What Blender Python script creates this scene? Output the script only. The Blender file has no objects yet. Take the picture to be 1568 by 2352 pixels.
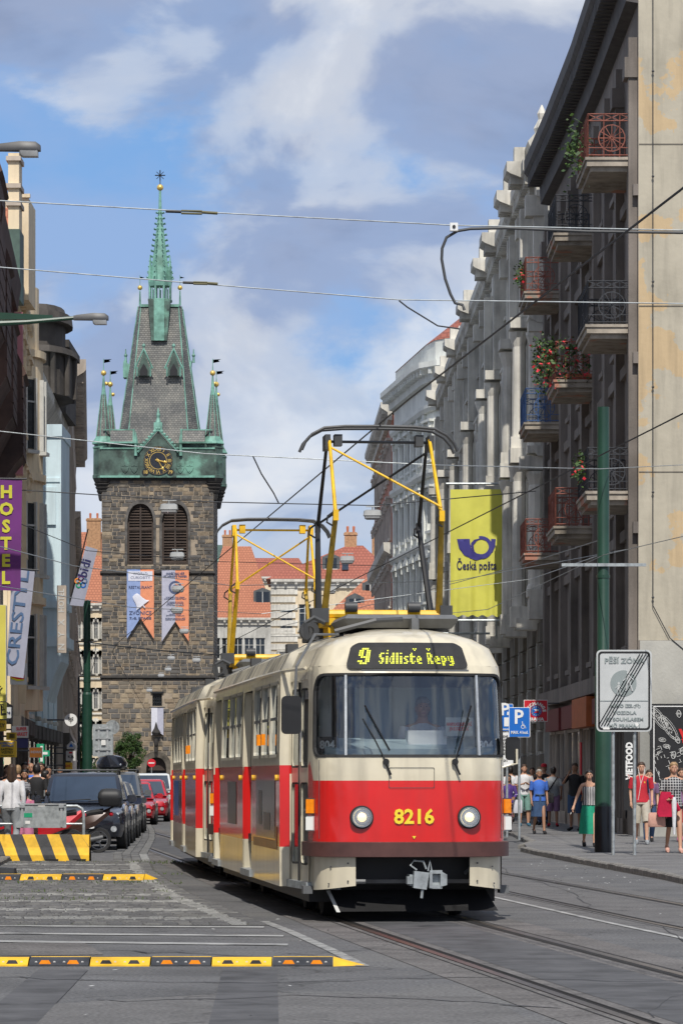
import bpy, math, random
from mathutils import Vector, Matrix
from mathutils.geometry import delaunay_2d_cdt
R = math.radians
SC = bpy.context.scene
COL = SC.collection
random.seed(7)
# ---------------- camera ----------------
HC, FPX, HZ = 1.55, 8000.0, 1787.0
cam_d = bpy.data.cameras.new('camera'); cam = bpy.data.objects.new('camera', cam_d); COL.objects.link(cam)
cam.location = (0, 0, HC); cam.rotation_euler = (R(90), 0, 0)
cam_d.sensor_fit = 'HORIZONTAL'; cam_d.sensor_width = 36; cam_d.lens = 36*FPX/1568
cam_d.shift_y = (HZ-1176)/1568; cam_d.clip_start = .5; cam_d.clip_end = 6000
SC.camera = cam
# ---------------- sun, sky, exposure ----------------
SUN_EL, SUN_AZ = R(50), R(-.8)
sd = bpy.data.lights.new('sun', 'SUN'); sd.energy = 3.35; sd.angle = R(.5); sd.color = (1, .95, .87)
sun = bpy.data.objects.new('sun', sd); COL.objects.link(sun)
sun.rotation_euler = Vector((math.sin(SUN_AZ)*math.cos(SUN_EL), math.cos(SUN_AZ)*math.cos(SUN_EL), -math.sin(SUN_EL))).to_track_quat('-Z', 'Y').to_euler()
sun.location = (0, -20, 60)
SC.view_settings.view_transform = 'Standard'; SC.view_settings.look = 'None'
SC.view_settings.exposure = .26; SC.view_settings.gamma = 1; SC.view_settings.use_curve_mapping = False
wd = bpy.data.worlds.new('World'); SC.world = wd; wd.use_nodes = True
N, L = wd.node_tree.nodes, wd.node_tree.links
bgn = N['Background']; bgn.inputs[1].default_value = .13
def nd(t, T=None, **k):
    n = (T or N).new(t)
    for a, b in k.items():
        if isinstance(a, str) and not a.startswith('i'): setattr(n, a, b)
    return n
sky = nd('ShaderNodeTexSky', sky_type='NISHITA', sun_disc=False, sun_elevation=SUN_EL, sun_rotation=R(180)+SUN_AZ, air_density=1.0, dust_density=.6, ozone_density=2.5)
tc = nd('ShaderNodeTexCoord'); mp = nd('ShaderNodeMapping'); mp.inputs['Scale'].default_value = (1, .35, 1.75); mp.inputs['Rotation'].default_value = (0, R(-8), 0)
mp.inputs['Location'].default_value = (3.33, 1.2, .42)
L.new(tc.outputs['Generated'], mp.inputs[0])
def noise(sc, det, rough, dist=0.0, vec=None):
    n = nd('ShaderNodeTexNoise'); n.inputs['Scale'].default_value = sc; n.inputs['Detail'].default_value = det
    n.inputs['Roughness'].default_value = rough; n.inputs['Distortion'].default_value = dist
    L.new((vec or mp).outputs[0], n.inputs['Vector']); return n
def mathn(op, a, b, c=False):
    n = nd('ShaderNodeMath', operation=op, use_clamp=c)
    for i, q in enumerate((a, b)):
        if isinstance(q, (int, float)): n.inputs[i].default_value = q
        else: L.new(q, n.inputs[i])
    return n.outputs[0]
def ramp(src, pts, T=None, LL=None, interp='EASE'):
    n = nd('ShaderNodeValToRGB', T); cr = n.color_ramp; cr.interpolation = interp
    while len(cr.elements) < len(pts): cr.elements.new(.5)
    for e, (p, c) in zip(cr.elements, pts):
        e.position = p; e.color = (*c, 1) if isinstance(c, tuple) else (c, c, c, 1)
    (LL or L).new(src, n.inputs[0]); return n.outputs[0]
def mix(a, b, f):
    n = nd('ShaderNodeMix', data_type='RGBA')
    for s, q in ((6, a), (7, b)):
        if isinstance(q, tuple): n.inputs[s].default_value = (*q, 1)
        else: L.new(q, n.inputs[s])
    if isinstance(f, (int, float)): n.inputs[0].default_value = f
    else: L.new(f, n.inputs[0])
    return n.outputs[2]
sep = nd('ShaderNodeSeparateXYZ'); L.new(tc.outputs['Generated'], sep.inputs[0])
n1 = noise(9.5, 10, .56, .12); n2 = noise(15, 7, .5, .35); n3 = noise(7, 6, .55, .5)
# cloud cover by elevation: cumulus low over the roofs, broken blue in the middle, thin veil above
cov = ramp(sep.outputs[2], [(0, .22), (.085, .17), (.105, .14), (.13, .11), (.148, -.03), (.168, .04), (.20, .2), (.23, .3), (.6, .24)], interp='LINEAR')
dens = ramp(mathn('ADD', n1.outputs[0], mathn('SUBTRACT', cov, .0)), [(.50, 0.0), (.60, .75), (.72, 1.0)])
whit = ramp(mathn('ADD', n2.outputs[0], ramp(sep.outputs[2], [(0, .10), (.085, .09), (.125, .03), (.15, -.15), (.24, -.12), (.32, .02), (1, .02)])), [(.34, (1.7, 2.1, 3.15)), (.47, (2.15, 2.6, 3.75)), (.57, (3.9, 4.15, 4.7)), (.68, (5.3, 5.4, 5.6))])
blue = mix(sky.outputs[0], (1.0, 2.25, 4.6), .8)
wisp = mathn('MULTIPLY', ramp(n3.outputs[0], [(.42, 0.0), (.62, 1.0)]), .5)
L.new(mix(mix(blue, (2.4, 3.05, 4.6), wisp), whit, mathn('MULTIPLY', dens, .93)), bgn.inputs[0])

# ---------------- materials ----------------
MATS = {}
def mat(name, col, rough=.6, metal=0., var=.12, vs=2.5, bump=0., bs=40., coat=0., spec=.5, col2=None, thr=None, alpha=1., trans=0., emit=0., grime=0., speck=0.):
    """procedural material: base colour broken by two noises, optional second colour in patches, fine bump"""
    if name in MATS: return MATS[name]
    m = bpy.data.materials.new(name); m.use_nodes = True; T = m.node_tree.nodes; K = m.node_tree.links
    b = T['Principled BSDF']; b.inputs['Roughness'].default_value = rough; b.inputs['Metallic'].default_value = metal
    b.inputs['Coat Weight'].default_value = coat; b.inputs['Coat Roughness'].default_value = .08; b.inputs['Specular IOR Level'].default_value = spec
    b.inputs['Transmission Weight'].default_value = trans; b.inputs['Alpha'].default_value = alpha
    if emit: b.inputs['Emission Color'].default_value = (*col, 1); b.inputs['Emission Strength'].default_value = emit
    t = T.new('ShaderNodeTexCoord'); out = t.outputs['Object']
    n = T.new('ShaderNodeTexNoise'); n.inputs['Scale'].default_value = vs; n.inputs['Detail'].default_value = 7; n.inputs['Roughness'].default_value = .62
    K.new(out, n.inputs['Vector'])
    lo = tuple(max(0, c*(1-var*1.6)) for c in col); hi = tuple(min(1, c*(1+var*1.3)) for c in col)
    o = ramp(n.outputs[0], [(.32, lo), (.5, col), (.68, hi)], T, K, 'LINEAR')
    if col2 is not None:
        n2 = T.new('ShaderNodeTexNoise'); n2.inputs['Scale'].default_value = vs*.45; n2.inputs['Detail'].default_value = 8; n2.inputs['Roughness'].default_value = .6
        K.new(out, n2.inputs['Vector']); th = thr or (.5, .56)
        f = ramp(n2.outputs[0], [(th[0], 0.0), (th[1], 1.0)], T, K, 'LINEAR')
        x = T.new('ShaderNodeMix'); x.data_type = 'RGBA'; K.new(f, x.inputs[0]); K.new(o, x.inputs[6]); x.inputs[7].default_value = (*col2, 1); o = x.outputs[2]
    if grime:
        mpn = T.new('ShaderNodeMapping'); mpn.inputs['Scale'].default_value = (3, 3, .35); K.new(out, mpn.inputs[0])
        n4 = T.new('ShaderNodeTexNoise'); n4.inputs['Scale'].default_value = 1.6; n4.inputs['Detail'].default_value = 8; K.new(mpn.outputs[0], n4.inputs['Vector'])
        f = ramp(n4.outputs[0], [(.46, 0.0), (.72, grime)], T, K, 'LINEAR')
        x = T.new('ShaderNodeMix'); x.data_type = 'RGBA'; K.new(f, x.inputs[0]); K.new(o, x.inputs[6]); x.inputs[7].default_value = (.035, .032, .03, 1); o = x.outputs[2]
    if speck:
        n5 = T.new('ShaderNodeTexNoise'); n5.inputs['Scale'].default_value = 34; n5.inputs['Detail'].default_value = 4; K.new(out, n5.inputs['Vector'])
        vo = T.new('ShaderNodeTexVoronoi'); vo.feature = 'DISTANCE_TO_EDGE'; vo.inputs['Scale'].default_value = .42; n6 = T.new('ShaderNodeTexNoise'); n6.inputs['Scale'].default_value = 1.3; n6.inputs['Detail'].default_value = 6; K.new(out, n6.inputs['Vector'])
        vm = T.new('ShaderNodeVectorMath'); vm.operation = 'MULTIPLY_ADD'; K.new(n6.outputs['Color'], vm.inputs[0]); vm.inputs[1].default_value = (1.3, 1.3, 0); K.new(out, vm.inputs[2]); K.new(vm.outputs[0], vo.inputs['Vector'])
        for fac in (ramp(n5.outputs[0], [(.36, 1-speck), (.5, 1.0), (.66, 1+speck)], T, K, 'LINEAR'), ramp(vo.outputs['Distance'], [(.004, .62), (.012, 1.0)], T, K, 'LINEAR')):
            x = T.new('ShaderNodeMix'); x.data_type = 'RGBA'; x.blend_type = 'MULTIPLY'; x.inputs[0].default_value = 1; K.new(o, x.inputs[6]); K.new(fac, x.inputs[7]); o = x.outputs[2]
    K.new(o, b.inputs['Base Color'])
    if bump:
        n3 = T.new('ShaderNodeTexNoise'); n3.inputs['Scale'].default_value = bs; n3.inputs['Detail'].default_value = 5; K.new(out, n3.inputs['Vector'])
        bp = T.new('ShaderNodeBump'); bp.inputs['Strength'].default_value = bump; bp.inputs['Distance'].default_value = .02
        K.new(n3.outputs[0], bp.inputs['Height']); K.new(bp.outputs[0], b.inputs['Normal'])
    MATS[name] = m; return m
def M(n): return MATS[n]
mat('asphalt', (.115, .115, .117), .9, var=.18, vs=.7, bump=.5, bs=90, speck=.35, col2=(.14, .138, .135), thr=(.5, .6))
mat('asphalt_patch', (.125, .122, .12), .92, speck=.3, var=.12, vs=1.5, bump=.4, bs=90)
mat('track_concrete', (.128, .12, .115), .9, speck=.35, var=.2, vs=1.2, bump=.4, bs=60)
mat('pavement', (.15, .147, .147), .9, speck=.25, var=.2, vs=.8, bump=.4, bs=80, col2=(.18, .175, .17), thr=(.5, .62))
mat('sett_a', (.125, .124, .124), .85, var=.3, vs=5, bump=.5); mat('sett_b', (.16, .158, .152), .85, var=.25, vs=6, bump=.5); mat('sett_c', (.105, .105, .108), .85, var=.25, vs=6, bump=.5)
mat('joint_dirt', (.08, .078, .07), .95, var=.3, vs=3, col2=(.06, .085, .03), thr=(.6, .66))
mat('granite', (.19, .18, .165), .85, var=.3, vs=6, bump=.6)
mat('road_white', (.34, .34, .33), .8, var=.25, vs=3, col2=(.13, .13, .13), thr=(.56, .64))
mat('rail_steel', (.22, .19, .17), .35, metal=.9, var=.2, vs=8); mat('rail_groove', (.02, .018, .016), .8)
mat('steel', (.5, .52, .53), .45, metal=.7, var=.15, vs=6); mat('galv', (.38, .41, .42), .5, metal=.5, var=.2, vs=9)
mat('black', (.012, .012, .013), .5, var=.2); mat('rubber', (.02, .02, .021), .75, var=.2, vs=10); mat('dark_grey', (.055, .057, .06), .5, var=.15)
mat('yellow_paint', (.80, .47, .012), .45, var=.12, vs=6, col2=(.5, .28, .03), thr=(.66, .7)); mat('olive_paint', (.36, .23, .025), .5, var=.2, vs=6)
mat('warn_yellow', (.78, .46, .02), .6, var=.15, vs=4, col2=(.3, .22, .08), thr=(.66, .74), bump=.2)
mat('warn_black', (.035, .037, .042), .6, var=.3, vs=4, bump=.2)
mat('pole_green', (.014, .052, .033), .38, var=.12, vs=2, coat=.15); mat('pole_base', (.008, .009, .011), .3, var=.2)
mat('white', (.75, .75, .73), .5, var=.05); mat('offwhite', (.55, .55, .53), .6, var=.08); mat('red', (.62, .02, .02), .4, var=.06); mat('sign_red', (.62, .015, .03), .45, var=.04)
mat('sign_blue', (.006, .13, .50), .4, var=.04); mat('yellow', (.78, .62, .03), .5, var=.06); mat('orange', (.85, .28, .04), .5, var=.08); mat('green', (.01, .3, .15), .5, var=.08)
mat('purple', (.13, .02, .16), .7, var=.12, vs=1.2); mat('lime_yellow', (.55, .52, .04), .6, var=.05); mat('navy', (.02, .02, .1), .5, var=.1)
mat('glass_dark', (.015, .02, .025), .05, var=.2, vs=.6, spec=.8); mat('glass_blue', (.03, .045, .07), .04, var=.3, vs=.4, spec=.9)
mat('clock_gold', (.80, .55, .15), .35, metal=.55, var=.1, vs=4)

# ---------------- mesh helpers ----------------
class MB:
    def __init__(s, T=None): s.v = []; s.f = []; s.m = []; s.T = T; s.i = 0
    def add(s, vs, fs, mi=None):
        k = len(s.v); T = s.T
        s.v.extend([tuple(T @ Vector(p)) for p in vs] if T is not None else [tuple(p) for p in vs])
        s.f.extend([tuple(k+i for i in f) for f in fs]); s.m.extend([s.i if mi is None else mi]*len(fs)); return s
    def box(s, x0, x1, y0, y1, z0, z1, mi=None):
        return s.add([(x0,y0,z0),(x1,y0,z0),(x1,y1,z0),(x0,y1,z0),(x0,y0,z1),(x1,y0,z1),(x1,y1,z1),(x0,y1,z1)],
                     [(0,3,2,1),(4,5,6,7),(0,1,5,4),(1,2,6,5),(2,3,7,6),(3,0,4,7)], mi)
    def cbox(s, x, y, z, w, d, h, mi=None): return s.box(x-w/2, x+w/2, y-d/2, y+d/2, z-h/2, z+h/2, mi)
    def prism(s, poly, ax, a, b, mi=None):
        """polygon (counter-clockwise seen from +axis) extruded from a to b along axis x, y or z"""
        def P(p, t): return (t, p[0], p[1]) if ax == 'x' else ((p[0], t, p[1]) if ax == 'y' else (p[0], p[1], t))
        n = len(poly); ar = sum(poly[i][0]*poly[(i+1) % n][1]-poly[(i+1) % n][0]*poly[i][1] for i in range(n))
        fl = (ar < 0) != (ax == 'y'); 
        if fl: poly = poly[::-1]
        if b < a: a, b = b, a
        vs = [P(p, a) for p in poly]+[P(p, b) for p in poly]
        fs = [tuple(range(n-1, -1, -1)), tuple(range(n, 2*n))]+[(i, (i+1) % n, n+(i+1) % n, n+i) for i in range(n)]
        return s.add(vs, fs, mi)
    def loft(s, rings, cap=True, closed=True, mi=None):
        n = len(rings[0]); vs = [p for r in rings for p in r]; fs = []
        for k in range(len(rings)-1):
            for i in range(n if closed else n-1):
                j = (i+1) % n; fs.append((k*n+i, k*n+j, (k+1)*n+j, (k+1)*n+i))
        if cap: fs += [tuple(range(n-1, -1, -1)), tuple(range((len(rings)-1)*n, len(rings)*n))]
        return s.add(vs, fs, mi)
    def lathe(s, prof, n=12, c=(0, 0, 0), mi=None, sx=1, sy=1, rot=0, cap=True):
        return s.loft([[(c[0]+sx*r*math.cos(2*math.pi*i/n+rot), c[1]+sy*r*math.sin(2*math.pi*i/n+rot), c[2]+z) for i in range(n)] for r, z in prof], mi=mi, cap=cap)
    def tube(s, pts, r, n=6, mi=None, cap=True):
        pts = [Vector(p) for p in pts]; rr = r if isinstance(r, (list, tuple)) else [r]*len(pts); rings = []; up = None
        for k, p in enumerate(pts):
            d = (pts[min(k+1, len(pts)-1)]-pts[max(k-1, 0)]).normalized()
            if up is None: up = Vector((0, 0, 1)) if abs(d.z) < .9 else Vector((1, 0, 0))
            a = d.cross(up).normalized(); b = a.cross(d).normalized(); up = b
            rings.append([p+(a*math.cos(2*math.pi*i/n)+b*math.sin(2*math.pi*i/n))*rr[k] for i in range(n)])
        n_ = len(rings[0]); vs = [tuple(p) for q in rings for p in q]; fs = []
        for k in range(len(rings)-1):
            for i in range(n_): j = (i+1) % n_; fs.append((k*n_+j, k*n_+i, (k+1)*n_+i, (k+1)*n_+j))
        if cap: fs += [tuple(range(n_)), tuple(range(len(rings)*n_-1, (len(rings)-1)*n_-1, -1))]
        return s.add(vs, fs, mi)
    def ball(s, c, r, n=10, k=6, mi=None):
        r = r if isinstance(r, (list, tuple)) else (r, r, r)
        return s.loft([[(c[0]+r[0]*math.sin(t)*math.cos(2*math.pi*i/n), c[1]+r[1]*math.sin(t)*math.sin(2*math.pi*i/n), c[2]-r[2]*math.cos(t)) for i in range(n)]
                       for t in [math.pi*(.03+.94*j/k) for j in range(k+1)]], mi=mi)
    def disc(s, c, r, ax='y', n=20, t=.02, mi=None, r2=None):
        """disc (or ring if r2) with thickness t, facing the axis"""
        def P(a, q, h):
            u, v = q*math.cos(a), q*math.sin(a)
            return (c[0]+u, c[1]+h, c[2]+v) if ax == 'y' else ((c[0]+h, c[1]+u, c[2]+v) if ax == 'x' else (c[0]+u, c[1]+v, c[2]+h))
        A = [2*math.pi*i/n for i in range(n)]
        if ax == 'y': A = A[::-1]
        if r2 is None: return s.loft([[P(a, r, 0) for a in A], [P(a, r, t) for a in A]], mi=mi)
        s.loft([[P(a, r2, 0) for a in A], [P(a, r, 0) for a in A], [P(a, r, t) for a in A], [P(a, r2, t) for a in A], [P(a, r2, 0) for a in A]], cap=False, mi=mi); return s
    def build(s, name, mats, parent=None, smooth=None, **k):
        me = bpy.data.meshes.new(name); me.from_pydata(s.v, [], s.f)
        for m_ in (mats if isinstance(mats, (list, tuple)) else [mats]): me.materials.append(MATS[m_] if isinstance(m_, str) else m_)
        if any(s.m): me.polygons.foreach_set('material_index', s.m)
        if smooth:
            me.polygons.foreach_set('use_smooth', [True]*len(me.polygons)); me.update(); me.set_sharp_from_angle(angle=R(smooth))
        me.update(); return link(name, me, parent, **k)
def link(name, me, parent=None, loc=None, rot=None, scale=None, kind=None, label=None, cat=None, group=None):
    o = bpy.data.objects.new(name, me); COL.objects.link(o)
    if parent: o.parent = parent
    if loc: o.location = loc
    if rot: o.rotation_euler = rot
    if scale: o.scale = scale
    return tag(o, label, cat, group, kind)
def tag(o, label=None, cat=None, group=None, kind=None):
    if label: o['label'] = label
    if cat: o['category'] = cat
    if group: o['group'] = group
    if kind: o['kind'] = kind
    return o
def thing(name, label, cat, loc=(0, 0, 0), rz=0., group=None): return link(name, None, None, loc, (0, 0, rz), None, None, label, cat, group)
def copy_tree(o, parent=None, **k):
    c = o.copy(); COL.objects.link(c)
    if parent: c.parent = parent
    for ch in list(o.children): copy_tree(ch, c)
    if k:
        if 'loc' in k: c.location = k['loc']
        if 'rz' in k: c.rotation_euler[2] = k['rz']
        tag(c, k.get('label'), k.get('cat'), k.get('group'))
    return c
def W(px, py, Z): return Vector(((px-784)/FPX*Z, Z, HC+(HZ-py)/FPX*Z))
def X(px, Z): return (px-784)/FPX*Z
def H(py, Z): return HC+(HZ-py)/FPX*Z
_txt = {}
def text(s, size, m, parent=None, loc=(0, 0, 0), rot=None, bold=0., ext=.004, name='lettering', align='CENTER', wid=None, sh=0., spacing=1.):
    """flat lettering from the built-in font, turned into a mesh; faces local -Y when rot is None"""
    key = (s, size, bold, ext, align, wid, sh, spacing, m)
    if key not in _txt:
        c = bpy.data.curves.new('t', 'FONT'); c.body = s; c.size = size; c.align_x = align; c.align_y = 'CENTER'; c.extrude = ext; c.offset = bold; c.shear = sh; c.space_character = spacing; c.resolution_u = 2
        o = bpy.data.objects.new('t', c); COL.objects.link(o); bpy.context.view_layer.update()
        me = bpy.data.meshes.new_from_object(o.evaluated_get(bpy.context.evaluated_depsgraph_get())); bpy.data.objects.remove(o)
        me.materials.clear(); me.materials.append(MATS[m])
        if wid and me.vertices:
            xs = [v.co.x for v in me.vertices]; k = wid/max(1e-6, max(xs)-min(xs)); me.transform(Matrix.Diagonal((k, 1, 1, 1)))
        _txt[key] = me
    return link(name, _txt[key], parent, loc, rot or (R(90), 0, 0))
def rrect(x0, x1, y0, y1, r, n=5):
    """rounded rectangle, counter-clockwise; r one radius or four (bl, br, tr, tl)"""
    r = r if isinstance(r, (list, tuple)) else (r,)*4; out = []
    for (cx, cy, a0, q) in ((x0+r[0], y0+r[0], 180, r[0]), (x1-r[1], y0+r[1], 270, r[1]), (x1-r[2], y1-r[2], 0, r[2]), (x0+r[3], y1-r[3], 90, r[3])):
        for i in range(n+1): a = R(a0+90*i/n); out.append((cx+q*math.cos(a), cy+q*math.sin(a)))
    return out
def inpoly(p, poly):
    x, y = p; c = False; j = len(poly)-1
    for i in range(len(poly)):
        if (poly[i][1] > y) != (poly[j][1] > y) and x < (poly[j][0]-poly[i][0])*(y-poly[i][1])/(poly[j][1]-poly[i][1])+poly[i][0]: c = not c
        j = i
    return c
def sheet(mb, outer, holes, S, pts=(), mfun=None, lines=(), depth=None):
    """triangulated 2-D region with holes, mapped by S(u, v) -> 3-D point"""
    V = []; E = []
    for pl in [outer]+list(holes):
        k = len(V); V += [Vector(p) for p in pl]; E += [(k+i, k+(i+1) % len(pl)) for i in range(len(pl))]
    for a, b in lines: k = len(V); V += [Vector(a), Vector(b)]; E.append((k, k+1))
    V += [Vector(p) for p in pts if inpoly(p, outer) and not any(inpoly(p, h) for h in holes)]
    r = delaunay_2d_cdt(V, E, [], 0, 1e-5); vs = r[0]; fs = []; ms = []
    for f in r[2]:
        c = (sum(vs[i][0] for i in f)/3, sum(vs[i][1] for i in f)/3)
        if inpoly(c, outer) and not any(inpoly(c, h) for h in holes): fs.append(tuple(f)); ms.append(mfun(c) if mfun else 0)
    k = len(mb.v); mb.add([S(p[0], p[1]) for p in vs], fs); mb.m[-len(fs):] = ms
    return mb
# ---------------- ground ----------------
def road_poly(pts, z, name, m, kind='structure', parent=None):
    mb = MB(); mb.add([(x, y, z) for x, y in pts], [tuple(range(len(pts)))])
    if mb.v and sum(pts[i][0]*pts[(i+1) % len(pts)][1]-pts[(i+1) % len(pts)][0]*pts[i][1] for i in range(len(pts))) < 0: mb.f = [f[::-1] for f in mb.f]
    return mb.build(name, m, parent, kind=kind)
g = MB(); g.add([(-700, -40, 0), (700, -40, 0), (700, 3000, 0), (-700, 3000, 0)], [(0, 1, 2, 3)]); g.build('ground', 'asphalt', kind='structure')
TH = R(6.3)
def trk(Z):                       # centre line of the near track: straight through the tram, then easing with the street
    d = Z-37
    if Z < 37: return .77-d*.122
    if Z < 110: return .77-d*.1105
    return .77-73*.1105-(Z-110)*.045
def trk2(Z): return trk(Z)+3.25+.0015*(Z-40)
def strip(f0, f1, z, name, m, Z0=16, Z1=300, n=60, **k):
    mb = MB(); zs = [Z0*(Z1/Z0)**(i/n) for i in range(n+1)]
    v = [(f(Z), Z, z) for Z in zs for f in (f0, f1)]
    mb.add(v, [(2*i, 2*i+1, 2*i+3, 2*i+2) for i in range(n)]); return mb.build(name, m, kind='structure', **k)
strip(lambda Z: trk(Z)-1.2, lambda Z: trk(Z)+1.2, .004, 'track_bed', 'track_concrete')
strip(lambda Z: trk2(Z)-1.15, lambda Z: trk2(Z)+1.15, .0045, 'track_bed', 'asphalt_patch')
for f in (trk, trk2):
    for s in (-1, 1):
        c = s*.7175
        strip(lambda Z: f(Z)+c-.045, lambda Z: f(Z)+c+.03, .010, 'rail', 'rail_steel', n=90)
        strip(lambda Z: f(Z)+c-s*.075-.028, lambda Z: f(Z)+c-s*.075+.028, .0085, 'rail_groove', 'rail_groove', n=90)
        strip(lambda Z: f(Z)+c+.07, lambda Z: f(Z)+c+.085, .0085, 'rail_joint', 'rail_groove', n=90)
        strip(lambda Z: f(Z)+c-.13, lambda Z: f(Z)+c-.118, .0085, 'rail_joint', 'rail_groove', n=90)
strip(lambda Z: trk(Z)+2.05, lambda Z: trk(Z)+2.13, .006, 'road_line', 'road_white', Z0=30, Z1=72)
# right pavement with kerb stones
KR = [(5.6, 14), (5.25, 30), (4.98, 50), (4.86, 53.2), (4.55, 58), (4.2, 63.6), (3.9, 69), (3.74, 73)]
KR2 = [(3.85, 76), (4.3, 80), (4.5, 92), (4.2, 115), (2.6, 180), (-1, 235), (-9, 330)]
pv = MB(); allk = KR+KR2
poly = [(x+.14, y) for x, y in allk]+[(30, 330), (30, 14)]
pv.add([(x, y, .10) for x, y in poly], [tuple(range(len(poly)))]); pv.build('pavement', 'pavement', kind='structure')
kerb = link('kerb', None, kind='structure', loc=(0, 0, 0)); km = None
def kerb_run(par, pts, h, w, step, zmax=125, side=1):
    global km
    for (x0, y0), (x1, y1) in zip(pts, pts[1:]):
        Lh = math.hypot(x1-x0, y1-y0); n = max(1, round(Lh/step))
        if y0 > zmax: n = 1
        for i in range(n):
            t0, t1 = i/n, (i+1)/n; a = math.atan2(y1-y0, x1-x0)
            if km is None:
                b = MB(); b.prism([(0, -.25), (.14, -.25), (.14, .10), (.02, .10), (0, .08)], 'y', .006, .994); km = b.build('kerb_stone', 'granite', par); o = km
            else: o = link('kerb_stone', km.data, par)
            ll = Lh/n; o.location = (x0+(x1-x0)*t0, y0+(y1-y0)*t0, h-.10+random.uniform(-.008, .008)); o.rotation_euler = (0, 0, a-math.pi/2+random.uniform(-.006, .006)); o.scale = (side*w/.14, ll, 1)
kerb_run(kerb, KR, .105, .16, .9); kerb_run(kerb, KR2, .105, .16, 1.6)
# left pavement
LP = [(-5.9, 60), (-6.6, 75), (-7.6, 100), (-9.4, 140), (-12.5, 200), (-18, 290), (-24, 340)]
poly = [(x-.14, y) for x, y in LP][::-1]+[(-60, 60), (-60, 340)]
road_poly(poly, .10, 'pavement', 'pavement')
kerb2 = link('kerb', None, kind='structure'); kerb_run(kerb2, [(x, y) for x, y in LP], .105, .16, 1.4, side=-1)
# sett-paved zone on the left, bounded by the curved edge towards the tram lane
EDGE = [(28.5, .15), (31, -.1), (35, -.55), (40, -1.2), (46, -1.95), (52, -2.55), (58, -3.1), (64, -3.5), (70, -3.9), (78, -4.25), (88, -4.7), (100, -5.35), (120, -6.6), (150, -8.0), (220, -12.4), (300, -18)]
def edge(Z):
    for (a, xa), (b, xb) in zip(EDGE, EDGE[1:]):
        if Z <= b: return xa+(xb-xa)*(Z-a)/(b-a)
    return EDGE[-1][1]
strip(lambda Z: -14, lambda Z: edge(Z), .003, 'sett_bed', 'joint_dirt', Z0=36.5, Z1=64)
strip(lambda Z: edge(Z)-3.0, lambda Z: edge(Z), .003, 'sett_bed', 'sett_a', Z0=64, Z1=290)
white_z = [(37.6, 38.3), (40.0, 40.7), (42.8, 43.5), (45.2, 46.0), (53.5, 54.3), (57.5, 58.3), (61.2, 61.8)]
def painted(x, Z):
    e = edge(Z)
    if -.42 < x-e < -.16: return Z < 70
    if x > e-.45: return False
    for a, b in white_z:
        sh = .10*(x-e)
        if a < Z+sh < b and (x < e-.2): return random.random() < .78
    return False
mat('sett_white', (.27, .27, .26), .85, var=.35, vs=7, col2=(.15, .15, .15), thr=(.55, .6), bump=.5)
pave = link('sett_paving', None, kind='structure')
rest = MB(); sm = {}; cnt = 0; SM = ['sett_a', 'sett_b', 'sett_c', 'sett_white']
Z = 36.6
while Z < 64:
    dz = .16 if Z < 64 else .3; x = edge(Z)-.02+random.uniform(-.02, .0); xmin = X(-30, Z)
    while x > xmin:
        w = random.uniform(.15, .24); x -= w
        k = 3 if painted(x+w/2, Z+dz/2) else random.choice((0, 0, 1, 2)); top = .018+random.uniform(-.006, .007)
        if cnt < 300 and Z < 39.2:
            if k not in sm:
                b = MB(); b.add([(0,0,0),(1,0,0),(1,1,0),(0,1,0),(.06,.06,1),(.94,.06,1),(.94,.94,1),(.06,.94,1)], [(4,5,6,7),(0,1,5,4),(1,2,6,5),(2,3,7,6),(3,0,4,7)])
                sm[k] = b.build('sett', SM[k], pave).data; o = pave.children[-1]
            else: o = link('sett', sm[k], pave)
            o.location = (x+.008, Z+.008, 0); o.scale = (w-.016, dz-.016, top); cnt += 1
        else:
            x0, x1, y0, y1 = x+.008, x+w-.008, Z+.008, Z+dz-.008; e = .01
            rest.add([(x0,y0,0),(x1,y0,0),(x1,y1,0),(x0,y1,0),(x0+e,y0+e,top),(x1-e,y0+e,top),(x1-e,y1-e,top),(x0+e,y1-e,top)], [(4,5,6,7),(0,1,5,4),(1,2,6,5),(3,0,4,7)], k)
    Z += dz
# two rows of setts that lead on along the lane edge beside the parked cars
Z = 64
while Z < 150:
    dz = .3+Z*.002
    for j in range(4):
        x1 = edge(Z)-.02-j*.17; top = .02+random.uniform(-.006, .006); k = random.choice((0, 1, 1, 2)) if j else (3 if Z < 70 else 1)
        rest.box(x1-.155, x1, Z+.01, Z+dz-.02, 0, top, k)
    Z += dz
rest.build('sett', SM, pave, kind='stuff')
# painted lines on asphalt in front of the setts
def dline(p, q, w0, w1, name='road_line', m='road_white', z=.0065):
    (x0, y0), (x1, y1) = p, q; mb = MB(); mb.add([(x0, y0-w0/2, z), (x1, y1-w1/2, z), (x1, y1+w1/2, z), (x0, y0+w0/2, z)], [(0, 1, 2, 3)]); mb.build(name, m, kind='structure')
dline((-6, 36.6), (X(606, 36.0), 36.0), .3, .3); dline((-6, 35.1), (X(650, 33.8), 34.0), .3, .3)
dline((-6, 33.6), (X(662, 32.5), 32.2), .3, .34); dline((-6, 28.2+1.9), (X(160, 30.0), 29.9), .3, .2)
mat('sett_white', (.27, .27, .26), .85, var=.35, vs=7, col2=(.15, .15, .15), thr=(.55, .6), bump=.5); strip(lambda Z: edge(Z)-.02, lambda Z: edge(Z)+.09, .0055, 'road_line', 'sett_white', Z0=28.6, Z1=37.5)
pm = MB(); pts = [(-6, 30.2), (X(180, 33), 33.1), (X(215, 32), 31.8), (X(240, 30.5), 30.4), (-6, 29.4)]
pm.add([(x, y, .005) for x, y in pts], [tuple(range(5))[::-1]]); pm.build('road_repair', 'track_concrete', kind='structure')
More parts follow.
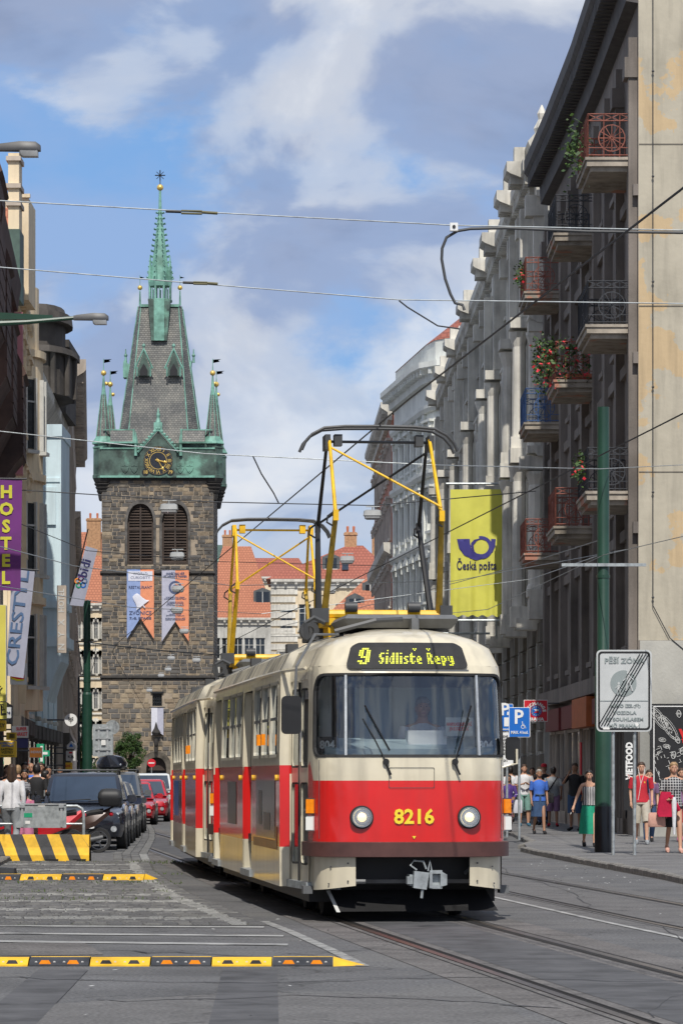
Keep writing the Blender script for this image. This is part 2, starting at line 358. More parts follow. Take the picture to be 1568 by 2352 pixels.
pm = MB(); pts = [(X(560, 28), 25.0), (X(1100, 25), 24.6), (X(1250, 22), 21.5), (X(1300, 18), 18), (X(0, 18), 18), (X(0, 23), 23.5)]
pm.add([(x, y, .005) for x, y in pts], [tuple(range(6))[::-1]]); pm.build('road_repair', 'asphalt_patch', kind='structure')
mat('tar', (.03, .03, .032), .7, var=.3, vs=3); mat('tyre_stain', (.075, .075, .078), .85, var=.3, vs=2)
random.seed(21)
for pts in ([(-3, 27), (-.8, 26.2), (1.1, 26.9), (3.2, 26.1)], [(-1.9, 24.1), (.1, 24.6), (1.6, 23.2)], [(2.9, 40), (3.1, 47), (2.7, 56), (2.9, 68)], [(-2.2, 31.3), (-.6, 30.2), (.4, 31.4)], [(1.9, 22), (2.6, 26), (3.1, 31), (3.4, 38)], [(-2, 64), (-2.6, 66), (-1.9, 66.2)]):
    q = MB(); P_ = []
    for (xa, ya), (xb, yb) in zip(pts, pts[1:]): P_ += [(xa+(xb-xa)*i/9+random.gauss(0, .03), ya+(yb-ya)*i/9+random.gauss(0, .12)) for i in range(9)]
    vs = []; 
    for x_, y_ in P_: w_ = random.uniform(.004, .010); vs += [(x_-w_, y_-w_*3, .0072), (x_+w_, y_+w_*3, .0072)]
    q.add(vs, [(2*i, 2*i+1, 2*i+3, 2*i+2) for i in range(len(P_)-1)]); q.build('road_crack', 'tar', kind='structure')
strip(lambda Z: trk(Z)-.5, lambda Z: trk(Z)+.42, .0062, 'oil_stain', 'tyre_stain', Z0=16, Z1=90)
for xo, w_ in ((-2.4, .22), (-3.9, .2)): strip(lambda Z: trk(30)+xo-w_+(Z-30)*-.02, lambda Z: trk(30)+xo+w_+(Z-30)*-.02, .0058, 'tyre_track', 'tyre_stain', Z0=17, Z1=28)
# small litter and leaves on the road
lit = MB(); random.seed(3)
for _ in range(140):
    Z_ = random.uniform(22, 70); x_ = random.uniform(X(-10, Z_), X(1570, Z_)); r_ = random.uniform(.008, .03)
    if _ < 60: Z_ = random.uniform(50, 66); x_ = random.uniform(3.2, 4.6)
    a_ = random.uniform(0, 3); lit.add([(x_+r_*math.cos(a_+q), Z_+r_*math.sin(a_+q), .02+random.uniform(0, .01)) for q in (0, 1.7, 3.1, 4.6)], [(0, 1, 2, 3)], random.choice((0, 0, 1)))
lit.build('litter', ['offwhite', 'joint_dirt'], kind='stuff')
# weeds in the joints at the barrier
wm = MB(); mat('weed', (.07, .11, .02), .8, var=.3)
for _ in range(900):
    Z_ = random.choice((63.6, 62.9, 51.2, 50.6, 44, 47, 56))+random.gauss(0, .25); x_ = random.uniform(X(-10, Z_), X(420, Z_)); h_ = random.uniform(.015, .06); a_ = random.uniform(0, 6)
    wm.add([(x_-.012*math.cos(a_), Z_-.012*math.sin(a_), 0), (x_+.012*math.cos(a_), Z_+.012*math.sin(a_), 0), (x_+random.uniform(-.03, .03), Z_, h_)], [(0, 1, 2)])
wm.build('weeds', 'weed', kind='stuff')
# ---------------- gothic clock tower ----------------
TZ = 372.; TS = FPX/TZ
def tx(px): return (px-362)/TS
def tz(py): return HC+(HZ-py)/TS
tw = thing('clock_tower', 'tall dark stone gothic clock tower with steep slate roof and green copper turrets', 'tower', (X(362, TZ), TZ, 0))
mat('mortar', (.33, .27, .20), .9, var=.15, vs=1.5, bump=.4, bs=6)
mat('stone_a', (.095, .088, .08), .85, var=.4, vs=1.2, bump=.6, bs=8); mat('stone_b', (.13, .112, .088), .85, var=.4, vs=1.2, bump=.6, bs=8)
mat('stone_c', (.20, .155, .105), .85, var=.35, vs=1.2, bump=.6, bs=8); mat('stone_d', (.27, .215, .145), .85, var=.3, vs=1.2, bump=.6, bs=8)
mat('copper', (.17, .36, .29), .6, var=.22, vs=1.1, col2=(.07, .16, .12), thr=(.5, .66), bump=.2, bs=5)
mat('copper_dark', (.06, .10, .082), .6, var=.4, vs=.8, col2=(.16, .34, .26), thr=(.54, .66), bump=.2, bs=5)
mat('soot_stone', (.03, .027, .024), .85, var=.3, vs=2); mat('louvre', (.045, .03, .022), .7, var=.3, vs=2); mat('clock_face', (.02, .021, .028), .35, var=.2)
sl = mat('slate', (.12, .125, .12), .65, var=.25, vs=.5)
T = sl.node_tree.nodes; K = sl.node_tree.links; b = T['Principled BSDF']; t = [q for q in T if q.type == 'TEX_COORD'][0]
mpn = T.new('ShaderNodeMapping'); mpn.inputs['Rotation'].default_value = (R(90), 0, 0); K.new(t.outputs['Object'], mpn.inputs[0])
br = T.new('ShaderNodeTexBrick'); K.new(mpn.outputs[0], br.inputs['Vector']); br.inputs['Scale'].default_value = 1; br.inputs['Brick Width'].default_value = .32; br.inputs['Row Height'].default_value = .22
br.inputs['Mortar Size'].default_value = .02; br.inputs['Color1'].default_value = (.115, .122, .118, 1); br.inputs['Color2'].default_value = (.19, .19, .175, 1); br.inputs['Mortar'].default_value = (.05, .05, .048, 1)
nz = T.new('ShaderNodeTexNoise'); nz.inputs['Scale'].default_value = .45; K.new(t.outputs['Object'], nz.inputs['Vector'])
mx = T.new('ShaderNodeMix'); mx.data_type = 'RGBA'; mx.blend_type = 'MULTIPLY'; mx.inputs[0].default_value = 1; K.new(br.outputs[0], mx.inputs[6]); K.new(ramp(nz.outputs[0], [(.3, (.75, .75, .78)), (.7, (1.3, 1.25, 1.2))], T, K), mx.inputs[7]); K.new(mx.outputs[2], b.inputs['Base Color'])
bw = T.new('ShaderNodeBump'); bw.inputs['Strength'].default_value = .6; bw.inputs['Distance'].default_value = .05; K.new(br.outputs['Fac'], bw.inputs['Height']); bw.invert = True; K.new(bw.outputs[0], b.inputs['Normal'])
HWt, DPt = (490-235)/2/TS, 11.9     # half width, depth
# belfry openings (pointed arches) and gate
def gothic(cx, w, z0, z1, zt, n=8):
    """pointed arch outline: jambs z0..z1, apex zt"""
    h = w/2; out = [(cx-h, z0), (cx+h, z0), (cx+h, z1)]
    for i in range(1, n): t_ = i/n; out.append((cx+h*math.cos(t_*math.pi/2)**.85, z1+(zt-z1)*math.sin(t_*math.pi/2)**.9 if i < n else zt))
    out.append((cx, zt)); out += [(2*cx-x, z) for x, z in out[3:-1][::-1]]; out.append((cx-h, z1)); return out
ops = [gothic(tx(322.5), 60/TS, tz(1297), tz(1205), tz(1157)), gothic(tx(402), 60/TS, tz(1297), tz(1205), tz(1157)),
       gothic(tx(359), 46/TS, 0.0, tz(1770), tz(1740)), [(tx(350), tz(1622)), (tx(372), tz(1622)), (tx(372), tz(1593)), (tx(350), tz(1593))]]
core = MB(); zt_ = tz(1098)
sheet(core, [(-HWt, 0), (HWt, 0), (HWt, zt_), (-HWt, zt_)], ops, lambda u, v: (u, 0, v))
core.add([(-HWt, 0, 0), (-HWt, 0, zt_), (-HWt, DPt, zt_), (-HWt, DPt, 0), (HWt, 0, 0), (HWt, 0, zt_), (HWt, DPt, zt_), (HWt, DPt, 0)], [(0, 1, 2, 3), (7, 6, 5, 4), (2, 6, 7, 3)])
for o_ in ops:
    n_ = len(o_); core.add([(x, 0, z) for x, z in o_]+[(x, .9, z) for x, z in o_], [(i, n_+i, n_+(i+1) % n_, (i+1) % n_) for i in range(n_)])
core.build('wall', 'mortar', tw)
random.seed(11); SB = ['stone_a', 'stone_b', 'stone_c', 'stone_d']; srest = MB(); scount = 0; sdat = {}
sorig = [(1.15, 1.3)]
z = .1; rowi = 0
while z < zt_-.15:
    hh = random.uniform(.34, .46) if z > tz(1600) else random.uniform(.4, .6); x = -HWt-.02; py = HZ-(z-HC)*TS
    while x < HWt-.05:
        w = random.uniform(.42, 1.25)
        if x+w > HWt-.3: w = HWt+.02-x
        cx, cz = x+w/2, z+hh/2
        if not any(inpoly((cx+dx, cz+dz), q) for q in ops for dx in (-w*.45, 0, w*.45) for dz in (-hh*.4, hh*.4)):
            tone = math.sin(cz*.8+cx*.35)*.5+random.gauss(0, .8)
            if py > 1560: tone += .35
            if py > 1640: tone += .45
            k = 0 if tone < .1 else 1 if tone < .8 else 2 if tone < 1.5 else 3
            d = random.uniform(.03, .09); x0, x1, z0, z1 = x+.035, x+w-.035, z+.035, z+hh-.035
            big = hh*w
            if scount < 300 and big > .36 and z > 3:
                if k not in sdat:
                    bm_ = MB(); bm_.add([(0,0,0),(1,0,0),(1,0,1),(0,0,1),(.05,-1,.08),(.95,-1,.08),(.95,-1,.92),(.05,-1,.92)], [(4,5,6,7),(0,1,5,4),(1,2,6,5),(2,3,7,6),(3,0,4,7)]); o = bm_.build('stone', SB[k], tw); sdat[k] = o.data
                else: o = link('stone', sdat[k], tw)
                o.location = (x0, 0, z0); o.scale = (x1-x0, d, z1-z0); scount += 1
            else:
                e = .02; srest.add([(x0,0,z0),(x1,0,z0),(x1,0,z1),(x0,0,z1),(x0+e,-d,z0+e),(x1-e,-d,z0+e),(x1-e,-d,z1-e),(x0+e,-d,z1-e)], [(4,5,6,7),(0,1,5,4),(1,2,6,5),(2,3,7,6),(3,0,4,7)], k)
        x += w
    # quoins down the two flanks
    for s_ in (-1, 1):
        for j in range(0, 22):
            k = random.choice((0, 0, 1, 2)); y0 = j*.54+.03; srest.box(min(s_*HWt, s_*(HWt+.05)), max(s_*HWt, s_*(HWt+.05)), y0, y0+.47, z+.035, z+hh-.035, k)
    z += hh; rowi += 1
srest.build('stone', SB, tw, kind='stuff')
c_ = MB()
for py in (1317, 1557): c_.prism([(-.30, tz(py)), (.05, tz(py)-.25), (.05, tz(py)+.25), (-.12, tz(py)+.25)], 'x', -HWt-.2, HWt+.2)
c_.build('string_course', 'soot_stone', tw)
# arch surrounds, shutters with slats
for oi, (cx) in enumerate((tx(322.5), tx(402))):
    a = MB(); outl = gothic(cx, 72/TS, tz(1297), tz(1205), tz(1148)); inn = gothic(cx, 60/TS, tz(1297), tz(1205), tz(1157)); n_ = len(outl)
    vs = [(x, -.12, z) for x, z in outl]+[(x, -.12, z) for x, z in inn]+[(x, 0.02, z) for x, z in outl]+[(x, .35, z) for x, z in inn]
    a.add(vs, [f for i in range(1, n_) for j in [(i+1) % n_] for f in ((i, j, n_+j, n_+i)[::-1], (2*n_+i, 2*n_+j, j, i)[::-1], (n_+i, n_+j, 3*n_+j, 3*n_+i)[::-1])])
    a.build('arch_moulding', 'stone_a', tw)
    sh = MB(); q = inn; sh.add([(x, .5, z) for x, z in q], [tuple(range(len(q)))[::-1]]); sh.box(cx-.09, cx+.09, .2, .5, tz(1297), tz(1160))
    for s_ in (-1, 1): sh.box(cx+s_*1.30-.1, cx+s_*1.30+.1, .2, .5, tz(1297), tz(1200))
    for zz in (tz(1293), tz(1245), tz(1215)): sh.box(cx-1.3, cx+1.3, .22, .5, zz-.09, zz+.09)
    shu = sh.build('shutter', 'louvre', tw); lm = None; zz = tz(1295)+.2
    while zz < tz(1163):
        hw_ = 1.26
        if zz > tz(1205): u_ = (zz-tz(1205))/(tz(1157)-tz(1205)); hw_ = 1.26*math.sqrt(max(0, 1-u_**1.8))
        for s_ in (-1, 1):
            if hw_ > .25:
                if lm is None: b_ = MB(); b_.prism([(.0, 0), (.22, .16), (.22, .20), (0, .04)], 'x', 0, 1); o = b_.build('slat', 'louvre', shu); lm = o.data
                else: o = link('slat', lm, shu)
                o.location = (cx+(.09 if s_ > 0 else -hw_), .24, zz); o.scale = (hw_-.09, 1, 1)
        zz += .30
# gate
gt = MB(); q = gothic(tx(359), 70/TS, 0, tz(1768), tz(1727)); q2 = ops[2]; n_ = len(q)
gt.add([(x, -.35, z) for x, z in q]+[(x, -.2, z) for x, z in q2]+[(x, 0, z) for x, z in q]+[(x, .5, z) for x, z in q2], [f for i in range(1, n_) for j in [(i+1) % n_] for f in ((n_+i, n_+j, j, i), (i, j, 2*n_+j, 2*n_+i), (3*n_+i, 3*n_+j, n_+j, n_+i))])
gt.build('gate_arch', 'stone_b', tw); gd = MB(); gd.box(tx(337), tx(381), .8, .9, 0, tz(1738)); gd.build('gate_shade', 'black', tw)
gl = MB(); gl.add([(x, .5, z) for x, z in q2 if z >= tz(1771)], [tuple(range(len([1 for x, z in q2 if z >= tz(1771)])))[::-1]]); gl.build('tympanum', 'louvre', tw)
gw = MB(); gw.box(tx(350), tx(372), .25, .3, tz(1622), tz(1593)); gw.build('window', 'glass_dark', tw); gw = MB()
for i in range(5): gw.box(tx(350+i*5.2)-.03, tx(350+i*5.2)+.03, .1, .2, tz(1622), tz(1593))
for i in range(4): gw.box(tx(350), tx(372), .1, .16, tz(1622)+i*.36-.03, tz(1622)+i*.36+.03)
gw.box(tx(346), tx(376), -.2, .1, tz(1593), tz(1593)+.2); gw.build('window_grille', 'black', tw)
nh = MB(); nh.tube([(tx(359), -.5, tz(1728)), (tx(359), -.5, tz(1718))], .22, 8); nh.lathe([(.35, 0), (.5, .3), (.2, .8), (.05, 1.4)], 6, (tx(359), -.5, tz(1690))); nh.ball((tx(359), -.45, tz(1706)), (.25, .25, .5)); nh.build('statue_niche', 'soot_stone', tw)
# corbelled gallery in copper
g0 = MB(); zb, zg = tz(1098), tz(1030)
def octo(cx, cy, r, rot=22.5): return [(cx+r*math.cos(R(rot+45*i)), cy+r*math.sin(R(rot+45*i))) for i in range(8)]
def octring(cx, cy, r, z): return [(x, y, z) for x, y in octo(cx, cy, r)]
cor = [(tx(237), .6), (tx(488), .6), (tx(237), DPt-.6), (tx(488), DPt-.6)]
cs = MB()
for cx, cy in cor:
    cs = MB()
    for i, (r0, za, zc) in enumerate(((.62, 1150, 1135), (.78, 1135, 1126), (.92, 1126, 1118), (1.05, 1118, 1110), (1.18, 1110, 1098))):
        cs.loft([octring(cx+(-.02 if cx < 0 else .02)*i, cy, r0*.72, tz(za)), octring(cx, cy, r0*.86, tz(za)+.12), octring(cx, cy, r0, tz(zc)-.1), octring(cx, cy, r0, tz(zc))])
    cs.build('corbel', 'soot_stone', tw) if 1 else None
cs = MB(); cs.box(-HWt-.15, HWt+.15, -.25, .3, tz(1104), tz(1098)); cs.build('corbel_table', 'soot_stone', tw)
g0.box(-HWt-.1, HWt+.1, -.55, .2, zb+.02, zg); g0.box(-HWt+.2, HWt-.2, .2, DPt, zb+.02, zb+.4)
for s_ in (-1, 1): g0.box(min(s_*HWt, s_*(HWt+.5)), max(s_*HWt, s_*(HWt+.5)), .2, DPt-.2, zb+.02, zg)
for cx, cy in cor: g0.loft([octring(cx, cy, 1.24, zb), octring(cx, cy, 1.24, zb+.3), octring(cx, cy, 1.16, zb+.36), octring(cx, cy, 1.14, zg), octring(cx, cy, 1.22, zg+.05), octring(cx, cy, 1.22, zg+.2)])
g0.build('gallery_wall', 'copper_dark', tw)
for cx, cy in cor:      # turret: drum with window slots, bell-cast foot, slate needle with copper ribs, ball and vane
    d_ = MB(); d_.loft([octring(cx, cy, 1.05, zg), octring(cx, cy, 1.05, tz(1019))]); o = d_.build('turret_drum', 'copper_dark', tw)
    d_ = MB()
    for a in range(8):
        an = R(45*a); d_.T = Matrix.Translation((cx, cy, 0)) @ Matrix.Rotation(an, 4, 'Z'); d_.box(.94, .99, -.2, .2, zg+.28, tz(1022))
    d_.T = None; d_.build('turret_window', 'black', tw)
    d_ = MB(); d_.loft([octring(cx, cy, 1.28, tz(1019)), octring(cx, cy, 1.27, tz(1017)), octring(cx, cy, .9, tz(1007)), octring(cx, cy, .74, tz(998))]); d_.build('turret_skirt', 'copper', tw)
    apex = tz(900); d_ = MB(); zf = tz(1004); d_.loft([octring(cx, cy, .82, zf), octring(cx, cy, .24, tz(905))]); d_.build('turret_spire', 'slate', tw)
    d_ = MB()
    for x, y in octo(0, 0, 1.0): d_.tube([(cx+x*1.27, cy+y*1.27, tz(1018)), (cx+x*.84, cy+y*.84, zf), (cx+x*.26, cy+y*.26, tz(905))], .05, 4)
    d_.lathe([(.27, 0), (.22, .3), (.09, 1.9), (.05, 3.0)], 8, (cx, cy, tz(905))); d_.build('spire_ribs', 'copper', tw)
    d_ = MB(); d_.ball((cx, cy, tz(855)), .30); d_.ball((cx+.1, cy+3, tz(872)), .22); d_.build('gilded_ball', 'clock_gold', tw, smooth=60)
    d_ = MB(); d_.tube([(cx, cy, tz(860)), (cx, cy, tz(822))], .035, 4); d_.add([(cx+.05, cy, tz(832)), (cx+.75, cy, tz(829)), (cx+.6, cy, tz(826)), (cx+.9, cy, tz(823)), (cx+.05, cy, tz(824))], [(0, 1, 2, 3, 4), (4, 3, 2, 1, 0)]); d_.build('weather_vane', 'copper', tw)
    # saddle roof between turret and main roof
    s_ = -1 if cx < 0 else 1; xi = s_*(abs(cx)-3.2); d_ = MB()
    if cy < 3:
        d_.prism([(cy-1.5, tz(1018)), (cy+2.4, tz(1018)), (cy+1.6, tz(988)), (cy-.9, tz(988))], 'x', min(cx+s_*-.8, xi), max(cx+s_*-.8, xi)); d_.build('saddle_roof', 'slate', tw)
        d_ = MB(); d_.box(min(cx, xi), max(cx, xi), cy-1.62, cy-1.42, tz(1020), tz(1016)); d_.box(min(cx, xi), max(cx, xi), cy-.95, cy-.8, tz(989), tz(986.5)); d_.box(min(xi, xi-s_*.2), max(xi, xi-s_*.2), cy-1.5, cy-.8, tz(1020), tz(986.5)); d_.build('saddle_ridge', 'copper', tw)
        d_ = MB(); d_.box(min(cx, xi-s_*1), max(cx, xi-s_*1), cy-.9, cy+1, zg, tz(1018)); d_.build('saddle_wall', 'copper_dark', tw)
# main steep hipped roof
def rect(hx, y0, y1, z): return [(-hx, y0, z), (hx, y0, z), (hx, y1, z), (-hx, y1, z)]
rf = MB(); prof = [(5.0, 5.75, -.3, 1046), (3.75, 4.75, .9, 1012), (3.15, 4.25, 1.35, 985), (2.03, 2.35, 4.3, 702)]
def oct8(hf, ho, y, z): c_ = (ho-hf)*1.6; return [(-hf, y, z), (hf, y, z), (ho, y+c_, z), (ho, DPt-y-c_, z), (hf, DPt-y, z), (-hf, DPt-y, z), (-ho, DPt-y-c_, z), (-ho, y+c_, z)]
rings = [oct8(hf, ho, y, HC+(HZ-py)/FPX*(TZ+max(0, y))) for hf, ho, y, py in prof]; rf.loft(rings); rf.build('main_roof', 'slate', tw)
rb = MB()
for i in range(8): rb.tube([r_[i] for r_ in rings], .07, 5)
rb.box(-5.1, 5.1, -.5, -.2, tz(1052), tz(1046)); rb.box(-2.1, 2.1, 4.1, 4.4, tz(704)+.55, tz(698)+.55); rb.build('roof_ribs', 'copper', tw)
def tl(py): return HC+(HZ-py)/FPX*(TZ+4.6)
for px in (316, 409):
    d_ = MB(); d_.tube([(tx(px), 4.4, tl(702)), (tx(px), 4.4, tl(668))], [.14, .07], 6); d_.tube([(tx(px), 4.4, tl(660)), (tx(px), 4.4, tl(632))], .03, 4); d_.add([(tx(px), 4.4, tl(640)), (tx(px)+.5, 4.4, tl(638)), (tx(px), 4.4, tl(635))], [(0, 1, 2), (2, 1, 0)]); d_.build('ridge_finial', 'copper', tw)
    d_ = MB(); d_.ball((tx(px), 4.4, tl(661)), .27); d_.build('gilded_ball', 'clock_gold', tw, smooth=60)
def tl(py): return HC+(HZ-py)/FPX*(TZ+4.6)
# central lantern and crocketed spire
ln = MB(); lc = (tx(362.5), 4.6)
ln.prism([(tx(336), tl(690)), (tx(344), tl(786)), (tx(380), tl(786)), (tx(388), tl(690))], 'y', 3.0, 4.6); ln.build('lantern_shaft', 'copper_dark', tw)
ln = MB(); ln.box(tx(350), tx(374), 2.9, 3.0, tl(786), tl(690)); ln.build('lantern_panel', 'copper', tw)
ln = MB(); ln.loft([octring(*lc, 1.35, tl(694)), octring(*lc, 1.42, tl(690)), octring(*lc, 1.3, tl(688))]); 
for x, y in octo(0, 0, 1.18): ln.tube([(lc[0]+x, lc[1]+y, tl(690)), (lc[0]+x, lc[1]+y, tl(650))], .13, 5)
for x, y in octo(0, 0, 1.1, 0): ln.tube([(lc[0]+x, lc[1]+y, tl(690)), (lc[0]+x, lc[1]+y, tl(662))], .06, 4)
ln.loft([octring(*lc, 1.3, tl(658)), octring(*lc, 1.36, tl(648))]); ln.loft([octring(*lc, 1.15, tl(648)), octring(*lc, .95, tl(612)), octring(*lc, .62, tl(560)), octring(*lc, .2, tl(487)), octring(*lc, .12, tl(430))])
for a in range(8):
    an = R(22.5+45*a); ca, sa = math.cos(an), math.sin(an)
    for i in range(13):
        t_ = i/12; r_ = 1.08*(1-t_)**1.15+.22; z_ = tl(640-150*t_); ln.tube([(lc[0]+ca*r_*.85, lc[1]+sa*r_*.85, z_), (lc[0]+ca*(r_+.26), lc[1]+sa*(r_+.26), z_+.12)], [.06, .09], 4)
    ln.lathe([(.22, 0), (.24, .6), (.03, 2.9)], 5, (lc[0]+ca*1.15, lc[1]+sa*1.15, tl(648)))
ln.build('lantern', 'copper', tw)
d_ = MB(); d_.ball((lc[0], lc[1], tl(430)), .36); d_.build('gilded_ball', 'clock_gold', tw, smooth=60)
d_ = MB(); zc = tl(402); d_.tube([(lc[0], lc[1], tl(428)), (lc[0], lc[1], tl(390))], .05, 5)
for a in range(0, 180, 45): d_.tube([(lc[0]-math.cos(R(a))*.55, lc[1], zc-math.sin(R(a))*.55), (lc[0]+math.cos(R(a))*.55, lc[1], zc+math.sin(R(a))*.55)], .035 if a % 90 else .06, 4)
d_.build('cross', 'black', tw)
# dormers
for px, yy in ((328, 2.3), (397, 2.3)):
    d_ = MB(); a0 = tx(px); d_.prism([(a0-.62, tz(858)), (a0+.62, tz(858)), (a0+.62, tz(842)), (a0, tz(800)), (a0-.62, tz(842))], 'y', yy-.5, yy+1.2); d_.build('dormer_body', 'copper_dark', tw)
    d_ = MB()
    for s_ in (-1, 1): d_.tube([(a0+s_*.95, yy-.62, tz(842)), (a0, yy-.62, tz(796))], [.1, .08], 4); d_.tube([(a0+s_*.72, yy-.6, tz(860)), (a0+s_*.72, yy-.6, tz(838))], .08, 4)
    d_.tube([(a0, yy-.6, tz(800)), (a0, yy-.6, tz(783))], [.1, .05], 5); d_.ball((a0, yy-.6, tz(789)), .2, 6, 4); d_.build('dormer_trim', 'copper', tw)
    d_ = MB(); d_.prism([(a0-.42, tz(858)), (a0+.42, tz(858)), (a0+.42, tz(846)), (a0, tz(830)), (a0-.42, tz(846))], 'y', yy-.56, yy-.5); d_.build('dormer_opening', 'black', tw)
for px in (282, 440):
    d_ = MB(); a0 = tx(px); s_ = 1 if px < 362 else -1; d_.prism([(a0-.25, tz(855)), (a0+s_*1.2-.0*s_, tz(855)), (a0+s_*.7, tz(830)), (a0-.2, tz(815)), (a0-.28, tz(830))], 'y', 4.6, 6.4); d_.tube([(a0, 5, tz(820)), (a0, 5, tz(788))], [.16, .05], 5); d_.ball((a0, 5, tz(803)), .2, 6, 4); d_.build('side_dormer', 'copper', tw)
# clock gable
cx, cz, cr = tx(364), tz(1059.5), 33.5/TS
d_ = MB(); d_.prism([(cx-1.95, tz(1098)), (cx+1.95, tz(1098)), (cx+1.95, tz(1040)), (cx, tz(992)), (cx-1.95, tz(1040))], 'y', -.75, 1.5); d_.build('clock_gable', 'copper_dark', tw)
d_ = MB()
for s_ in (-1, 1):
    d_.tube([(cx+s_*2.15, -.85, tz(1040)), (cx, -.85, tz(986))], .13, 5)
    for i in range(8): t_ = (i+.5)/8; d_.ball((cx+s_*2.2*(1-t_), -.9, tz(1038-52*t_)+.15), .16, 6, 4)
    d_.tube([(cx+s_*2.4, -.7, tz(1048)), (cx+s_*2.4, -.7, tz(1010))], [.2, .16], 5); d_.lathe([(.26, 0), (.2, .4), (.02, 1.3)], 5, (cx+s_*2.4, -.7, tz(1020)))
d_.box(cx-.45, cx+.45, -.95, -.4, tz(992), tz(972)); d_.lathe([(.3, 0), (.15, .5), (.2, .8), (.02, 1.6)], 6, (cx, -.7, tz(972)))
d_.box(-HWt-.2, HWt+.2, -.68, -.5, zb, zb+.22); d_.box(-HWt-.2, cx-1.95, -.66, -.5, zg-.12, zg+.06); d_.box(cx+1.95, HWt+.2, -.66, -.5, zg-.12, zg+.06)
d_.build('gable_trim', 'copper', tw)
ck = MB(); ck.disc((cx, -.86, cz), cr, 'y', 40, .1); clk = ck.build('clock_dial', 'clock_face', tw)
ck = MB(); ck.disc((cx, -.885, cz), cr*.60, 'y', 40, .02, r2=cr*.565)
for i in range(60): a = R(6*i); ck.disc((cx+math.sin(a)*cr*.95, -.885, cz+math.cos(a)*cr*.95), .028, 'y', 5, .02)
ck.build('minute_ring', 'clock_gold', clk)
for i, s_ in enumerate(('XII', 'I', 'II', 'III', 'IIII', 'V', 'VI', 'VII', 'VIII', 'IX', 'X', 'XI')):
    a = R(30*i); text(s_, .52, 'clock_gold', clk, (cx+math.sin(a)*cr*.765, -.89, cz+math.cos(a)*cr*.765), (R(90), a, 0), bold=.004, ext=.01, name='numeral')
ck = MB()
for ang, ln_, w_ in ((102.5, .62, .09), (150, .82, .06)):
    a = R(ang); d0 = Vector((math.sin(a), 0, math.cos(a))); p0 = Vector((cx, -.93, cz)); ck.tube([p0-d0*.3, p0+d0*cr*ln_], [w_*.8, w_], 4); ck.ball(tuple(p0+d0*cr*ln_*.75), (.15, .04, .15), 6, 4)
ck.ball((cx, -.93, cz), (.15, .05, .15), 8, 4); ck.build('clock_hands', 'clock_gold', clk)
for px, s_ in ((335, '18'), (392, '79')):
    q_ = MB(); q_.disc((tx(px), -.80, tz(1086)), .38, 'y', 16, .08); q_.build('year_plaque', 'black', tw); text(s_, .5, 'clock_gold', tw, (tx(px), -.82, tz(1086)), bold=.01, name='year_digits')
for px in (288, 309, 415, 436):      # heraldic shields
    a0, z0 = tx(px), tz(1072); q_ = MB(); q_.prism([(a0-.42, z0+.55), (a0-.42, z0-.15), (a0-.25, z0-.5), (a0, z0-.75), (a0+.25, z0-.5), (a0+.42, z0-.15), (a0+.42, z0+.55)], 'y', -.64, -.55); q_.box(a0-.05, a0+.05, -.68, -.64, z0-.5, z0+.45); q_.box(a0-.34, a0+.34, -.68, -.64, z0, z0+.08); q_.build('shield', 'copper_dark', tw)
# ---- banners hung on the tower
mat('ban_blue', (.25, .33, .55), .8, var=.08); mat('ban_orange', (.72, .27, .14), .8, var=.08); mat('ban_white', (.62, .62, .68), .8, var=.05); mat('ban_grey', (.42, .42, .5), .8, var=.08); mat('ink', (.06, .08, .16), .7, var=.1)
def banner(px0, px1, py0, py1, pyn, c0, c1, label, top='ban_white'):
    t_ = thing('tower_banner', label, 'banner', (X(362, TZ), TZ-.5, 0), group='banners hanging on the stone tower')
    x0, x1, z0, z1, zn = tx(px0), tx(px1), tz(py0), tz(py1), tz(pyn); xm = (x0+x1)/2; b_ = MB(); n_ = 10
    for side, (xa, xb) in enumerate(((x0, xm), (xm, x1))):
        for i in range(n_):
            u0, u1 = i/n_, (i+1)/n_; xs = [xa+(xb-xa)*q for q in (u0, u1)]; wv = [.012*math.sin(q*3.1+side) for q in xs]
            zl = [z1+(zn-z1)*(q if side == 0 else 1-q) for q in (u0, u1)]
            b_.add([(xs[0], wv[0], zl[0]), (xs[1], wv[1], zl[1]), (xs[1], wv[1], z0), (xs[0], wv[0], z0), (xs[0], wv[0]+.02, zl[0]), (xs[1], wv[1]+.02, zl[1]), (xs[1], wv[1]+.02, z0), (xs[0], wv[0]+.02, z0)], [(0, 1, 2, 3), (7, 6, 5, 4), (0, 4, 5, 1), (3, 2, 6, 7)], side)
    b_.build('cloth', [c0, c1], t_); r_ = MB(); r_.tube([(x0-.2, 0, z0), (x1+.2, 0, z0)], .06, 6); r_.build('rod', 'black', t_); return t_, x0, x1, z0, z1
t_, x0, x1, z0, z1 = banner(292, 354, 1307, 1468, 1420, 'ban_blue', 'ban_orange', 'blue and orange restaurant banner with a bell, left of the two under the belfry'); xm = (x0+x1)/2
q = MB(); q.box(x0+.15, x1-.15, -.045, -.015, tz(1335), tz(1313)); q.build('white_panel', 'ban_white', t_)
text('WORLD\nCURIOSITY', .42, 'ink', t_, (xm, -.05, tz(1323.5)+.0), bold=.002, wid=2.1)
text('RESTAURANT', .42, 'ink', t_, (xm, -.05, tz(1350)), bold=.004, wid=2.5); text('ZVONICE', .56, 'ink', t_, (xm, -.05, tz(1409)), bold=.006, wid=2.4); text('7.-8. ETAGE', .36, 'ink', t_, (xm, -.05, tz(1421)), bold=.01, wid=2.3)
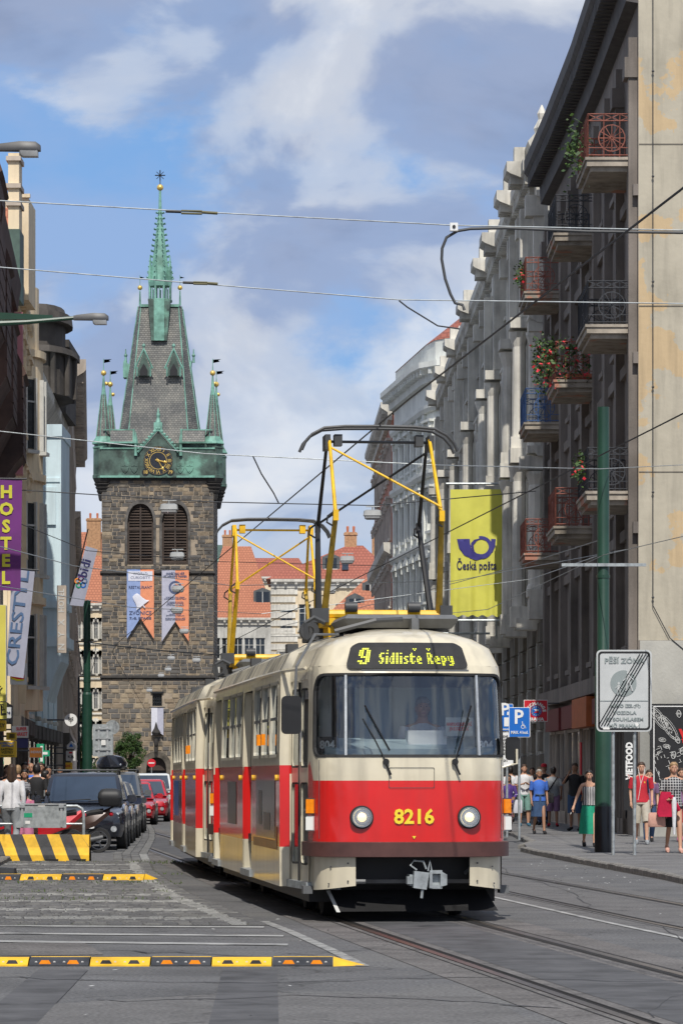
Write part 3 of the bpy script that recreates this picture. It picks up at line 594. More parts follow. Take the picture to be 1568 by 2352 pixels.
q = MB(Matrix.Translation((xm-.1, -.12, tz(1381))) @ Matrix.Rotation(R(-38), 4, 'Y')); q.lathe([(.05, .85), (.3, .8), (.42, .5), (.47, .1), (.62, -.35), (.88, -.6)], 16, sx=1, sy=.08); q.tube([(0, 0, -.5), (0, 0, -1.0)], .07, 5); q.build('bell_picture', 'ban_white', t_, smooth=50)
t_, x0, x1, z0, z1 = banner(372, 434, 1309, 1474, 1428, 'ban_grey', 'ban_orange', 'grey and orange tower information banner, right of the two under the belfry'); xm = (x0+x1)/2
text('JINDŘIŠSKÁ VĚŽ\nST. HENRY\'S TOWER', .30, 'ink', t_, (xm, -.05, tz(1322)), bold=.01, wid=2.5)
q = MB(); q.disc((xm, -.05, tz(1350)), .7, 'y', 24, .03, r2=.5); q.disc((xm, -.05, tz(1350)), .3, 'y', 16, .03); q.build('round_emblem', 'ink', t_)
text('10 PATER KULTURY, ZÁBAVY\nA ODPOČINKU V CENTRU PRAHY\n\n10 FLOORS OF CULTURE,\nAMUSEMENT AND RELAX\nIN THE HEART OF PRAGUE', .17, 'ink', t_, (xm, -.05, tz(1382)), bold=.005, wid=2.4)
text('MLADÍ TVŮRCI\nTHE ROYAL GALLERY\n\nGALERIE ATELIER\nZVONKOHRA CARILLON\n\nMUZEUM PRAŽSKÝCH VĚŽÍ\nPRAGUE TOWERS MUSEUM', .15, 'ink', t_, (xm, -.05, tz(1413)), bold=.004, wid=2.1)
t_, x0, x1, z0, z1 = banner(348, 376, 1625, 1690, 1680, 'ban_white', 'ban_grey', 'narrow white swallowtail banner above the tower gate')
# ---------------- articulated pair of tram cars ----------------
rrect_plain = rrect
def rrect(x0, x1, y0, y1, r, n=5, k=16):
    """rounded rectangle whose straight edges are subdivided, so that it can follow a curved body"""
    b = rrect_plain(x0, x1, y0, y1, r, n); out = []
    for i, p in enumerate(b):
        out.append(p); q = b[(i+1) % len(b)]
        if i % (n+1) == n:
            m = k if (i//(n+1)) % 2 == 0 else 5
            out += [(p[0]+(q[0]-p[0])*j/m, p[1]+(q[1]-p[1])*j/m) for j in range(1, m)]
    return out
def dense(pl, st=.09, closed=True):
    out = []
    for i in range(len(pl) if closed else len(pl)-1):
        p, q = pl[i], pl[(i+1) % len(pl)]; m = max(1, round(math.dist(p, q)/st)); out += [(p[0]+(q[0]-p[0])*j/m, p[1]+(q[1]-p[1])*j/m) for j in range(m)]
    return out+([] if closed else [pl[-1]])
def glass(name, tint, refl=.12, rough=.02):
    m = bpy.data.materials.new(name); m.use_nodes = True; T = m.node_tree.nodes; K = m.node_tree.links; T.remove(T['Principled BSDF'])
    a = T.new('ShaderNodeBsdfTransparent'); a.inputs[0].default_value = (*tint, 1); gls = T.new('ShaderNodeBsdfGlossy'); gls.inputs['Roughness'].default_value = rough; gls.inputs['Color'].default_value = (.9, .95, 1, 1)
    f = T.new('ShaderNodeFresnel'); f.inputs[0].default_value = 1.5; ad = T.new('ShaderNodeMath'); ad.operation = 'ADD'; K.new(f.outputs[0], ad.inputs[0]); ad.inputs[1].default_value = refl; ad.use_clamp = True
    x = T.new('ShaderNodeMixShader'); K.new(ad.outputs[0], x.inputs[0]); K.new(a.outputs[0], x.inputs[1]); K.new(gls.outputs[0], x.inputs[2]); K.new(x.outputs[0], T['Material Output'].inputs[0]); MATS[name] = m
glass('tram_glass', (.90, .93, .94), .08); glass('side_glass', (.32, .35, .36), .10); glass('lamp_glass', (.95, .95, .95), .05); glass('display_glass', (.9, .92, .95), .08)
mat('tram_cream', (.67, .605, .455), .28, var=.06, vs=1.5, coat=.5, grime=.3); mat('tram_red', (.66, .012, .010), .25, var=.05, vs=1.5, coat=.6, grime=.2)
mat('tram_roof', (.42, .385, .30), .55, var=.2, vs=2, grime=.85); mat('bumper_brown', (.085, .035, .03), .5, var=.15, vs=5); mat('tram_grey', (.13, .135, .14), .5, var=.15, vs=4, grime=.3)
mat('interior', (.42, .46, .46), .6, var=.05); mat('cab_panel', (.42, .52, .55), .5, var=.05); mat('curtain_dark', (.045, .05, .06), .7); mat('seat_red', (.3, .04, .04), .6)
mat('display_black', (.008, .010, .014), .3); mat('led', (.75, .8, .02), .5, var=.02, emit=.3); mat('lens', (.85, .85, .8), .15, var=.02); mat('bulb', (1, .8, .45), .3, var=0, emit=1.3); mat('amber', (.95, .28, .01), .2, var=.1, vs=20)
mat('headlamp_chrome', (.8, .8, .78), .12, metal=1, var=.05); mat('number_yellow', (.85, .66, .04), .4, var=.02)
mat('ad_blue', (.03, .05, .08), .2, var=.35, vs=1.5, col2=(.07, .085, .10), thr=(.5, .55)); mat('ad_orange', (.35, .16, .03), .35, var=.2); mat('ad_grey', (.06, .06, .07), .3, var=.3, vs=3)
PLAN = [(0, 0), (.3, .012), (.55, .045), (.75, .10), (.9, .185), (.99, .30), (1.03, .44), (1.045, .62), (1.145, 1.96), (1.25, 1.985), (1.25, 12.02), (1.10, 13.3), (.92, 13.75), (.5, 13.96), (0, 14)]
PU = [0]
for a, b in zip(PLAN, PLAN[1:]): PU.append(PU[-1]+math.dist(a, b))
ZS = [(.2, 0, 0), (1.6, 0, 0), (1.77, 0, .015), (2.67, .025, .16), (2.75, .035, .19), (2.95, .14, .29), (3.05, .34, .40), (3.12, .58, .62), (3.17, .82, 1.0), (3.2, 1.05, 1.6), (3.21, 1.24, 2.6)]
def prof_at(z):
    for a, b in zip(ZS, ZS[1:]):
        if z <= b[0]: t = (z-a[0])/(b[0]-a[0]); t = max(0, t); return a[1]+(b[1]-a[1])*t, a[2]+(b[2]-a[2])*t
    return ZS[-1][1:]
def plan_at(u):
    s = 1 if u >= 0 else -1; u = min(abs(u), PU[-1])
    for i in range(len(PU)-1):
        if u <= PU[i+1]:
            t = (u-PU[i])/(PU[i+1]-PU[i]); (xa, ya), (xb, yb) = PLAN[i], PLAN[i+1]; d = Vector((xb-xa, yb-ya)).normalized()
            return s*(xa+(xb-xa)*t), ya+(yb-ya)*t, Vector((s*d.y, -d.x, 0))
def uy(y):                      # arc position on the side at plan depth y
    for i in range(len(PLAN)-1):
        if PLAN[i][1] <= y <= PLAN[i+1][1]: return PU[i]+(PU[i+1]-PU[i])*(y-PLAN[i][1])/(PLAN[i+1][1]-PLAN[i][1])
def ux(x):
    for i in range(8):
        if PLAN[i][0] <= x <= PLAN[i+1][0]: return PU[i]+(PU[i+1]-PU[i])*(x-PLAN[i][0])/(PLAN[i+1][0]-PLAN[i][0])
def TSf(off=0.):
    def S(u, z):
        x, y, n = plan_at(u); s, l = prof_at(z); return (x*(1.25-s)/1.25+n.x*off, l+y*(14-2*l)/14+n.y*off, z)
    return S
def zred(u):
    a = abs(u); return 1.52 if a < ux(1.03) else (1.52+.17*min(1, (a-ux(1.03))/.16))
GRID = [(s*uu, z) for s in (-1, 1) for uu in [i*.1+.003 for i in range(16)]+[1.7, 1.9, 2.4, 13, 13.6, 14.2] for z in (.80, .95, 1.1, 1.25, 1.4, 1.5, 1.56, 1.6, 1.68, 1.73, 1.77, 1.85, 2.2, 2.5, 2.67, 2.7)]
def strip_jamb(mb, outl, d0, d1, mi=0):
    A = [TSf(-d0)(u, z) for u, z in outl]; B = [TSf(-d1)(u, z) for u, z in outl]; n = len(outl)
    mb.add(A+B, [(i, (i+1) % n, n+(i+1) % n, n+i) for i in range(n)], mi)
def shrink(x0, x1, y0, y1, r, q): return rrect(x0+q, x1-q, y0+q, y1-q, [max(.01, k-q) for k in (r if isinstance(r, (list, tuple)) else (r,)*4)])
def dots(bits, s):
    pass
FONT = {'9': "01110 11011 11011 11011 01111 00011 11011 01110", 'S': "0111 1100 1100 0111 0011 1011 0110", 'i': "11 00 11 11 11 11 11", 'í': "11 00 11 11 11 11 11", 'd': "0011 0011 0111 1011 1011 1011 0111", 'l': "11 11 11 11 11 11 11",
        's': "0000 0000 0111 1100 0110 0011 1110", 't': "0100 1100 1111 1100 1100 1101 0110", 'e': "0000 0000 0110 1011 1111 1100 0111", 'R': "1110 1011 1011 1110 1110 1011 1011", 'p': "0000 0000 1110 1011 1011 1110 1100 1100", 'y': "0000 0000 1011 1011 1011 0111 0011 1110"}
def led_text(mb, s, x, z, p, sx=1.):
    for ch in s:
        if ch == ' ': x += 3*p*sx; continue
        rows = FONT[ch].split(); 
        for r, row in enumerate(rows):
            for c, b in enumerate(row):
                if b == '1': q = p*.37; cx, cz = x+c*p*sx, z-r*p; mb.add([(cx-q*sx, 0, cz-q), (cx+q*sx, 0, cz-q), (cx+q*sx, 0, cz+q), (cx-q*sx, 0, cz+q)], [(0, 1, 2, 3)])
        x += (len(rows[0])+1)*p*sx
    return x
def wheelset(par, y):
    for s in (-1, 1):
        w = MB(); w.lathe([(.34, -.06), (.35, 0), (.33, .06), (.2, .07), (.05, .09)], 20); o = w.build('wheel', 'rubber', par, smooth=40); o.rotation_euler = (0, R(90)*s, 0); o.location = (s*.72, y, .35)
def pantograph(car, yc, rearm, frontm, zt):
    p = thing('pantograph', None, None, (0, yc, 0)); p.parent = car; del_k = None
    zb = 3.42; hw = .68; b = MB()
    for s in (-1, 1):
        b.tube([(-hw, s*.32, zb), (hw, s*.32, zb)], .05, 8); b.box(s*.6-.05, s*.6+.05, -.45, .45, zb-.13, zb-.05)
        for q in (-1, 1): b.tube([(q*.55, s*.4, 3.16), (q*.55, s*.4, zb-.1)], .05, 6)
    b.build('base_frame', 'yellow_paint', p, smooth=40)
    b = MB()
    for s in (-1, 1): b.lathe([(.035, 0), (.08, .03), (.05, .07), (.08, .11), (.035, .15)], 8, (s*.5, -.4, 3.18)); b.tube([(s*.36-.07, -.4, zb+.08), (s*.36+.07, -.4, zb+.08)], .06, 10)
    b.box(-.82, -.62, -.48, -.22, zb-.10, zb+.06); b.box(.66, .80, -.44, -.26, zb-.06, zb+.10); b.build('spring_drum', 'dark_grey', p, smooth=40)
    zk = 4.50; yk = .98; ya = .12; zh = zt-.16
    for s, m_, ml in ((-1, frontm, 'olive_paint' if rearm == 'black' else 'yellow_paint'), (1, rearm, 'black' if rearm == 'black' else 'olive_paint')):
        for q in (-1, 1):
            t = MB(); t.tube([(q*.66, s*.32, zb), (q*.60, s*yk, zk)], [.040, .030], 8); t.build('lower_arm', ml, p, smooth=40)
            t = MB(); t.tube([(q*.60, s*yk, zk), (q*.58, s*ya, zh)], [.023, .019], 6); t.box(q*.6-.03, q*.6+.03, s*yk-.04, s*yk+.04, zk-.06, zk+.06)
            t.build('upper_arm', m_, p, smooth=40)
            t = MB(); t.tube([(q*.62, s*yk, zk+.04), (q*.62-.07, s*yk, zk-.01), (q*.62-.08, s*yk, zk-.08), (q*.62-.01, s*yk, zk-.12)], .012, 5); t.build('cable_loop', 'black', p)
        t = MB(); t.tube([(-.58, s*(ya+.08), zh-.10), (.60, s*yk, zk+.10)] if s < 0 else [(.58, s*(ya+.08), zh-.12), (-.60, s*yk, zk+.04)], .014, 6); t.build('diagonal_brace', m_ if s < 0 or rearm != 'black' else 'black', p)
    t = MB(); t.tube([(-.6, 0, zh-.02), (.6, 0, zh-.02)], .018, 6)
    for q in (-1, 1): t.box(q*.6-.03, q*.6+.03, -.16, .16, zh-.12, zh+.05); t.box(q*.47-.045, q*.47+.045, -.08, .08, zh-.07, zh+.06)
    t.build('head_frame', m_ if rearm != 'black' else 'dark_grey', p)
    for s in (-1, 1):
        t = MB(); cv = [(-.90, -.22), (-.86, -.13), (-.78, -.04), (-.64, .035), (-.4, .055), (0, .06), (.4, .055), (.64, .035), (.78, -.04), (.86, -.13), (.90, -.22)]
        t.tube([(x, s*.14, zt-.07+z) for x, z in cv], .020, 6); t.build('collector_strip', 'dark_grey', p, smooth=40)
    return p
def tram_car(label, first, loc):
    car = thing('tram_car', label, 'tram', loc, TH, 'two coupled tram cars')
    WS = []; cab = []     # windows: (u0, u1, z0, z1, radii, kind)
    # windscreen: centre pane and two wrap-round panes share one opening
    ws = rrect(-ux(1.03), ux(1.03), 1.77, 2.67, (.13, .13, .24, .24), 6)
    holes = [ws]; doors = []; wins = []
    for s in (-1, 1):
        for a, b in ((.74, 1.92), (5.72, 7.02), (10.85, 12.0)):
            if s < 0: 
                u0, u1 = sorted((s*uy(a), s*uy(b))); doors.append((u0, u1)); holes.append(rrect(u0, u1, .40, 2.62, (.02, .02, .05, .05), 2))
        ys = [(2.24, 3.26), (3.34, 4.36), (4.44, 5.46), (7.28, 8.2), (8.28, 9.25), (9.33, 10.6)] if s < 0 else [(.95, 1.9), (2.1, 3.2), (3.3, 4.4), (4.5, 5.6), (5.7, 6.8), (6.9, 8.0), (8.1, 9.2), (9.3, 10.4), (10.5, 11.6)]
        for a, b in ys: u0, u1 = sorted((s*uy(a), s*uy(b))); wins.append((u0, u1)); holes.append(rrect(u0, u1, 1.78, 2.64, .05, 3))
    tw_ = rrect(uy(13.2), PU[-1], 1.85, 2.6, .03, 2)
    ua = ux(1.05); U = PU[-1]; ub = uy(.72)
    outer = dense([(-U, .38), (-uy(12.6), .34), (-ub, .34), (-ub+.02, .71), (ub-.02, .71), (ub, .36), (U, .38), (U, 2.75), (-U, 2.75)])
    L_ = [(( -U+.01, 1.69), (-ux(1.06), 1.69)), ((ux(1.06), 1.69), (U-.01, 1.69)), ((-ux(1.03), 1.52), (ux(1.03), 1.52)), ((-ux(1.03), 1.52), (-ux(1.03)-.16, 1.69)), ((ux(1.03), 1.52), (ux(1.03)+.16, 1.69)), ((-U+.01, .78), (-ub-.01, .78)), ((ub+.01, .78), (U-.01, .78))]
    L_ += [((s*q, .37), (s*q, 2.74)) for s in (-1, 1) for q in PU[6:-1]]
    L_ = [sg for a, b in L_ for dn in [dense([a, b], .09, False)] for sg in zip(dn, dn[1:])]
    body = MB()
    ang = [(s*u, z) for s in (-1, 1) for u in PU[1:-1] for z in (.73, .8, .9, 1.1, 1.3, 1.45, 1.56, 1.6, 1.73, 1.77, 1.9, 2.0, 2.2, 2.4, 2.6, 2.67, 2.72)]
    def mf(c):
        if c[1] < .78 and abs(c[0]) > ub-.02: return 0
        return 1 if c[1] < zred(c[0]) else 0
    sheet(body, outer, holes, TSf(), GRID+ang, mf, L_)
    for h in holes[1:]: strip_jamb(body, h, 0, .02)
    # door jambs are painted like the wall they cut, so add them in two tones
    for u0, u1 in doors:
        for uu in (u0, u1):
            for za, zb_, mi in ((.40, .78, 0), (.78, 1.69, 1), (1.69, 2.62, 0)):
                A, B = TSf(), TSf(-.04 if min(abs(u0), abs(u1)) < uy(1) else -.14); body.add([A(uu, za), A(uu, zb_), B(uu, zb_), B(uu, za)], [(0, 1, 2, 3)], mi)
    lv = [q for q in ZS if q[0] >= 2.75]; us = [-U]+[-q for q in PU[1:-1]][::-1]+PU[:-1]; us += []
    fine = []
    for a, b in zip(us, us[1:]+[U]): fine += [a+(b-a)*i/(3 if b-a < 2 else 8) for i in range(3 if b-a < 2 else 8)]
    rings = []
    for z, s_, l_ in lv: rings.append([(plan_at(u)[0]*(1.25-s_)/1.25, l_+plan_at(u)[1]*(14-2*l_)/14, z) for u in fine])
    kk = len(body.f); body.loft(rings, mi=0); 
    for i in range(kk, len(body.f)):     # the top of the roof is dirtier than the forehead
        c = [body.v[j] for j in body.f[i]]; y = sum(p[1] for p in c)/len(c)
        if y > 1.5 and len(c) == 4: body.m[i] = 2
        if len(c) > 4: body.m[i] = 2
    body.build('body', ['tram_cream', 'tram_red', 'tram_roof'], car, smooth=35)
    gt = MB(); gt.tube([TSf(.03)(-uy(y), 2.745) for y in (.8, 1.98, 5, 9, 12)], .022, 4); gt.build('roof_gutter', 'tram_cream', car)
    for yy in (2.3, 4.6, 6.9, 9.2, 11.5):
        r_ = MB(); pts = []
        for z, s_, l_ in lv[:-1]: pts.append((-(1.25-s_), yy, z+.006))
        pts += [(-p[0], p[1], p[2]) for p in pts[::-1]]; r_.tube(pts, .005, 4); r_.build('roof_seam', 'tram_grey', car)
    for yy in (3.4, 8.3):
        r_ = MB(); r_.box(-1.03, -.90, yy, yy+.25, 3.0, 3.10); r_.build('roof_vent', 'dark_grey', car)
    # windscreen rubber, posts, panes
    fr = MB(); inn = shrink(-ux(1.03), ux(1.03), 1.77, 2.67, (.13, .13, .24, .24), .028); A = [TSf(.008)(u, z) for u, z in ws]; inn = rrect(-ux(1.03)+.028, ux(1.03)-.028, 1.798, 2.642, (.105, .105, .215, .215), 6); B = [TSf(.004)(u, z) for u, z in inn]; C = [TSf(-.05)(u, z) for u, z in inn]; n = len(ws)
    fr.add(A+B+C, [f for i in range(n) for j in [(i+1) % n] for f in ((i, j, n+j, n+i), (n+i, n+j, 2*n+j, 2*n+i))]); wsc = fr.build('windscreen', 'rubber', car)
    pn = MB(); sheet(pn, inn, [], TSf(-.02), [(u*.1, z) for u in range(-12, 13) for z in (1.9, 2.1, 2.3, 2.5)]+[(s*q, z) for s in (-1, 1) for q in PU[1:8] for z in (1.85, 2.2, 2.6)]); pn.build('pane', 'tram_glass', wsc, smooth=30)
    for s in (-1, 1):
        q = MB(); A = [TSf(.012)(s*ux(.715)+d, z) for z in (1.79, 2.65) for d in (-.013, .013)]; B = [TSf(-.03)(s*ux(.715)+d, z) for z in (1.79, 2.65) for d in (-.013, .013)]
        q.add(A+B, [(0, 1, 3, 2), (4, 6, 7, 5), (0, 2, 6, 4), (1, 5, 7, 3)]); q.build('window_post', 'steel', wsc)
    if first:
        q = MB(); pts = rrect(-.71, .62, 2.715, 3.0, .06, 4); SF = lambda off: (lambda x, z: (lambda p: (p[0], p[1], z))(TSf(off)(math.copysign(ux(abs(x)), x), z)))
        sheet(q, pts, [], SF(.03), [(x*.1, z) for x in range(-7, 7) for z in (2.75, 2.8, 2.87, 2.95)]); A = [SF(.03)(x, z) for x, z in pts]; B = [SF(-.03)(x, z) for x, z in pts]; n = len(pts); q.add(A+B, [(j, i, n+i, n+j) for i in range(n) for j in [(i+1) % n]]); q.build('destination_frame', 'rubber', car)
        q = MB(); led_text(q, '9', -.585, 2.93, .0225, 1.15); led_text(q, 'Sidliste', -.36, 2.88, .0175, .83); led_text(q, 'Repy', .185, 2.88, .0175, .9)
        for x_, z_ in ((.205, 2.915), (.19, 2.93), (.22, 2.93), (-.275, 2.91), (.04, 2.915), (.025, 2.93), (.055, 2.93)): q.add([(x_-.007, 0, z_-.006), (x_+.007, 0, z_-.006), (x_+.007, 0, z_+.006), (x_-.007, 0, z_+.006)], [(0, 1, 2, 3)])
        q.v = [SF(.036)(max(-1.2, min(1.2, v[0])), v[2]) for v in q.v]; q.build('led_lettering', 'led', car, label='yellow dot lettering reading 9 Sidliste Repy')
    # doors
    for u0, u1 in doors:
        um = (u0+u1)/2; hl = []; dd = .012 if min(abs(u0), abs(u1)) < uy(1) else .10; pn = []
        for a, b in ((u0+.02, um-.01), (um+.01, u1-.02)):
            for z0, z1 in ((1.66, 2.53), (.60, 1.50)): hl.append(rrect(a+.055, b-.055, z0, z1, .09, 4)); pn.append((a, b, z0, z1))
        q = MB(); sheet(q, [(u0, .40), (u1, .40), (u1, 2.62), (u0, 2.62)], hl, TSf(-dd), [(um+d, z) for d in (-.4, .4) for z in (.7, 1.5, 2.4)])
        for h in hl: strip_jamb(q, h, dd, dd+.03)
        dr = q.build('door', 'tram_cream', car)
        for h in hl:
            q = MB(); x0, x1 = min(p[0] for p in h), max(p[0] for p in h); z0, z1 = min(p[1] for p in h), max(p[1] for p in h); i2 = rrect(x0+.02, x1-.02, z0+.02, z1-.02, .07, 4); n = len(h)
            A = [TSf(-dd+.008)(u, z) for u, z in h]; B = [TSf(-dd+.004)(u, z) for u, z in i2]; q.add(A+B, [(i, j, n+j, n+i) for i in range(n) for j in [(i+1) % n]]); q.build('rubber_seal', 'rubber', dr)
            q = MB(); sheet(q, h, [], TSf(-dd-.015)); q.build('pane', 'side_glass', dr)
        q = MB()
        for d in (-.013, .013): q.tube([TSf(-dd+.01)(um+d, z) for z in (.42, 2.6)], .012, 4)
        q.build('door_edge', 'rubber', dr); q = MB(); sheet(q, rrect(um+.06, um+.16, 1.72, 2.08, .01, 2), [], TSf(-dd+.012)); q.build('notice', 'white', dr)
        q = MB(); A = [TSf(.03)(u, .34) for u in (u0-.04, u1+.04)]; B = [TSf(-.35)(u, .34) for u in (u0-.04, u1+.04)]; C = [(p[0], p[1], .42) for p in A+B]; q.add(A+B+C, [(0, 2, 3, 1), (4, 5, 7, 6), (0, 1, 5, 4), (2, 6, 7, 3), (0, 4, 6, 2), (1, 3, 7, 5)]); q.build('step', 'galv', car)
    # side windows
    for u0, u1 in wins:
        q = MB(); o_ = rrect(u0, u1, 1.78, 2.64, .05, 3); i_ = rrect(u0+.035, u1-.035, 1.815, 2.605, .04, 3); n = len(o_)
        A = [TSf(.005)(u, z) for u, z in o_]; B = [TSf(.002)(u, z) for u, z in i_]; C = [TSf(-.045)(u, z) for u, z in i_]
        q.add(A+B+C, [f for i in range(n) for j in [(i+1) % n] for f in ((i, j, n+j, n+i), (n+i, n+j, 2*n+j, 2*n+i))]); A = [TSf(.0)(u, z) for u in (u0+.035, u1-.035) for z in (2.20, 2.235)]; q.add(A, [(0, 2, 3, 1)], 1)
        w_ = q.build('window', [mat('window_alu', (.50, .47, .38), .4, var=.08), 'tram_grey'], car); q = MB(); sheet(q, i_, [], TSf(-.03)); q.build('pane', 'side_glass', w_)
    # bumper
    q = MB(); pu = [-ub-.10, -ub]+[u*.08 for u in range(-int(ub/.08), int(ub/.08)+1)]+[ub, ub+.10]; rg = []
    for u in pu:
        A, B = TSf(.06), TSf(-.05); rg.append([A(u, .71), A(u, .86), B(u, .875), B(u, .70)])
    q.loft(rg); q.build('bumper', 'bumper_brown', car, smooth=30)
    # cheeks and corner skirts under the bumper
    for s in (-1, 1):
        q = MB(); A = TSf(-.03); ring = []
        for k in range(9):
            u = s*(ux(.62)+(ub-.0-ux(.62))*k/8); zl = .40-.055*math.sin(k/8*math.pi*.6) if k > 0 else .40
            ring.append((A(u, .72), A(u, zl)))
        q.add([p for r in ring for p in r], [(2*i, 2*i+1, 2*i+3, 2*i+2) if s > 0 else (2*i+1, 2*i, 2*i+2, 2*i+3) for i in range(8)]); q.add([(p[0], p[1]+.02, p[2]) for r in ring for p in r], [(2*i, 2*i+1, 2*i+3, 2*i+2) for i in range(8)]); q.build('cheek_panel', 'tram_cream', car, smooth=40)
        for bx, bz in ((.70, .64), (.88, .60), (.70, .45), (.9, .42)):
            p = TSf(-.02)(s*ux(bx), bz); q = MB(); q.disc((p[0], p[1]-.012, p[2]), .009, 'y', 8, .015); q.build('bolt', 'dark_grey', car)
        q = MB(); p0 = TSf(.0)(s*ub, .5); q.box(min(s*1.02, s*1.12), max(s*1.02, s*1.12), .62, .80, .30, .385); q.build('corner_foot', 'tram_grey', car)
    q = MB(); q.box(-1.02, 1.02, 1.0, 13.2, .2, .7); q.box(-1.18, 1.18, 2.2, 13.2, .74, .85); q.build('underframe', 'black', car)
    q = MB(); q.box(-.85, .85, .52, .60, .40, .72); q.build('front_beam', 'black', car)
    q = MB(); q.loft([[(-.82, .32, .42), (.82, .32, .42), (.82, .36, .42), (-.82, .36, .42)], [(-.82, .30, .46), (.82, .30, .46), (.82, .37, .46), (-.82, .37, .46)]]); q.tube([(-.95, .8, .40), (-.66, .24, .44)], .028, 6); q.disc((-.63, .20, .445), .05, 'y', 10, .05, r2=.03); q.tube([(-.6, .16, .445), (-.5, .14, .445)], .025, 6)
    q.tube([(.78, .28, .70), (.60, .40, .52)], .02, 4); q.tube([(-.80, .30, .70), (-.74, .34, .44)], .03, 4); q.build('tow_bar', 'tram_grey', car)
    q = MB(); q.loft([[(-.88, .55, .34), (.86, .62, .34), (.86, .66, .34), (-.88, .6, .34)], [(-.78, .25, .12), (.96, .36, .12), (.96, .40, .12), (-.78, .3, .12)]]); q.add([(-.88, .54, .34), (-.80, .24, .115), (-.76, .24, .115), (-.84, .54, .34)], [(0, 1, 2, 3)], 1); q.build('lifeguard_board', ['black', 'offwhite'], car)
    q = MB(); cx = .13; q.box(cx-.17, cx+.17, .06, .30, .40, .52); q.box(cx-.2, cx-.14, .02, .14, .42, .50)
    q.box(cx+.03, cx+.06, -.05, .1, .38, .55); q.prism([(cx-.14, .38), (cx+.0, .36), (cx+.03, .54), (cx-.13, .56)], 'y', -.03, .1); q.prism([(cx+.15, .39), (cx+.22, .41), (cx+.22, .52), (cx+.15, .56)], 'y', -.03, .1); q.box(cx+.04, cx+.17, -.02, .1, .37, .41); q.box(cx+.04, cx+.17, -.02, .1, .53, .565)
    q.tube([(cx-.1, .0, .57), (cx-.17, .0, .62), (cx-.13, 0, .67), (cx-.03, 0, .66), (cx+.0, 0, .58)], .011, 5); q.tube([(cx+.02, 0, .56), (cx+.04, 0, .67), (cx+.06, 0, .56)], .01, 5); q.tube([(cx-.04, 0, .36), (cx-.05, 0, .27)], .015, 5); q.build('coupler', 'galv', car)
    for y in (2.0, 3.9, 9.6, 11.5): wheelset(car, y)
    # headlights
    for s in (-1, 1):
        yb = TSf()(s*ux(.86-.14*(s > 0)*0), 1.12)[1]; x = .02+s*.575; yb = TSf()(ux(.60), 1.12)[1]-.045
        q = MB(); q.disc((x, yb, 1.13), .125, 'y', 28, .16); h = q.build('headlight', 'rubber', car, smooth=40)
        q = MB(); q.disc((x, yb-.02, 1.13), .106, 'y', 28, .05, r2=.097); q.build('rim', 'headlamp_chrome', h, smooth=40)
        q = MB(); q.disc((x, yb-.005, 1.13), .10, 'y', 24, .01); q.build('reflector', 'headlamp_chrome', h); q = MB(); q.ball((x, yb-.012, 1.13), (.05, .012, .05), 10, 6); q.build('bulb', 'bulb', h)
        q = MB(); q.lathe([(.098, 0), (.09, .012), (.06, .024), (.02, .03), (.001, .031)], 20); o = q.build('lens', 'lamp_glass', h, smooth=50); o.location = (x, yb-.02, 1.13); o.rotation_euler = (R(90), 0, 0)
        # side lamps at the corner
        p = TSf(.02)(s*ux(1.03), 1.24); al = math.atan2(plan_at(s*ux(1.03))[2].y, plan_at(s*ux(1.03))[2].x)+R(90); T_ = Matrix.Translation(p) @ Matrix.Rotation(al*.45, 4, 'Z')
        q = MB(T_); q.box(-.045, .045, -.045, .03, -.07, .08); q.build('indicator', 'amber', car); q = MB(T_); q.box(-.05, .05, -.02, .03, -.08, .09); q.build('lamp_housing', 'tram_red' if 0 else 'dark_grey', car)
        q = MB(T_); q.box(-.045, .045, -.05, .03, -.25, -.11); q.build('side_lamp', 'lens', car); q = MB(T_); q.box(-.048, .048, -.03, .03, -.26, -.10); q.build('lamp_housing', 'steel', car)
    # hatch, number, triangle, wipers
    if first:
        q = MB(); o_ = rrect(-.27, .22, 1.44, 1.66, .015, 2); i_ = rrect(-.264, .214, 1.446, 1.654, .012, 2); SF = lambda off: (lambda x, z: (lambda p: (p[0], p[1], z))(TSf(off)(math.copysign(ux(abs(x)), x), z))); n = len(o_); q.add([SF(.01)(*p) for p in o_]+[SF(.01)(*p) for p in i_], [(i, j, n+j, n+i) for i in range(n) for j in [(i+1) % n]]); q.build('hatch_seam', 'dark_grey', car)
        text('8216', .215, 'number_yellow', car, (0, TSf(.012)(.03, 1.12)[1], 1.13), bold=.006, ext=.002, wid=.43, name='number')
        for x_ in (-.98, .98):
            q = MB(); q.tube([SF(.003)(x_, z) for z in (.9, 1.2, 1.5, 1.74)], .004, 3); q.build('panel_seam', 'dark_grey', car)
        q = MB(); q.prism([(-.02, .93), (.02, .93), (0, .898)], 'y', -.012, -.006); q.build('triangle_mark', 'number_yellow', car)
        for x0, x1 in ((-.30, -.54), (.44, .60)):
            q = MB(); q.tube([(x0, -.01, 1.72), ((x0+x1)/2, .05, 1.97), (x1, .08, 2.18)], .008, 4); q.tube([(x0+.04, .0, 1.84), (x1+.02, .055, 2.32)], .010, 4); q.disc((x0, -.02, 1.72), .035, 'y', 10, .04); q.tube([(x0, -.01, 1.70), (x0+.05, -.02, 1.58)], .012, 4); q.build('wiper', 'black', car)
        q = MB(); q.box(-.55, .60, .10, .13, 2.685, 2.705); q.build('rain_strip', 'tram_grey', car)
        for x, rz in ((-.88, 25), (.83, -18)):
            q = MB(); q.box(-.12, .12, 0, .012, -.08, .09); o = q.build('route_board', 'black', car, loc=(x, .42, 1.90), rot=(0, 0, -R(rz))); text('804', .12, 'white', o, (0, -.006, 0), bold=.004, wid=.17)
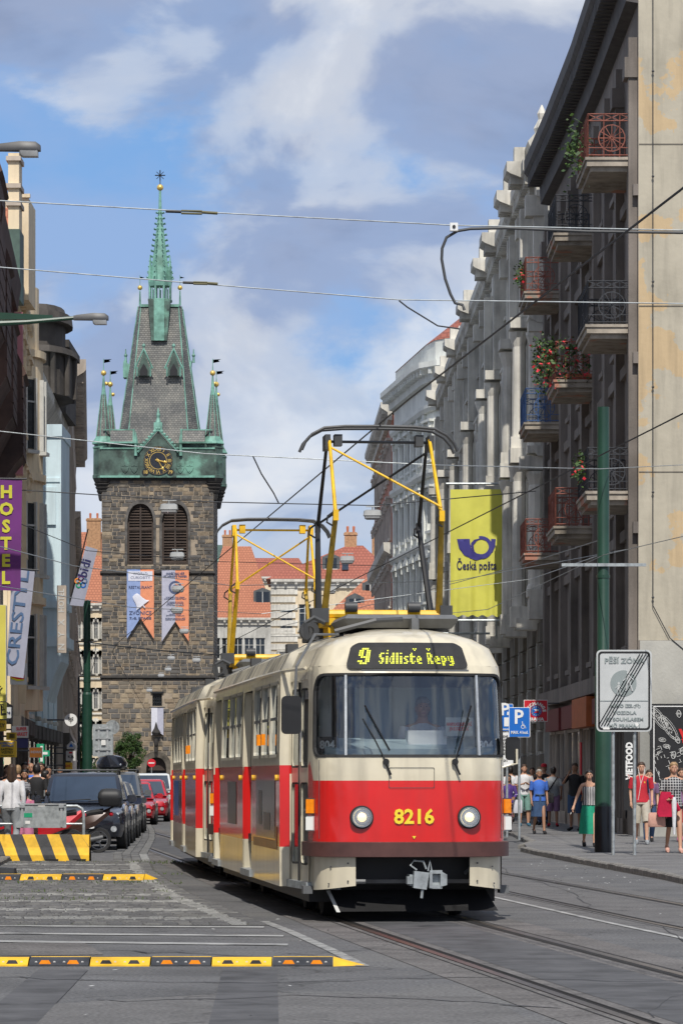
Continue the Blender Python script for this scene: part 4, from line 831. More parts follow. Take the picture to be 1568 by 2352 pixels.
        q = MB(); q.box(.40, .70, .45, .46, 2.0, 2.2); o = q.build('cab_notice', 'interior', car); text('MANIPULACE ODPOJOVAČ\nJEN SE STAŽ. SBĚRAČ', .05, 'sign_red', o, (.55, .445, 2.10), bold=.001, wid=.27)
    # mirrors
    if first: q = MB(); q.box(-1.34, -1.16, .52, .60, 2.03, 2.42); q.prism(rrect(-1.36, -1.15, 2.02, 2.43, .05), 'y', .5, .6); q.build('mirror', 'black', car)
    if first: q = MB(); q.tube([(-.68, 1.2, 3.12), (-.98, .75, 3.10), (-1.20, .56, 2.75), (-1.22, .54, 2.35)], .016, 6); q.build('mirror_arm', 'tram_grey', car)
    q = MB(); q.prism(rrect(1.06, 1.21, 1.74, 1.99, .04), 'y', .42, .5); q.build('mirror', 'black', car)
    q = MB(); q.tube([(1.0, .38, 1.66), (1.10, .38, 1.69), (1.17, .40, 1.70), (1.17, .41, 1.86)], .013, 6); q.build('mirror_arm', 'tram_cream', car)
    # interior
    q = MB(); q.box(-1.0, 1.0, .6, 12.5, .85, .88); q.build('floor', 'dark_grey', car); q = MB(); q.box(-.85, .85, 1.0, 2.1, 2.70, 2.72); q.box(-1.15, 1.15, 2.1, 12.0, 2.70, 2.72); q.build('ceiling', 'interior', car)
    q = MB(); q.box(-1.02, -.45, 1.62, 1.65, .88, 1.7); q.box(-.45, .0, 1.62, 1.65, 1.4, 2.7); q.box(-.04, 1.08, 1.62, 1.66, .88, 2.7); q.build('partition', 'cab_panel', car)
    q = MB(); q.loft([[(-.95, .42, 1.5), (.95, .42, 1.5), (.95, .8, 1.5), (-.95, .8, 1.5)], [(-.90, .33, 1.86), (.90, .33, 1.86), (.93, .75, 1.98), (-.93, .75, 1.98)]]); q.box(-.9, .9, .3, .5, 1.0, 1.5); q.build('dashboard', 'cab_panel', car)
    q = MB(); q.box(.0, .42, .50, .75, 1.86, 2.06); q.build('control_console', 'white', car)
    q = MB(); q.box(-1.0, -.74, 1.30, 1.34, 1.5, 2.68); q.box(.80, 1.0, 1.30, 1.34, 1.5, 2.68); q.box(-.92, -.80, .9, .94, 1.8, 2.3); q.build('cab_wall', 'offwhite', car)
    q = MB(); q.box(-.72, .72, .46, .48, 2.52, 2.66); q.build('sun_blind', 'curtain_dark', car)
    st = None
    for i in range(9):
        for s in (-1, 1):
            if s < 0 and i in (4,): continue
            if st is None: b_ = MB(); b_.box(-.22, .22, -.2, .22, 0, .06); b_.prism(rrect(-.22, .22, .05, .75, .08), 'y', .18, .23); b_.box(-.03, .03, -.03, .03, -.4, 0); o = b_.build('seat', 'seat_red', car); st = o.data
            else: o = link('seat', st, car)
            o.location = (s*.85, 2.6+i*1.1, 1.29)
    q = MB()
    for y in (2.4, 5.6, 7.1, 10.7):
        for x in (-.55, .55): q.tube([(x, y, .88), (x, y, 2.72)], .017, 6)
    q.build('grab_pole', 'warn_yellow', car)
    # side repeaters, small yellow push discs, adverts on the belt
    for y in (4.40, ): 
        for z0 in (2.08,):
            for dy in (0, .62): q = MB(); x, yy, n_ = plan_at(-uy(y-dy)); q.box(x-.05, x-.005, yy-.05, yy+.05, 1.93, 2.06); q.build('indicator', 'amber', car)
    for y in (2.3, 5.4, 7.35, 10.5): q = MB(); q.disc((-1.275, y, 1.55), .035, 'x', 10, .03); q.build('push_button', 'warn_yellow', car)
    def ad(y0, y1, z0, z1, m_, off=.006): q = MB(); sheet(q, [(-uy(y1), z0), (-uy(y0), z0), (-uy(y0), z1), (-uy(y1), z1)], [], TSf(off)); q.build('advert', m_, car)
    if first: ad(2.5, 5.0, .86, 1.52, 'ad_blue'); ad(2.25, 5.4, .74, .84, 'ad_orange'); ad(2.25, 2.45, .84, 1.0, 'ad_orange'); ad(8.0, 9.4, .95, 1.5, 'ad_grey'); ad(3.1, 3.9, .95, 1.15, 'ad_grey', .009); ad(4.2, 4.6, 1.0, 1.4, 'ad_grey', .009)
    else: ad(8.3, 10.2, .9, 1.5, 'sign_blue'); ad(7.6, 8.2, .9, 1.5, 'ad_blue')
    # roof kit
    q = MB(); q.loft([[(-.52, 1.35, 3.2), (.60, 1.35, 3.2), (.6, 3.0, 3.2), (-.52, 3.0, 3.2)], [(-.60, 1.25, 3.30), (.66, 1.25, 3.30), (.66, 3.0, 3.3), (-.6, 3.0, 3.3)], [(-.56, 1.3, 3.345), (.62, 1.3, 3.345), (.62, 3.0, 3.345), (-.56, 3.0, 3.345)]]); q.box(.12, .20, 1.1, 1.3, 3.1, 3.30); q.build('resistor_box', 'tram_grey', car)
    q = MB(); q.box(-.75, -.35, 3.6, 4.5, 3.15, 3.38); q.build('relay_box', 'dark_grey', car); q = MB(); q.disc((-.85, 2.6, 3.22), .11, 'y', 14, .15, r2=.05); q.build('cable_drum', 'dark_grey', car); q = MB(); q.tube([(-.9, 2.4, 3.12), (-.92, 2.4, 3.3), (-.82, 2.4, 3.36), (-.7, 2.4, 3.3)], .03, 6); q.tube([(-.75, .9, 3.14), (-.3, .9, 3.26), (.0, 1.0, 3.28)], .03, 6); q.build('roof_cabling', 'dark_grey', car)
    pantograph(car, 3.15, 'black' if first else 'yellow_paint', 'yellow_paint', 5.60)
    return car
tram1 = tram_car('front red and cream tram car with 8216 on the nose and lit destination board', True, (.77, 37, 0))
tram2 = tram_car('rear red and cream tram car coupled behind the one numbered 8216', False, (.77-14.35*math.sin(TH), 37+14.35*math.cos(TH), 0)); tram2.rotation_euler[2] = R(5.0)

rrect = rrect_plain
# ---------------- buildings ----------------
mat('plaster_dark', (.19, .165, .145), .9, var=.25, vs=.35, bump=.3, bs=20, grime=.35); mat('plaster_grey', (.52, .51, .47), .85, var=.18, vs=.4, bump=.3, bs=20, grime=.3)
mat('stone_trim', (.60, .575, .51), .85, var=.2, vs=.6, grime=.35); mat('stone_low', (.20, .18, .15), .9, var=.25, vs=.5, grime=.4); mat('white_stucco', (.72, .73, .68), .8, var=.1, vs=.5, grime=.15)
mat('cream_stucco', (.74, .61, .42), .8, var=.12, vs=.4, grime=.2); mat('red_stucco', (.42, .16, .10), .85, var=.15, vs=.4, grime=.2); mat('blue_stucco', (.60, .73, .78), .8, var=.08, vs=.5, grime=.15)
mat('dark_stone', (.075, .066, .058), .9, var=.3, vs=.7, bump=.3, bs=15); mat('brown_stucco', (.47, .40, .33), .85, var=.15, vs=.5, grime=.3); mat('shingle_brown', (.075, .042, .033), .8, var=.3, vs=1)
mat('end_wall', (.45, .41, .325), .9, var=.07, vs=.85, col2=(.53, .40, .24), thr=(.527, .533), bump=.5, bs=5, grime=.22); mat('end_low', (.40, .39, .35), .9, var=.12, vs=.7, bump=.3, bs=15, col2=(.30, .30, .28), thr=(.5, .6))
mat('brick_clay', (.42, .24, .13), .9, var=.2, vs=4); mat('frame_white', (.5, .5, .47), .6, var=.1); mat('frame_dark', (.06, .05, .042), .6, var=.15); mat('rust_red', (.25, .085, .06), .75, var=.25, vs=6); mat('iron_dark', (.035, .038, .045), .6, var=.2); mat('iron_blue', (.05, .11, .26), .6, var=.2)
mat('slab', (.32, .28, .23), .9, var=.3, vs=2, col2=(.42, .2, .14), thr=(.58, .62)); mat('leaf', (.055, .11, .02), .6, var=.4, vs=5); mat('leaf_dark', (.03, .065, .016), .65, var=.35, vs=5); mat('flower', (.7, .03, .05), .6); mat('terracotta', (.5, .16, .08), .7); mat('lead', (.10, .11, .115), .6, var=.2, metal=.2)
for nm, c in (('tile_orange', (.40, .15, .085)), ('tile_red', (.33, .105, .07))):
    m = mat(nm, c, .8, var=.2, vs=.35); T = m.node_tree.nodes; K = m.node_tree.links; b = T['Principled BSDF']; t = [q for q in T if q.type == 'TEX_COORD'][0]
    mpn = T.new('ShaderNodeMapping'); mpn.inputs['Rotation'].default_value = (R(90), 0, 0); K.new(t.outputs['Object'], mpn.inputs[0]); br = T.new('ShaderNodeTexBrick'); K.new(mpn.outputs[0], br.inputs['Vector'])
    br.inputs['Scale'].default_value = 1; br.inputs['Brick Width'].default_value = .35; br.inputs['Row Height'].default_value = .3; br.inputs['Mortar Size'].default_value = .04; br.inputs['Color1'].default_value = (*c, 1); br.inputs['Color2'].default_value = (c[0]*1.15, c[1]*1.2, c[2]*1.2, 1); br.inputs['Mortar'].default_value = (c[0]*.7, c[1]*.7, c[2]*.7, 1); K.new(br.outputs[0], b.inputs['Base Color'])
class Fac:
    """facade along a plan polyline; outward is to the right of the walking direction"""
    def __init__(s, root, pts, ox=0, oy=0):
        s.root = root; s.p = [Vector((x-ox, y-oy)) for x, y in pts]; s.L = [0]
        for a, b in zip(s.p, s.p[1:]): s.L.append(s.L[-1]+(b-a).length)
        s.len = s.L[-1]; s.holes = []; s.rev = []
    def at(s, u):
        for i in range(len(s.p)-1):
            if u <= s.L[i+1] or i == len(s.p)-2:
                d = (s.p[i+1]-s.p[i]).normalized(); return s.p[i]+d*(u-s.L[i]), d
    def P(s, u, o, z): q, d = s.at(u); return (q.x+d.y*o, q.y-d.x*o, z)
    def box(s, mb, u0, u1, o0, o1, z0, z1, mi=None):
        cuts = [u0]+[l for l in s.L[1:-1] if u0+.05 < l < u1-.05]+[u1]
        rings = [[s.P(u, o0, z0), s.P(u, o1, z0), s.P(u, o1, z1), s.P(u, o0, z1)] for u in cuts]; mb.loft(rings[::-1], mi=mi)
    def prof(s, mb, pr, u0=None, u1=None, mi=None):
        """sweep an (offset, z) outline along the facade"""
        u0 = 0 if u0 is None else u0; u1 = s.len if u1 is None else u1; cuts = [u0]+[l for l in s.L[1:-1] if u0+.05 < l < u1-.05]+[u1]
        mb.loft([[s.P(u, o, z) for o, z in pr] for u in cuts][::-1], mi=mi)
    def window(s, u, z, w, h, fm='frame_white', rev=.3, arch=False, depth=.22, split=True):
        hw = w/2; o = [(u-hw, z), (u+hw, z), (u+hw, z+h)]+([(u+hw*math.cos(R(a)), z+h+hw*math.sin(R(a))) for a in (30, 60, 90, 120, 150)] if arch else [])+[(u-hw, z+h)]
        s.holes.append(o); s.rev.append((o, rev)); key = ('win', w, h, fm, arch)
        if key not in _txt:
            f = MB(); t = .07; H_ = h+(hw if arch else 0)
            f.box(-hw, -hw+t, 0, .08, 0, H_); f.box(hw-t, hw, 0, .08, 0, H_); f.box(-hw, hw, 0, .08, 0, t); f.box(-hw, hw, 0, .08, H_-t, H_)
            if split: f.box(-.04, .04, -.01, .08, 0, H_); f.box(-hw, hw, -.01, .08, h*.66-.03, h*.66+.03)
            g_ = MB(); g_.box(-hw, hw, .05, .06, 0, H_); _txt[key] = (f, g_)
        f, g_ = _txt[key]; q, d = s.at(u); x, y, _ = s.P(u, -depth, z)
        if isinstance(f, MB): o1 = f.build('window', fm, s.root); o2 = g_.build('pane', 'glass_dark', o1); _txt[key] = (o1.data, o2.data)
        else: o1 = link('window', f, s.root); link('pane', g_, o1)
        o1.location = (x, y, z); o1.rotation_euler = (0, 0, math.atan2(d.y, d.x))
    def wall(s, z0, z1, m, back=6.):
        mb = MB(); pts = [(u+1e-3, z) for u in s.L[1:-1] for z in (z0+.5, (z0+z1)/2, z1-.5)]
        lines = [((u, z0), (u, z1)) for u in s.L[1:-1]]
        sheet(mb, [(0, z0), (s.len, z0), (s.len, z1), (0, z1)], s.holes, lambda u, v: s.P(u, 0, v), [], None, lines)
        for o, rv in s.rev: n = len(o); mb.add([s.P(u, 0, z) for u, z in o]+[s.P(u, -rv, z) for u, z in o], [(i, n+i, n+(i+1) % n, (i+1) % n) for i in range(n)])
        A = [s.P(u, -.6, z) for u in (0, s.len) for z in (z0, z1)]; mb.add([s.P(0, 0, z0), s.P(0, 0, z1), s.P(0, -back, z1), s.P(0, -back, z0), s.P(s.len, 0, z0), s.P(s.len, 0, z1), s.P(s.len, -back, z1), s.P(s.len, -back, z0)], [(0, 1, 2, 3), (7, 6, 5, 4), (3, 2, 6, 7), (1, 5, 6, 2)])
        mb.build('wall', m, s.root)
def build_row(f, bays, floors, trim, m0=.6, cen=None):
    """windows with hoods and sills; floors = (z, h, w, hood)"""
    tr = MB(); cs = cen or [m0+(f.len-2*m0)*(i+.5)/bays for i in range(bays)]
    for z, h, w, hood, fm, rev in floors:
        for c in cs:
            f.window(c, z, w, h, fm, rev, arch=(hood == 'arch'), depth=rev-.08); f.box(tr, c-w/2-.15, c+w/2+.15, 0, .16, z-.16, z-.01)
            if hood in ('flat', 'ped'):
                f.box(tr, c-w/2-.2, c-w/2, 0, .07, z, z+h); f.box(tr, c+w/2, c+w/2+.2, 0, .07, z, z+h); f.box(tr, c-w/2-.32, c+w/2+.32, 0, .34, z+h+.22, z+h+.36); f.box(tr, c-w/2-.2, c+w/2+.2, 0, .12, z+h+.01, z+h+.21)
                for s_ in (-1, 1): f.box(tr, c+s_*(w/2+.16)-.08, c+s_*(w/2+.16)+.08, .12, .28, z+h-.15, z+h+.21)
            if hood == 'ped':
                for k in range(4): f.box(tr, c-(w/2+.3)*(1-k/4), c+(w/2+.3)*(1-k/4), 0, .30-.02*k, z+h+.365+k*.13, z+h+.365+(k+1)*.13-.002)
    return tr, cs
def cornice(f, mb, z, pr, h, step=.9, u0=None, u1=None):
    f.prof(mb, [(0, z-h), (pr*.35, z-h+.05), (pr*.4, z-h*.55), (pr*.9, z-h*.35), (pr, z-h*.28), (pr, z), (0, z)], u0, u1)
    u = (u0 or 0)+.3
    while u < (u1 or f.len)-.2: f.box(mb, u, u+.25, pr*.3, pr*.88, z-h*.62, z-h*.36); u += step
def roof(f, z0, zr, back, m, name='roof', o=.3):
    mb = MB(); n = len(f.L); A = [f.P(u, o, z0) for u in f.L]; B = [f.P(u, -back, zr) for u in f.L]; mb.add(A+B, [(i, i+1, n+i+1, n+i) for i in range(n-1)]); mb.add([A[0], B[0], (B[0][0], B[0][1], z0), A[-1], B[-1], (B[-1][0], B[-1][1], z0)], [(0, 1, 2), (3, 5, 4)]); mb.build(name, m, f.root)
# --- R1: dark corner house with balconies
r1 = thing('corner_house', 'dark brown corner house with iron balconies and patchy blank end wall', 'building')
f = Fac(r1, [(6.95, 116.5), (7.15, 108), (7.3, 98), (7.32, 86)])
bal_u = [f.len-2.5, f.len-14.3, f.len-26]; cen = [1.6, f.len-26, f.len-22, f.len-18.2, f.len-14.3, f.len-10.2, f.len-6.3, f.len-2.5]
tr, cs = build_row(f, 8, [(8.6, 2.5, 1.15, None, 'frame_dark', .5), (12.75, 2.5, 1.15, None, 'frame_dark', .5), (16.9, 2.4, 1.15, None, 'frame_dark', .5), (4.9, 2.1, 1.3, None, 'frame_dark', .5)], None, cen=cen)
for u in [.3]+[(a+b)/2 for a, b in zip(cen, cen[1:])]+[f.len-.5]: f.box(tr, u-.28, u+.28, 0, .22, 4.4, 19.9); f.box(tr, u-.34, u+.34, 0, .32, 18.9, 19.4)
for z in (7.6, 11.8, 15.95): f.box(tr, 0, f.len, 0, .12, z, z+.28)
f.box(tr, 0, f.len, 0, .35, 3.9, 4.35); f.wall(.1, 21.5, 'plaster_dark', 9); tr.build('facade_trim', 'plaster_dark', r1)
cn = MB(); cornice(f, cn, 22.2, .85, 1.5, .45); cn.build('cornice', mat('cornice_dark', (.075, .07, .068), .8, var=.2), r1)
# end wall facing the camera
EW = MB(); EW.box(7.33, 19, 86.0, 86.5, 4.95, 23); EW.build('end_wall', 'end_wall', r1)
EW = MB(); EW.box(7.36, 19, 85.95, 86.5, .1, 4.94); EW.build('end_wall_base', 'end_low', r1)
EW = MB()
for z in (9.1, 13.2, 17.2, 21.3): EW.box(7.34, 19, 85.985, 86.0, z, z+.025)
EW.build('render_joint', 'stone_low', r1)
ew = MB(); ew.tube([(7.68, 85.93, 5.8), (7.68, 85.93, 23)], .012, 4); ew.tube([(7.68, 85.93, 5.8), (8.1, 85.93, 5.0), (8.7, 85.93, 4.5)], .012, 4)
for i in range(7): ew.ball((7.68, 85.92, 6+i*2.6), .035, 6, 4)
ew.build('lightning_cable', 'iron_dark', r1)
bk = None
for r_ in range(11):
    for c_ in range(4):
        x0 = 8.85-.12*math.sin(r_*1.3)+(.13 if r_ % 2 else 0)+c_*.27
        if bk is None: b_ = MB(); b_.box(0, .25, 0, .06, 0, .12); o = b_.build('brick', 'brick_clay', r1); bk = o.data
        else: o = link('brick', bk, r1)
        o.location = (x0, 85.95-random.uniform(0, .015), 18.7+r_*.15)
# balconies
def balcony(root, xw, xo, y0, y1, z, m, flowers=0):
    b = MB(); b.box(xo+.1, xw, y0+.1, y1-.1, z, z+.12); b.box(xo, xw, y0, y1, z+.12, z+.27); b.box(xo-.04, xw, y0-.04, y1+.04, z+.27, z+.34); bl = b.build('balcony', 'slab', root)
    r_ = MB(); zt = z+1.42; zb = z+.40; t = .016
    def side(p, q):
        p, q = Vector(p), Vector(q); n = max(2, round((q-p).length/.42)); 
        for zz in (zt, zt-.17, zb): r_.tube([p+Vector((0, 0, zz)), q+Vector((0, 0, zz))], t, 4)
        for i in range(n+1):
            a = p+(q-p)*i/n; r_.tube([a+Vector((0, 0, z+.3)), a+Vector((0, 0, zt))], t*(1.3 if i in (0, n) else .9), 4)
            if i < n:
                c = p+(q-p)*(i+1)/n; r_.tube([a+Vector((0, 0, zt-.17)), c+Vector((0, 0, zt))], t*.7, 3); r_.tube([a+Vector((0, 0, zt)), c+Vector((0, 0, zt-.17))], t*.7, 3)
        c = p+(q-p)*.5; d = (q-p).normalized(); zc = (zt-.17+zb)/2; rr = .33
        cir = [c+d*rr*math.cos(R(a))+Vector((0, 0, zc+rr*math.sin(R(a)))) for a in range(0, 361, 24)]; r_.tube(cir, t*.9, 3, cap=False)
        for a in range(0, 180, 30): e = d*rr*math.cos(R(a))+Vector((0, 0, rr*math.sin(R(a)))); r_.tube([c+Vector((0, 0, zc))-e, c+Vector((0, 0, zc))+e], t*.7, 3)
        r_.tube([p+Vector((0, 0, zc-.24)), q+Vector((0, 0, zc-.24))], t*.7, 3)
    side((xw, y0+.05, 0), (xo+.03, y0+.05, 0)); side((xo+.03, y0+.05, 0), (xo+.03, y1-.05, 0)); side((xo+.03, y1-.05, 0), (xw, y1-.05, 0)); r_.build('railing', m, bl)
    if flowers:
        random.seed(flowers); q = MB(); n = {1: 240, 2: 900, 3: 130}[flowers]
        for i in range(n):
            if flowers == 1: c = (xo-.15+random.gauss(0, .16), y0+1.4+random.gauss(0, .3), z+.75+random.gauss(0, .36))
            elif flowers == 3: c = (xo-.08+random.gauss(0, .1), y0+1.0+random.gauss(0, .4), z+1.0+random.gauss(0, .2))
            else:
                e = random.random(); c = (xo+random.uniform(-.45, .1)-.1, y0+random.uniform(-.1, 2.6), z+1.2+random.gauss(0, .26)-random.random()**2*.8) if e < .5 else (xo+random.uniform(-.2, 1.2), y0-.02+random.gauss(0, .08), z+1.25+random.gauss(0, .14) if e < .8 else z+.7+random.gauss(0, .25))
            a = random.uniform(0, 6); r = random.uniform(.03, .075); u = Vector((math.cos(a), math.sin(a)*.6, random.uniform(-.5, .5)))*r; v = Vector((random.uniform(-.4, .4), random.uniform(-1, 1), random.uniform(.3, 1)))*r; c = Vector(c)
            q.add([c-u, c-v*.8, c+u, c+v], [(0, 1, 2, 3)], 2 if (flowers == 2 and random.random() < .17) or (flowers == 3 and random.random() < .15) else random.choice((0, 1)))
        q.build('balcony_plants', ['leaf', 'leaf_dark', 'flower'], bl, kind='stuff')
        if flowers == 2: q = MB(); q.box(xo+.3, xw-.15, y0+.1, y0+.3, z+.35, z+.52); q.build('flower_trough', 'terracotta', bl)
ZR = (16.62, 12.47, 8.33)
for (xw, xo, y0, y1), ms in (((7.30, 6.08, 86.4, 89.8), (('rust_red', 1), ('iron_dark', 0), ('iron_dark', 3))), ((7.22, 6.02, 98.4, 101.8), (('iron_dark', 0), ('rust_red', 2), ('rust_red', 0))), ((7.0, 5.80, 110.2, 113.4), (('rust_red', 3), ('iron_blue', 0), ('rust_red', 0)))):
    for z, (m_, fl_) in zip(ZR, ms): balcony(r1, xw, xo, y0, y1, z, m_, fl_)
# shop level
sh = MB()
for a, b in ((2, 7), (8, 13), (19, 24), (25, 29.5)): f.box(sh, a, b, .02, .30, 3.05, 3.75)
sh.build('shop_fascia', mat('fascia_red', (.16, .02, .02), .5), r1); sh = MB(); f.box(sh, 13.5, 18.5, .02, .42, 3.0, 3.85); sh.build('shop_fascia', mat('fascia_orange', (.4, .10, .02), .5), r1)
for a, b in ((1.5, 3.6), (4.0, 7.2), (8, 12.6), (13.8, 15.9), (16.3, 18.4), (19.2, 21.4), (21.8, 24.2), (25.2, 27.2)):
    sh = MB(); f.box(sh, a, b, .01, .05, .5, 2.95); w_ = sh.build('shop_window', 'glass_blue', r1); sh = MB()
    for u in (a, (a+b)/2, b): f.box(sh, u-.05, u+.05, .04, .12, .15, 3.0)
    f.box(sh, a-.05, b+.05, .0, .10, .1, .5); f.box(sh, a-.05, b+.05, .04, .12, 2.95, 3.04); sh.build('shop_frame', 'brown_stucco' if a < 14 else 'plaster_dark', w_)
sh = MB(); f.box(sh, 18.6, 19.0, .1, .14, 1.0, 3.0); f.box(sh, 12.9, 13.3, .1, .14, .6, 2.6); sh.build('shop_poster', 'sign_red', r1)
# --- R2: grey palace with giant columns
r2 = thing('grey_palace', 'long grey stone palace with giant half columns, pediments and heavy cornices', 'building')
f = Fac(r2, [(5.75, 190), (6.35, 150), (6.82, 117.2)]); nb = 15
tr, cs = build_row(f, nb, [(8.3, 2.6, 1.35, 'ped', 'frame_dark', .45), (13.0, 2.5, 1.35, 'ped', 'frame_dark', .45), (17.0, 1.9, 1.3, 'flat', 'frame_dark', .45), (3.6, 2.1, 1.4, 'arch', 'frame_dark', .5), (.5, 2.2, 1.5, None, 'frame_dark', .5)], None)
pil = [0.35]+[(a+b)/2 for a, b in zip(cs, cs[1:])]+[f.len-.45]
for i, u in enumerate(pil):
    big = i % 3 != 1
    f.box(tr, u-.42, u+.42, 0, .50, 6.9, 7.9)
    if big:
        for z0, z1 in ((7.9, 11.9), (12.75, 16.6)):
            x, y, _ = f.P(u, .22, 0); tr.lathe([(.36, 0), (.34, .1), (.30, .2), (.28, (z1-z0)-.5), (.25, z1-z0-.45), (.38, z1-z0-.1), (.38, z1-z0)], 10, (x, y, z0))
            f.box(tr, u-.4, u+.4, 0, .56, z0-.25, z0)
    else: f.box(tr, u-.32, u+.32, 0, .30, 7.9, 16.6)
    f.box(tr, u-.42, u+.42, 0, .52, 16.6, 16.95); f.box(tr, u-.28, u+.28, 0, .34, 17.1, 20.5); f.box(tr, u-.36, u+.36, 0, .62, 20.5, 21.2)
    f.box(tr, u-.3, u+.3, 0, .8, 11.95, 12.4)
for z, p, h in ((7.0, .35, .3), (12.4, .42, .35), (16.9, .5, .3)): f.prof(tr, [(0, z), (p*.5, z), (p, z+h*.6), (p, z+h), (0, z+h)])
f.wall(.1, 22.0, 'plaster_grey', 9); cornice(f, tr, 22.4, .72, 1.3, .55)
for Zp in (119.2, 125, 134.6, 141.2, 154, 167, 178, 189):
    u = f.len-(Zp-117.2)*1.0; f.box(tr, u-.5, u+.5, 0, .45, 7.0, 12.3); f.box(tr, u-.45, u+.45, 0, .45, 12.85, 21.2); f.box(tr, u-.4, u+.4, .45, 1.02, 6.7, 7.4); f.box(tr, u-.4, u+.4, .45, 1.02, 12.8, 13.2); f.box(tr, u-.3, u+.3, .45, .7, 17.3, 21.0); f.box(tr, u-.55, u+.55, 0, 1.05, 12.3, 12.8); f.box(tr, u-.55, u+.55, 0, 1.05, 16.9, 17.25); cornice(f, tr, 22.5, 1.2, 1.15, .5, u-.95, u+.95)
    f.box(tr, u-.3, u+.3, .3, .9, 22.56, 23.1); f.box(tr, u-.62, u+.62, 0, .85, 6.6, 7.0)
    x, y, _ = f.P(u, .72, 0)
    for za, zc_ in ((7.1, 12.2), (12.9, 16.8)): tr.lathe([(.3, 0), (.25, .3), (.22, zc_-za-.5), (.34, zc_-za-.12), (.36, zc_-za)], 10, (x, y, za))
for i, u in enumerate(pil):
    if i % 2: f.box(tr, u-.3, u+.3, -.2, .3, 22.4, 23.2); x, y, _ = f.P(u, .05, 0); tr.lathe([(.2, 0), (.28, .3), (.12, .6), (.16, .8), (.02, 1.1)], 6, (x, y, 23.2))
    if i % 3 == 0: f.prof(tr, [(0, 22.41), (.3, 22.41), (.55, 23.0), (.1, 23.5), (0, 23.4)], max(0, u-1.3), min(f.len, u+1.3))
tr.build('facade_trim', 'stone_trim', r2)
bs = [MB()]*1; rb_ = MB(); random.seed(5)       # rusticated base: blocks with recessed joints, nearest ones as single pieces
n_b = 0; bd = None
for r_ in range(9):
    u = f.len-.05-(.35 if r_ % 2 else 0); z = .2+r_*.74
    while u > .5:
        w = .95; u0 = u-w
        if not any(abs((u0+u)/2-c) < 1.25 and (.3 < z+.35 < 6.6) for c in cs):
            if n_b < 90:
                x, y, _ = f.P(u0+.03, 0, 0); q, d = f.at(u0)
                if bd is None: b_ = MB(); b_.add([(0,0,0),(.89,0,0),(.89,0,.68),(0,0,.68),(.06,-.16,.06),(.83,-.16,.06),(.83,-.16,.62),(.06,-.16,.62)], [(4,5,6,7),(0,1,5,4),(1,2,6,5),(2,3,7,6),(3,0,4,7)]); o = b_.build('block', 'stone_low', r2); bd = o.data
                else: o = link('block', bd, r2)
                o.location = (x, y, z); o.rotation_euler = (0, 0, math.atan2(d.y, d.x)); n_b += 1
            else: f.box(rb_, u0+.03, u-.03, 0, .14, z+.03, z+.68)
        u -= w
rb_.build('block', 'stone_low', r2, kind='stuff')
bw_ = MB(); f.box(bw_, 0, f.len, 0, .03, .1, 6.9); bw_.build('base_wall', 'stone_low', r2) if 0 else None
# --- R3: white house with round corner
r3 = thing('white_corner_house', 'white stucco house with round corner bay, balconies and red tiled roof', 'building')
f = Fac(r3, [(3.2, 212.5), (4.75, 199), (5.2, 196.8), (6.0, 195.7), (7.2, 195.2), (9.8, 195)])
cen = [2, 4.6, 7.2, 9.8, 12.4, 15, 20.6]
tr, cs = build_row(f, 0, [(19.6, 1.9, 1.1, 'flat', 'frame_white', .3), (15.6, 2.2, 1.1, 'flat', 'frame_white', .3), (11.5, 2.3, 1.1, 'ped', 'frame_white', .3), (7.2, 2.4, 1.1, 'arch', 'frame_white', .3), (2.6, 2.8, 1.3, 'arch', 'frame_dark', .3)], None, cen=cen)
for z, p in ((18.6, .3), (14.5, .3), (10.2, .55), (6.2, .4), (22.3, .3)): f.prof(tr, [(0, z), (p*.6, z), (p, z+.2), (p, z+.4), (0, z+.4)])
for i, c in enumerate([.7]+[(a+b)/2 for a, b in zip(cen, cen[1:])]+[f.len-1]): f.box(tr, c-.25, c+.25, 0, .15, 10.6, 22.3)
f.wall(.1, 24.2, 'white_stucco', 9); cornice(f, tr, 25.0, .85, 1.1, .8)
for k in range(18): x, y, _ = f.P(f.len-7.4+k*.26, .5, 0); tr.lathe([(.05, 0), (.09, .2), (.04, .5), (.07, .75)], 5, (x, y, 10.6))
f.box(tr, f.len-7.6, f.len-2.6, .05, .65, 10.35, 10.6); f.box(tr, f.len-7.6, f.len-2.6, .42, .60, 11.35, 11.5); tr.build('facade_trim', 'white_stucco', r3)
mb = MB(); f.box(mb, 0, f.len, -.3, -.1, 25, 26.3); mb.build('attic', 'white_stucco', r3); roof(f, 26.3, 31.0, 6, 'tile_red', o=-.05)
# --- R4: red house further on
r4 = thing('red_house', 'narrow red stucco house with white window surrounds beyond the white corner house', 'building')
f = Fac(r4, [(2.35, 248), (3.1, 213.5)]); tr, cs = build_row(f, 9, [(20.2, 2.0, 1.1, 'flat', 'frame_white', .3), (16.4, 2.2, 1.1, 'flat', 'frame_white', .3), (12.2, 2.3, 1.1, 'ped', 'frame_white', .3), (8.0, 2.3, 1.1, 'flat', 'frame_white', .3), (4.2, 2.3, 1.1, 'flat', 'frame_white', .3)], None)
f.wall(.1, 23.8, 'red_stucco', 9); cornice(f, tr, 24.6, .7, 1.1, .8); f.prof(tr, [(0, 15.2), (.5, 15.5), (.55, 16.0), (0, 16.0)]); f.prof(tr, [(0, 7.0), (.5, 7.2), (.55, 7.6), (0, 7.6)]); tr.build('facade_trim', 'stone_trim', r4); roof(f, 24.6, 27, 5, 'tile_red')
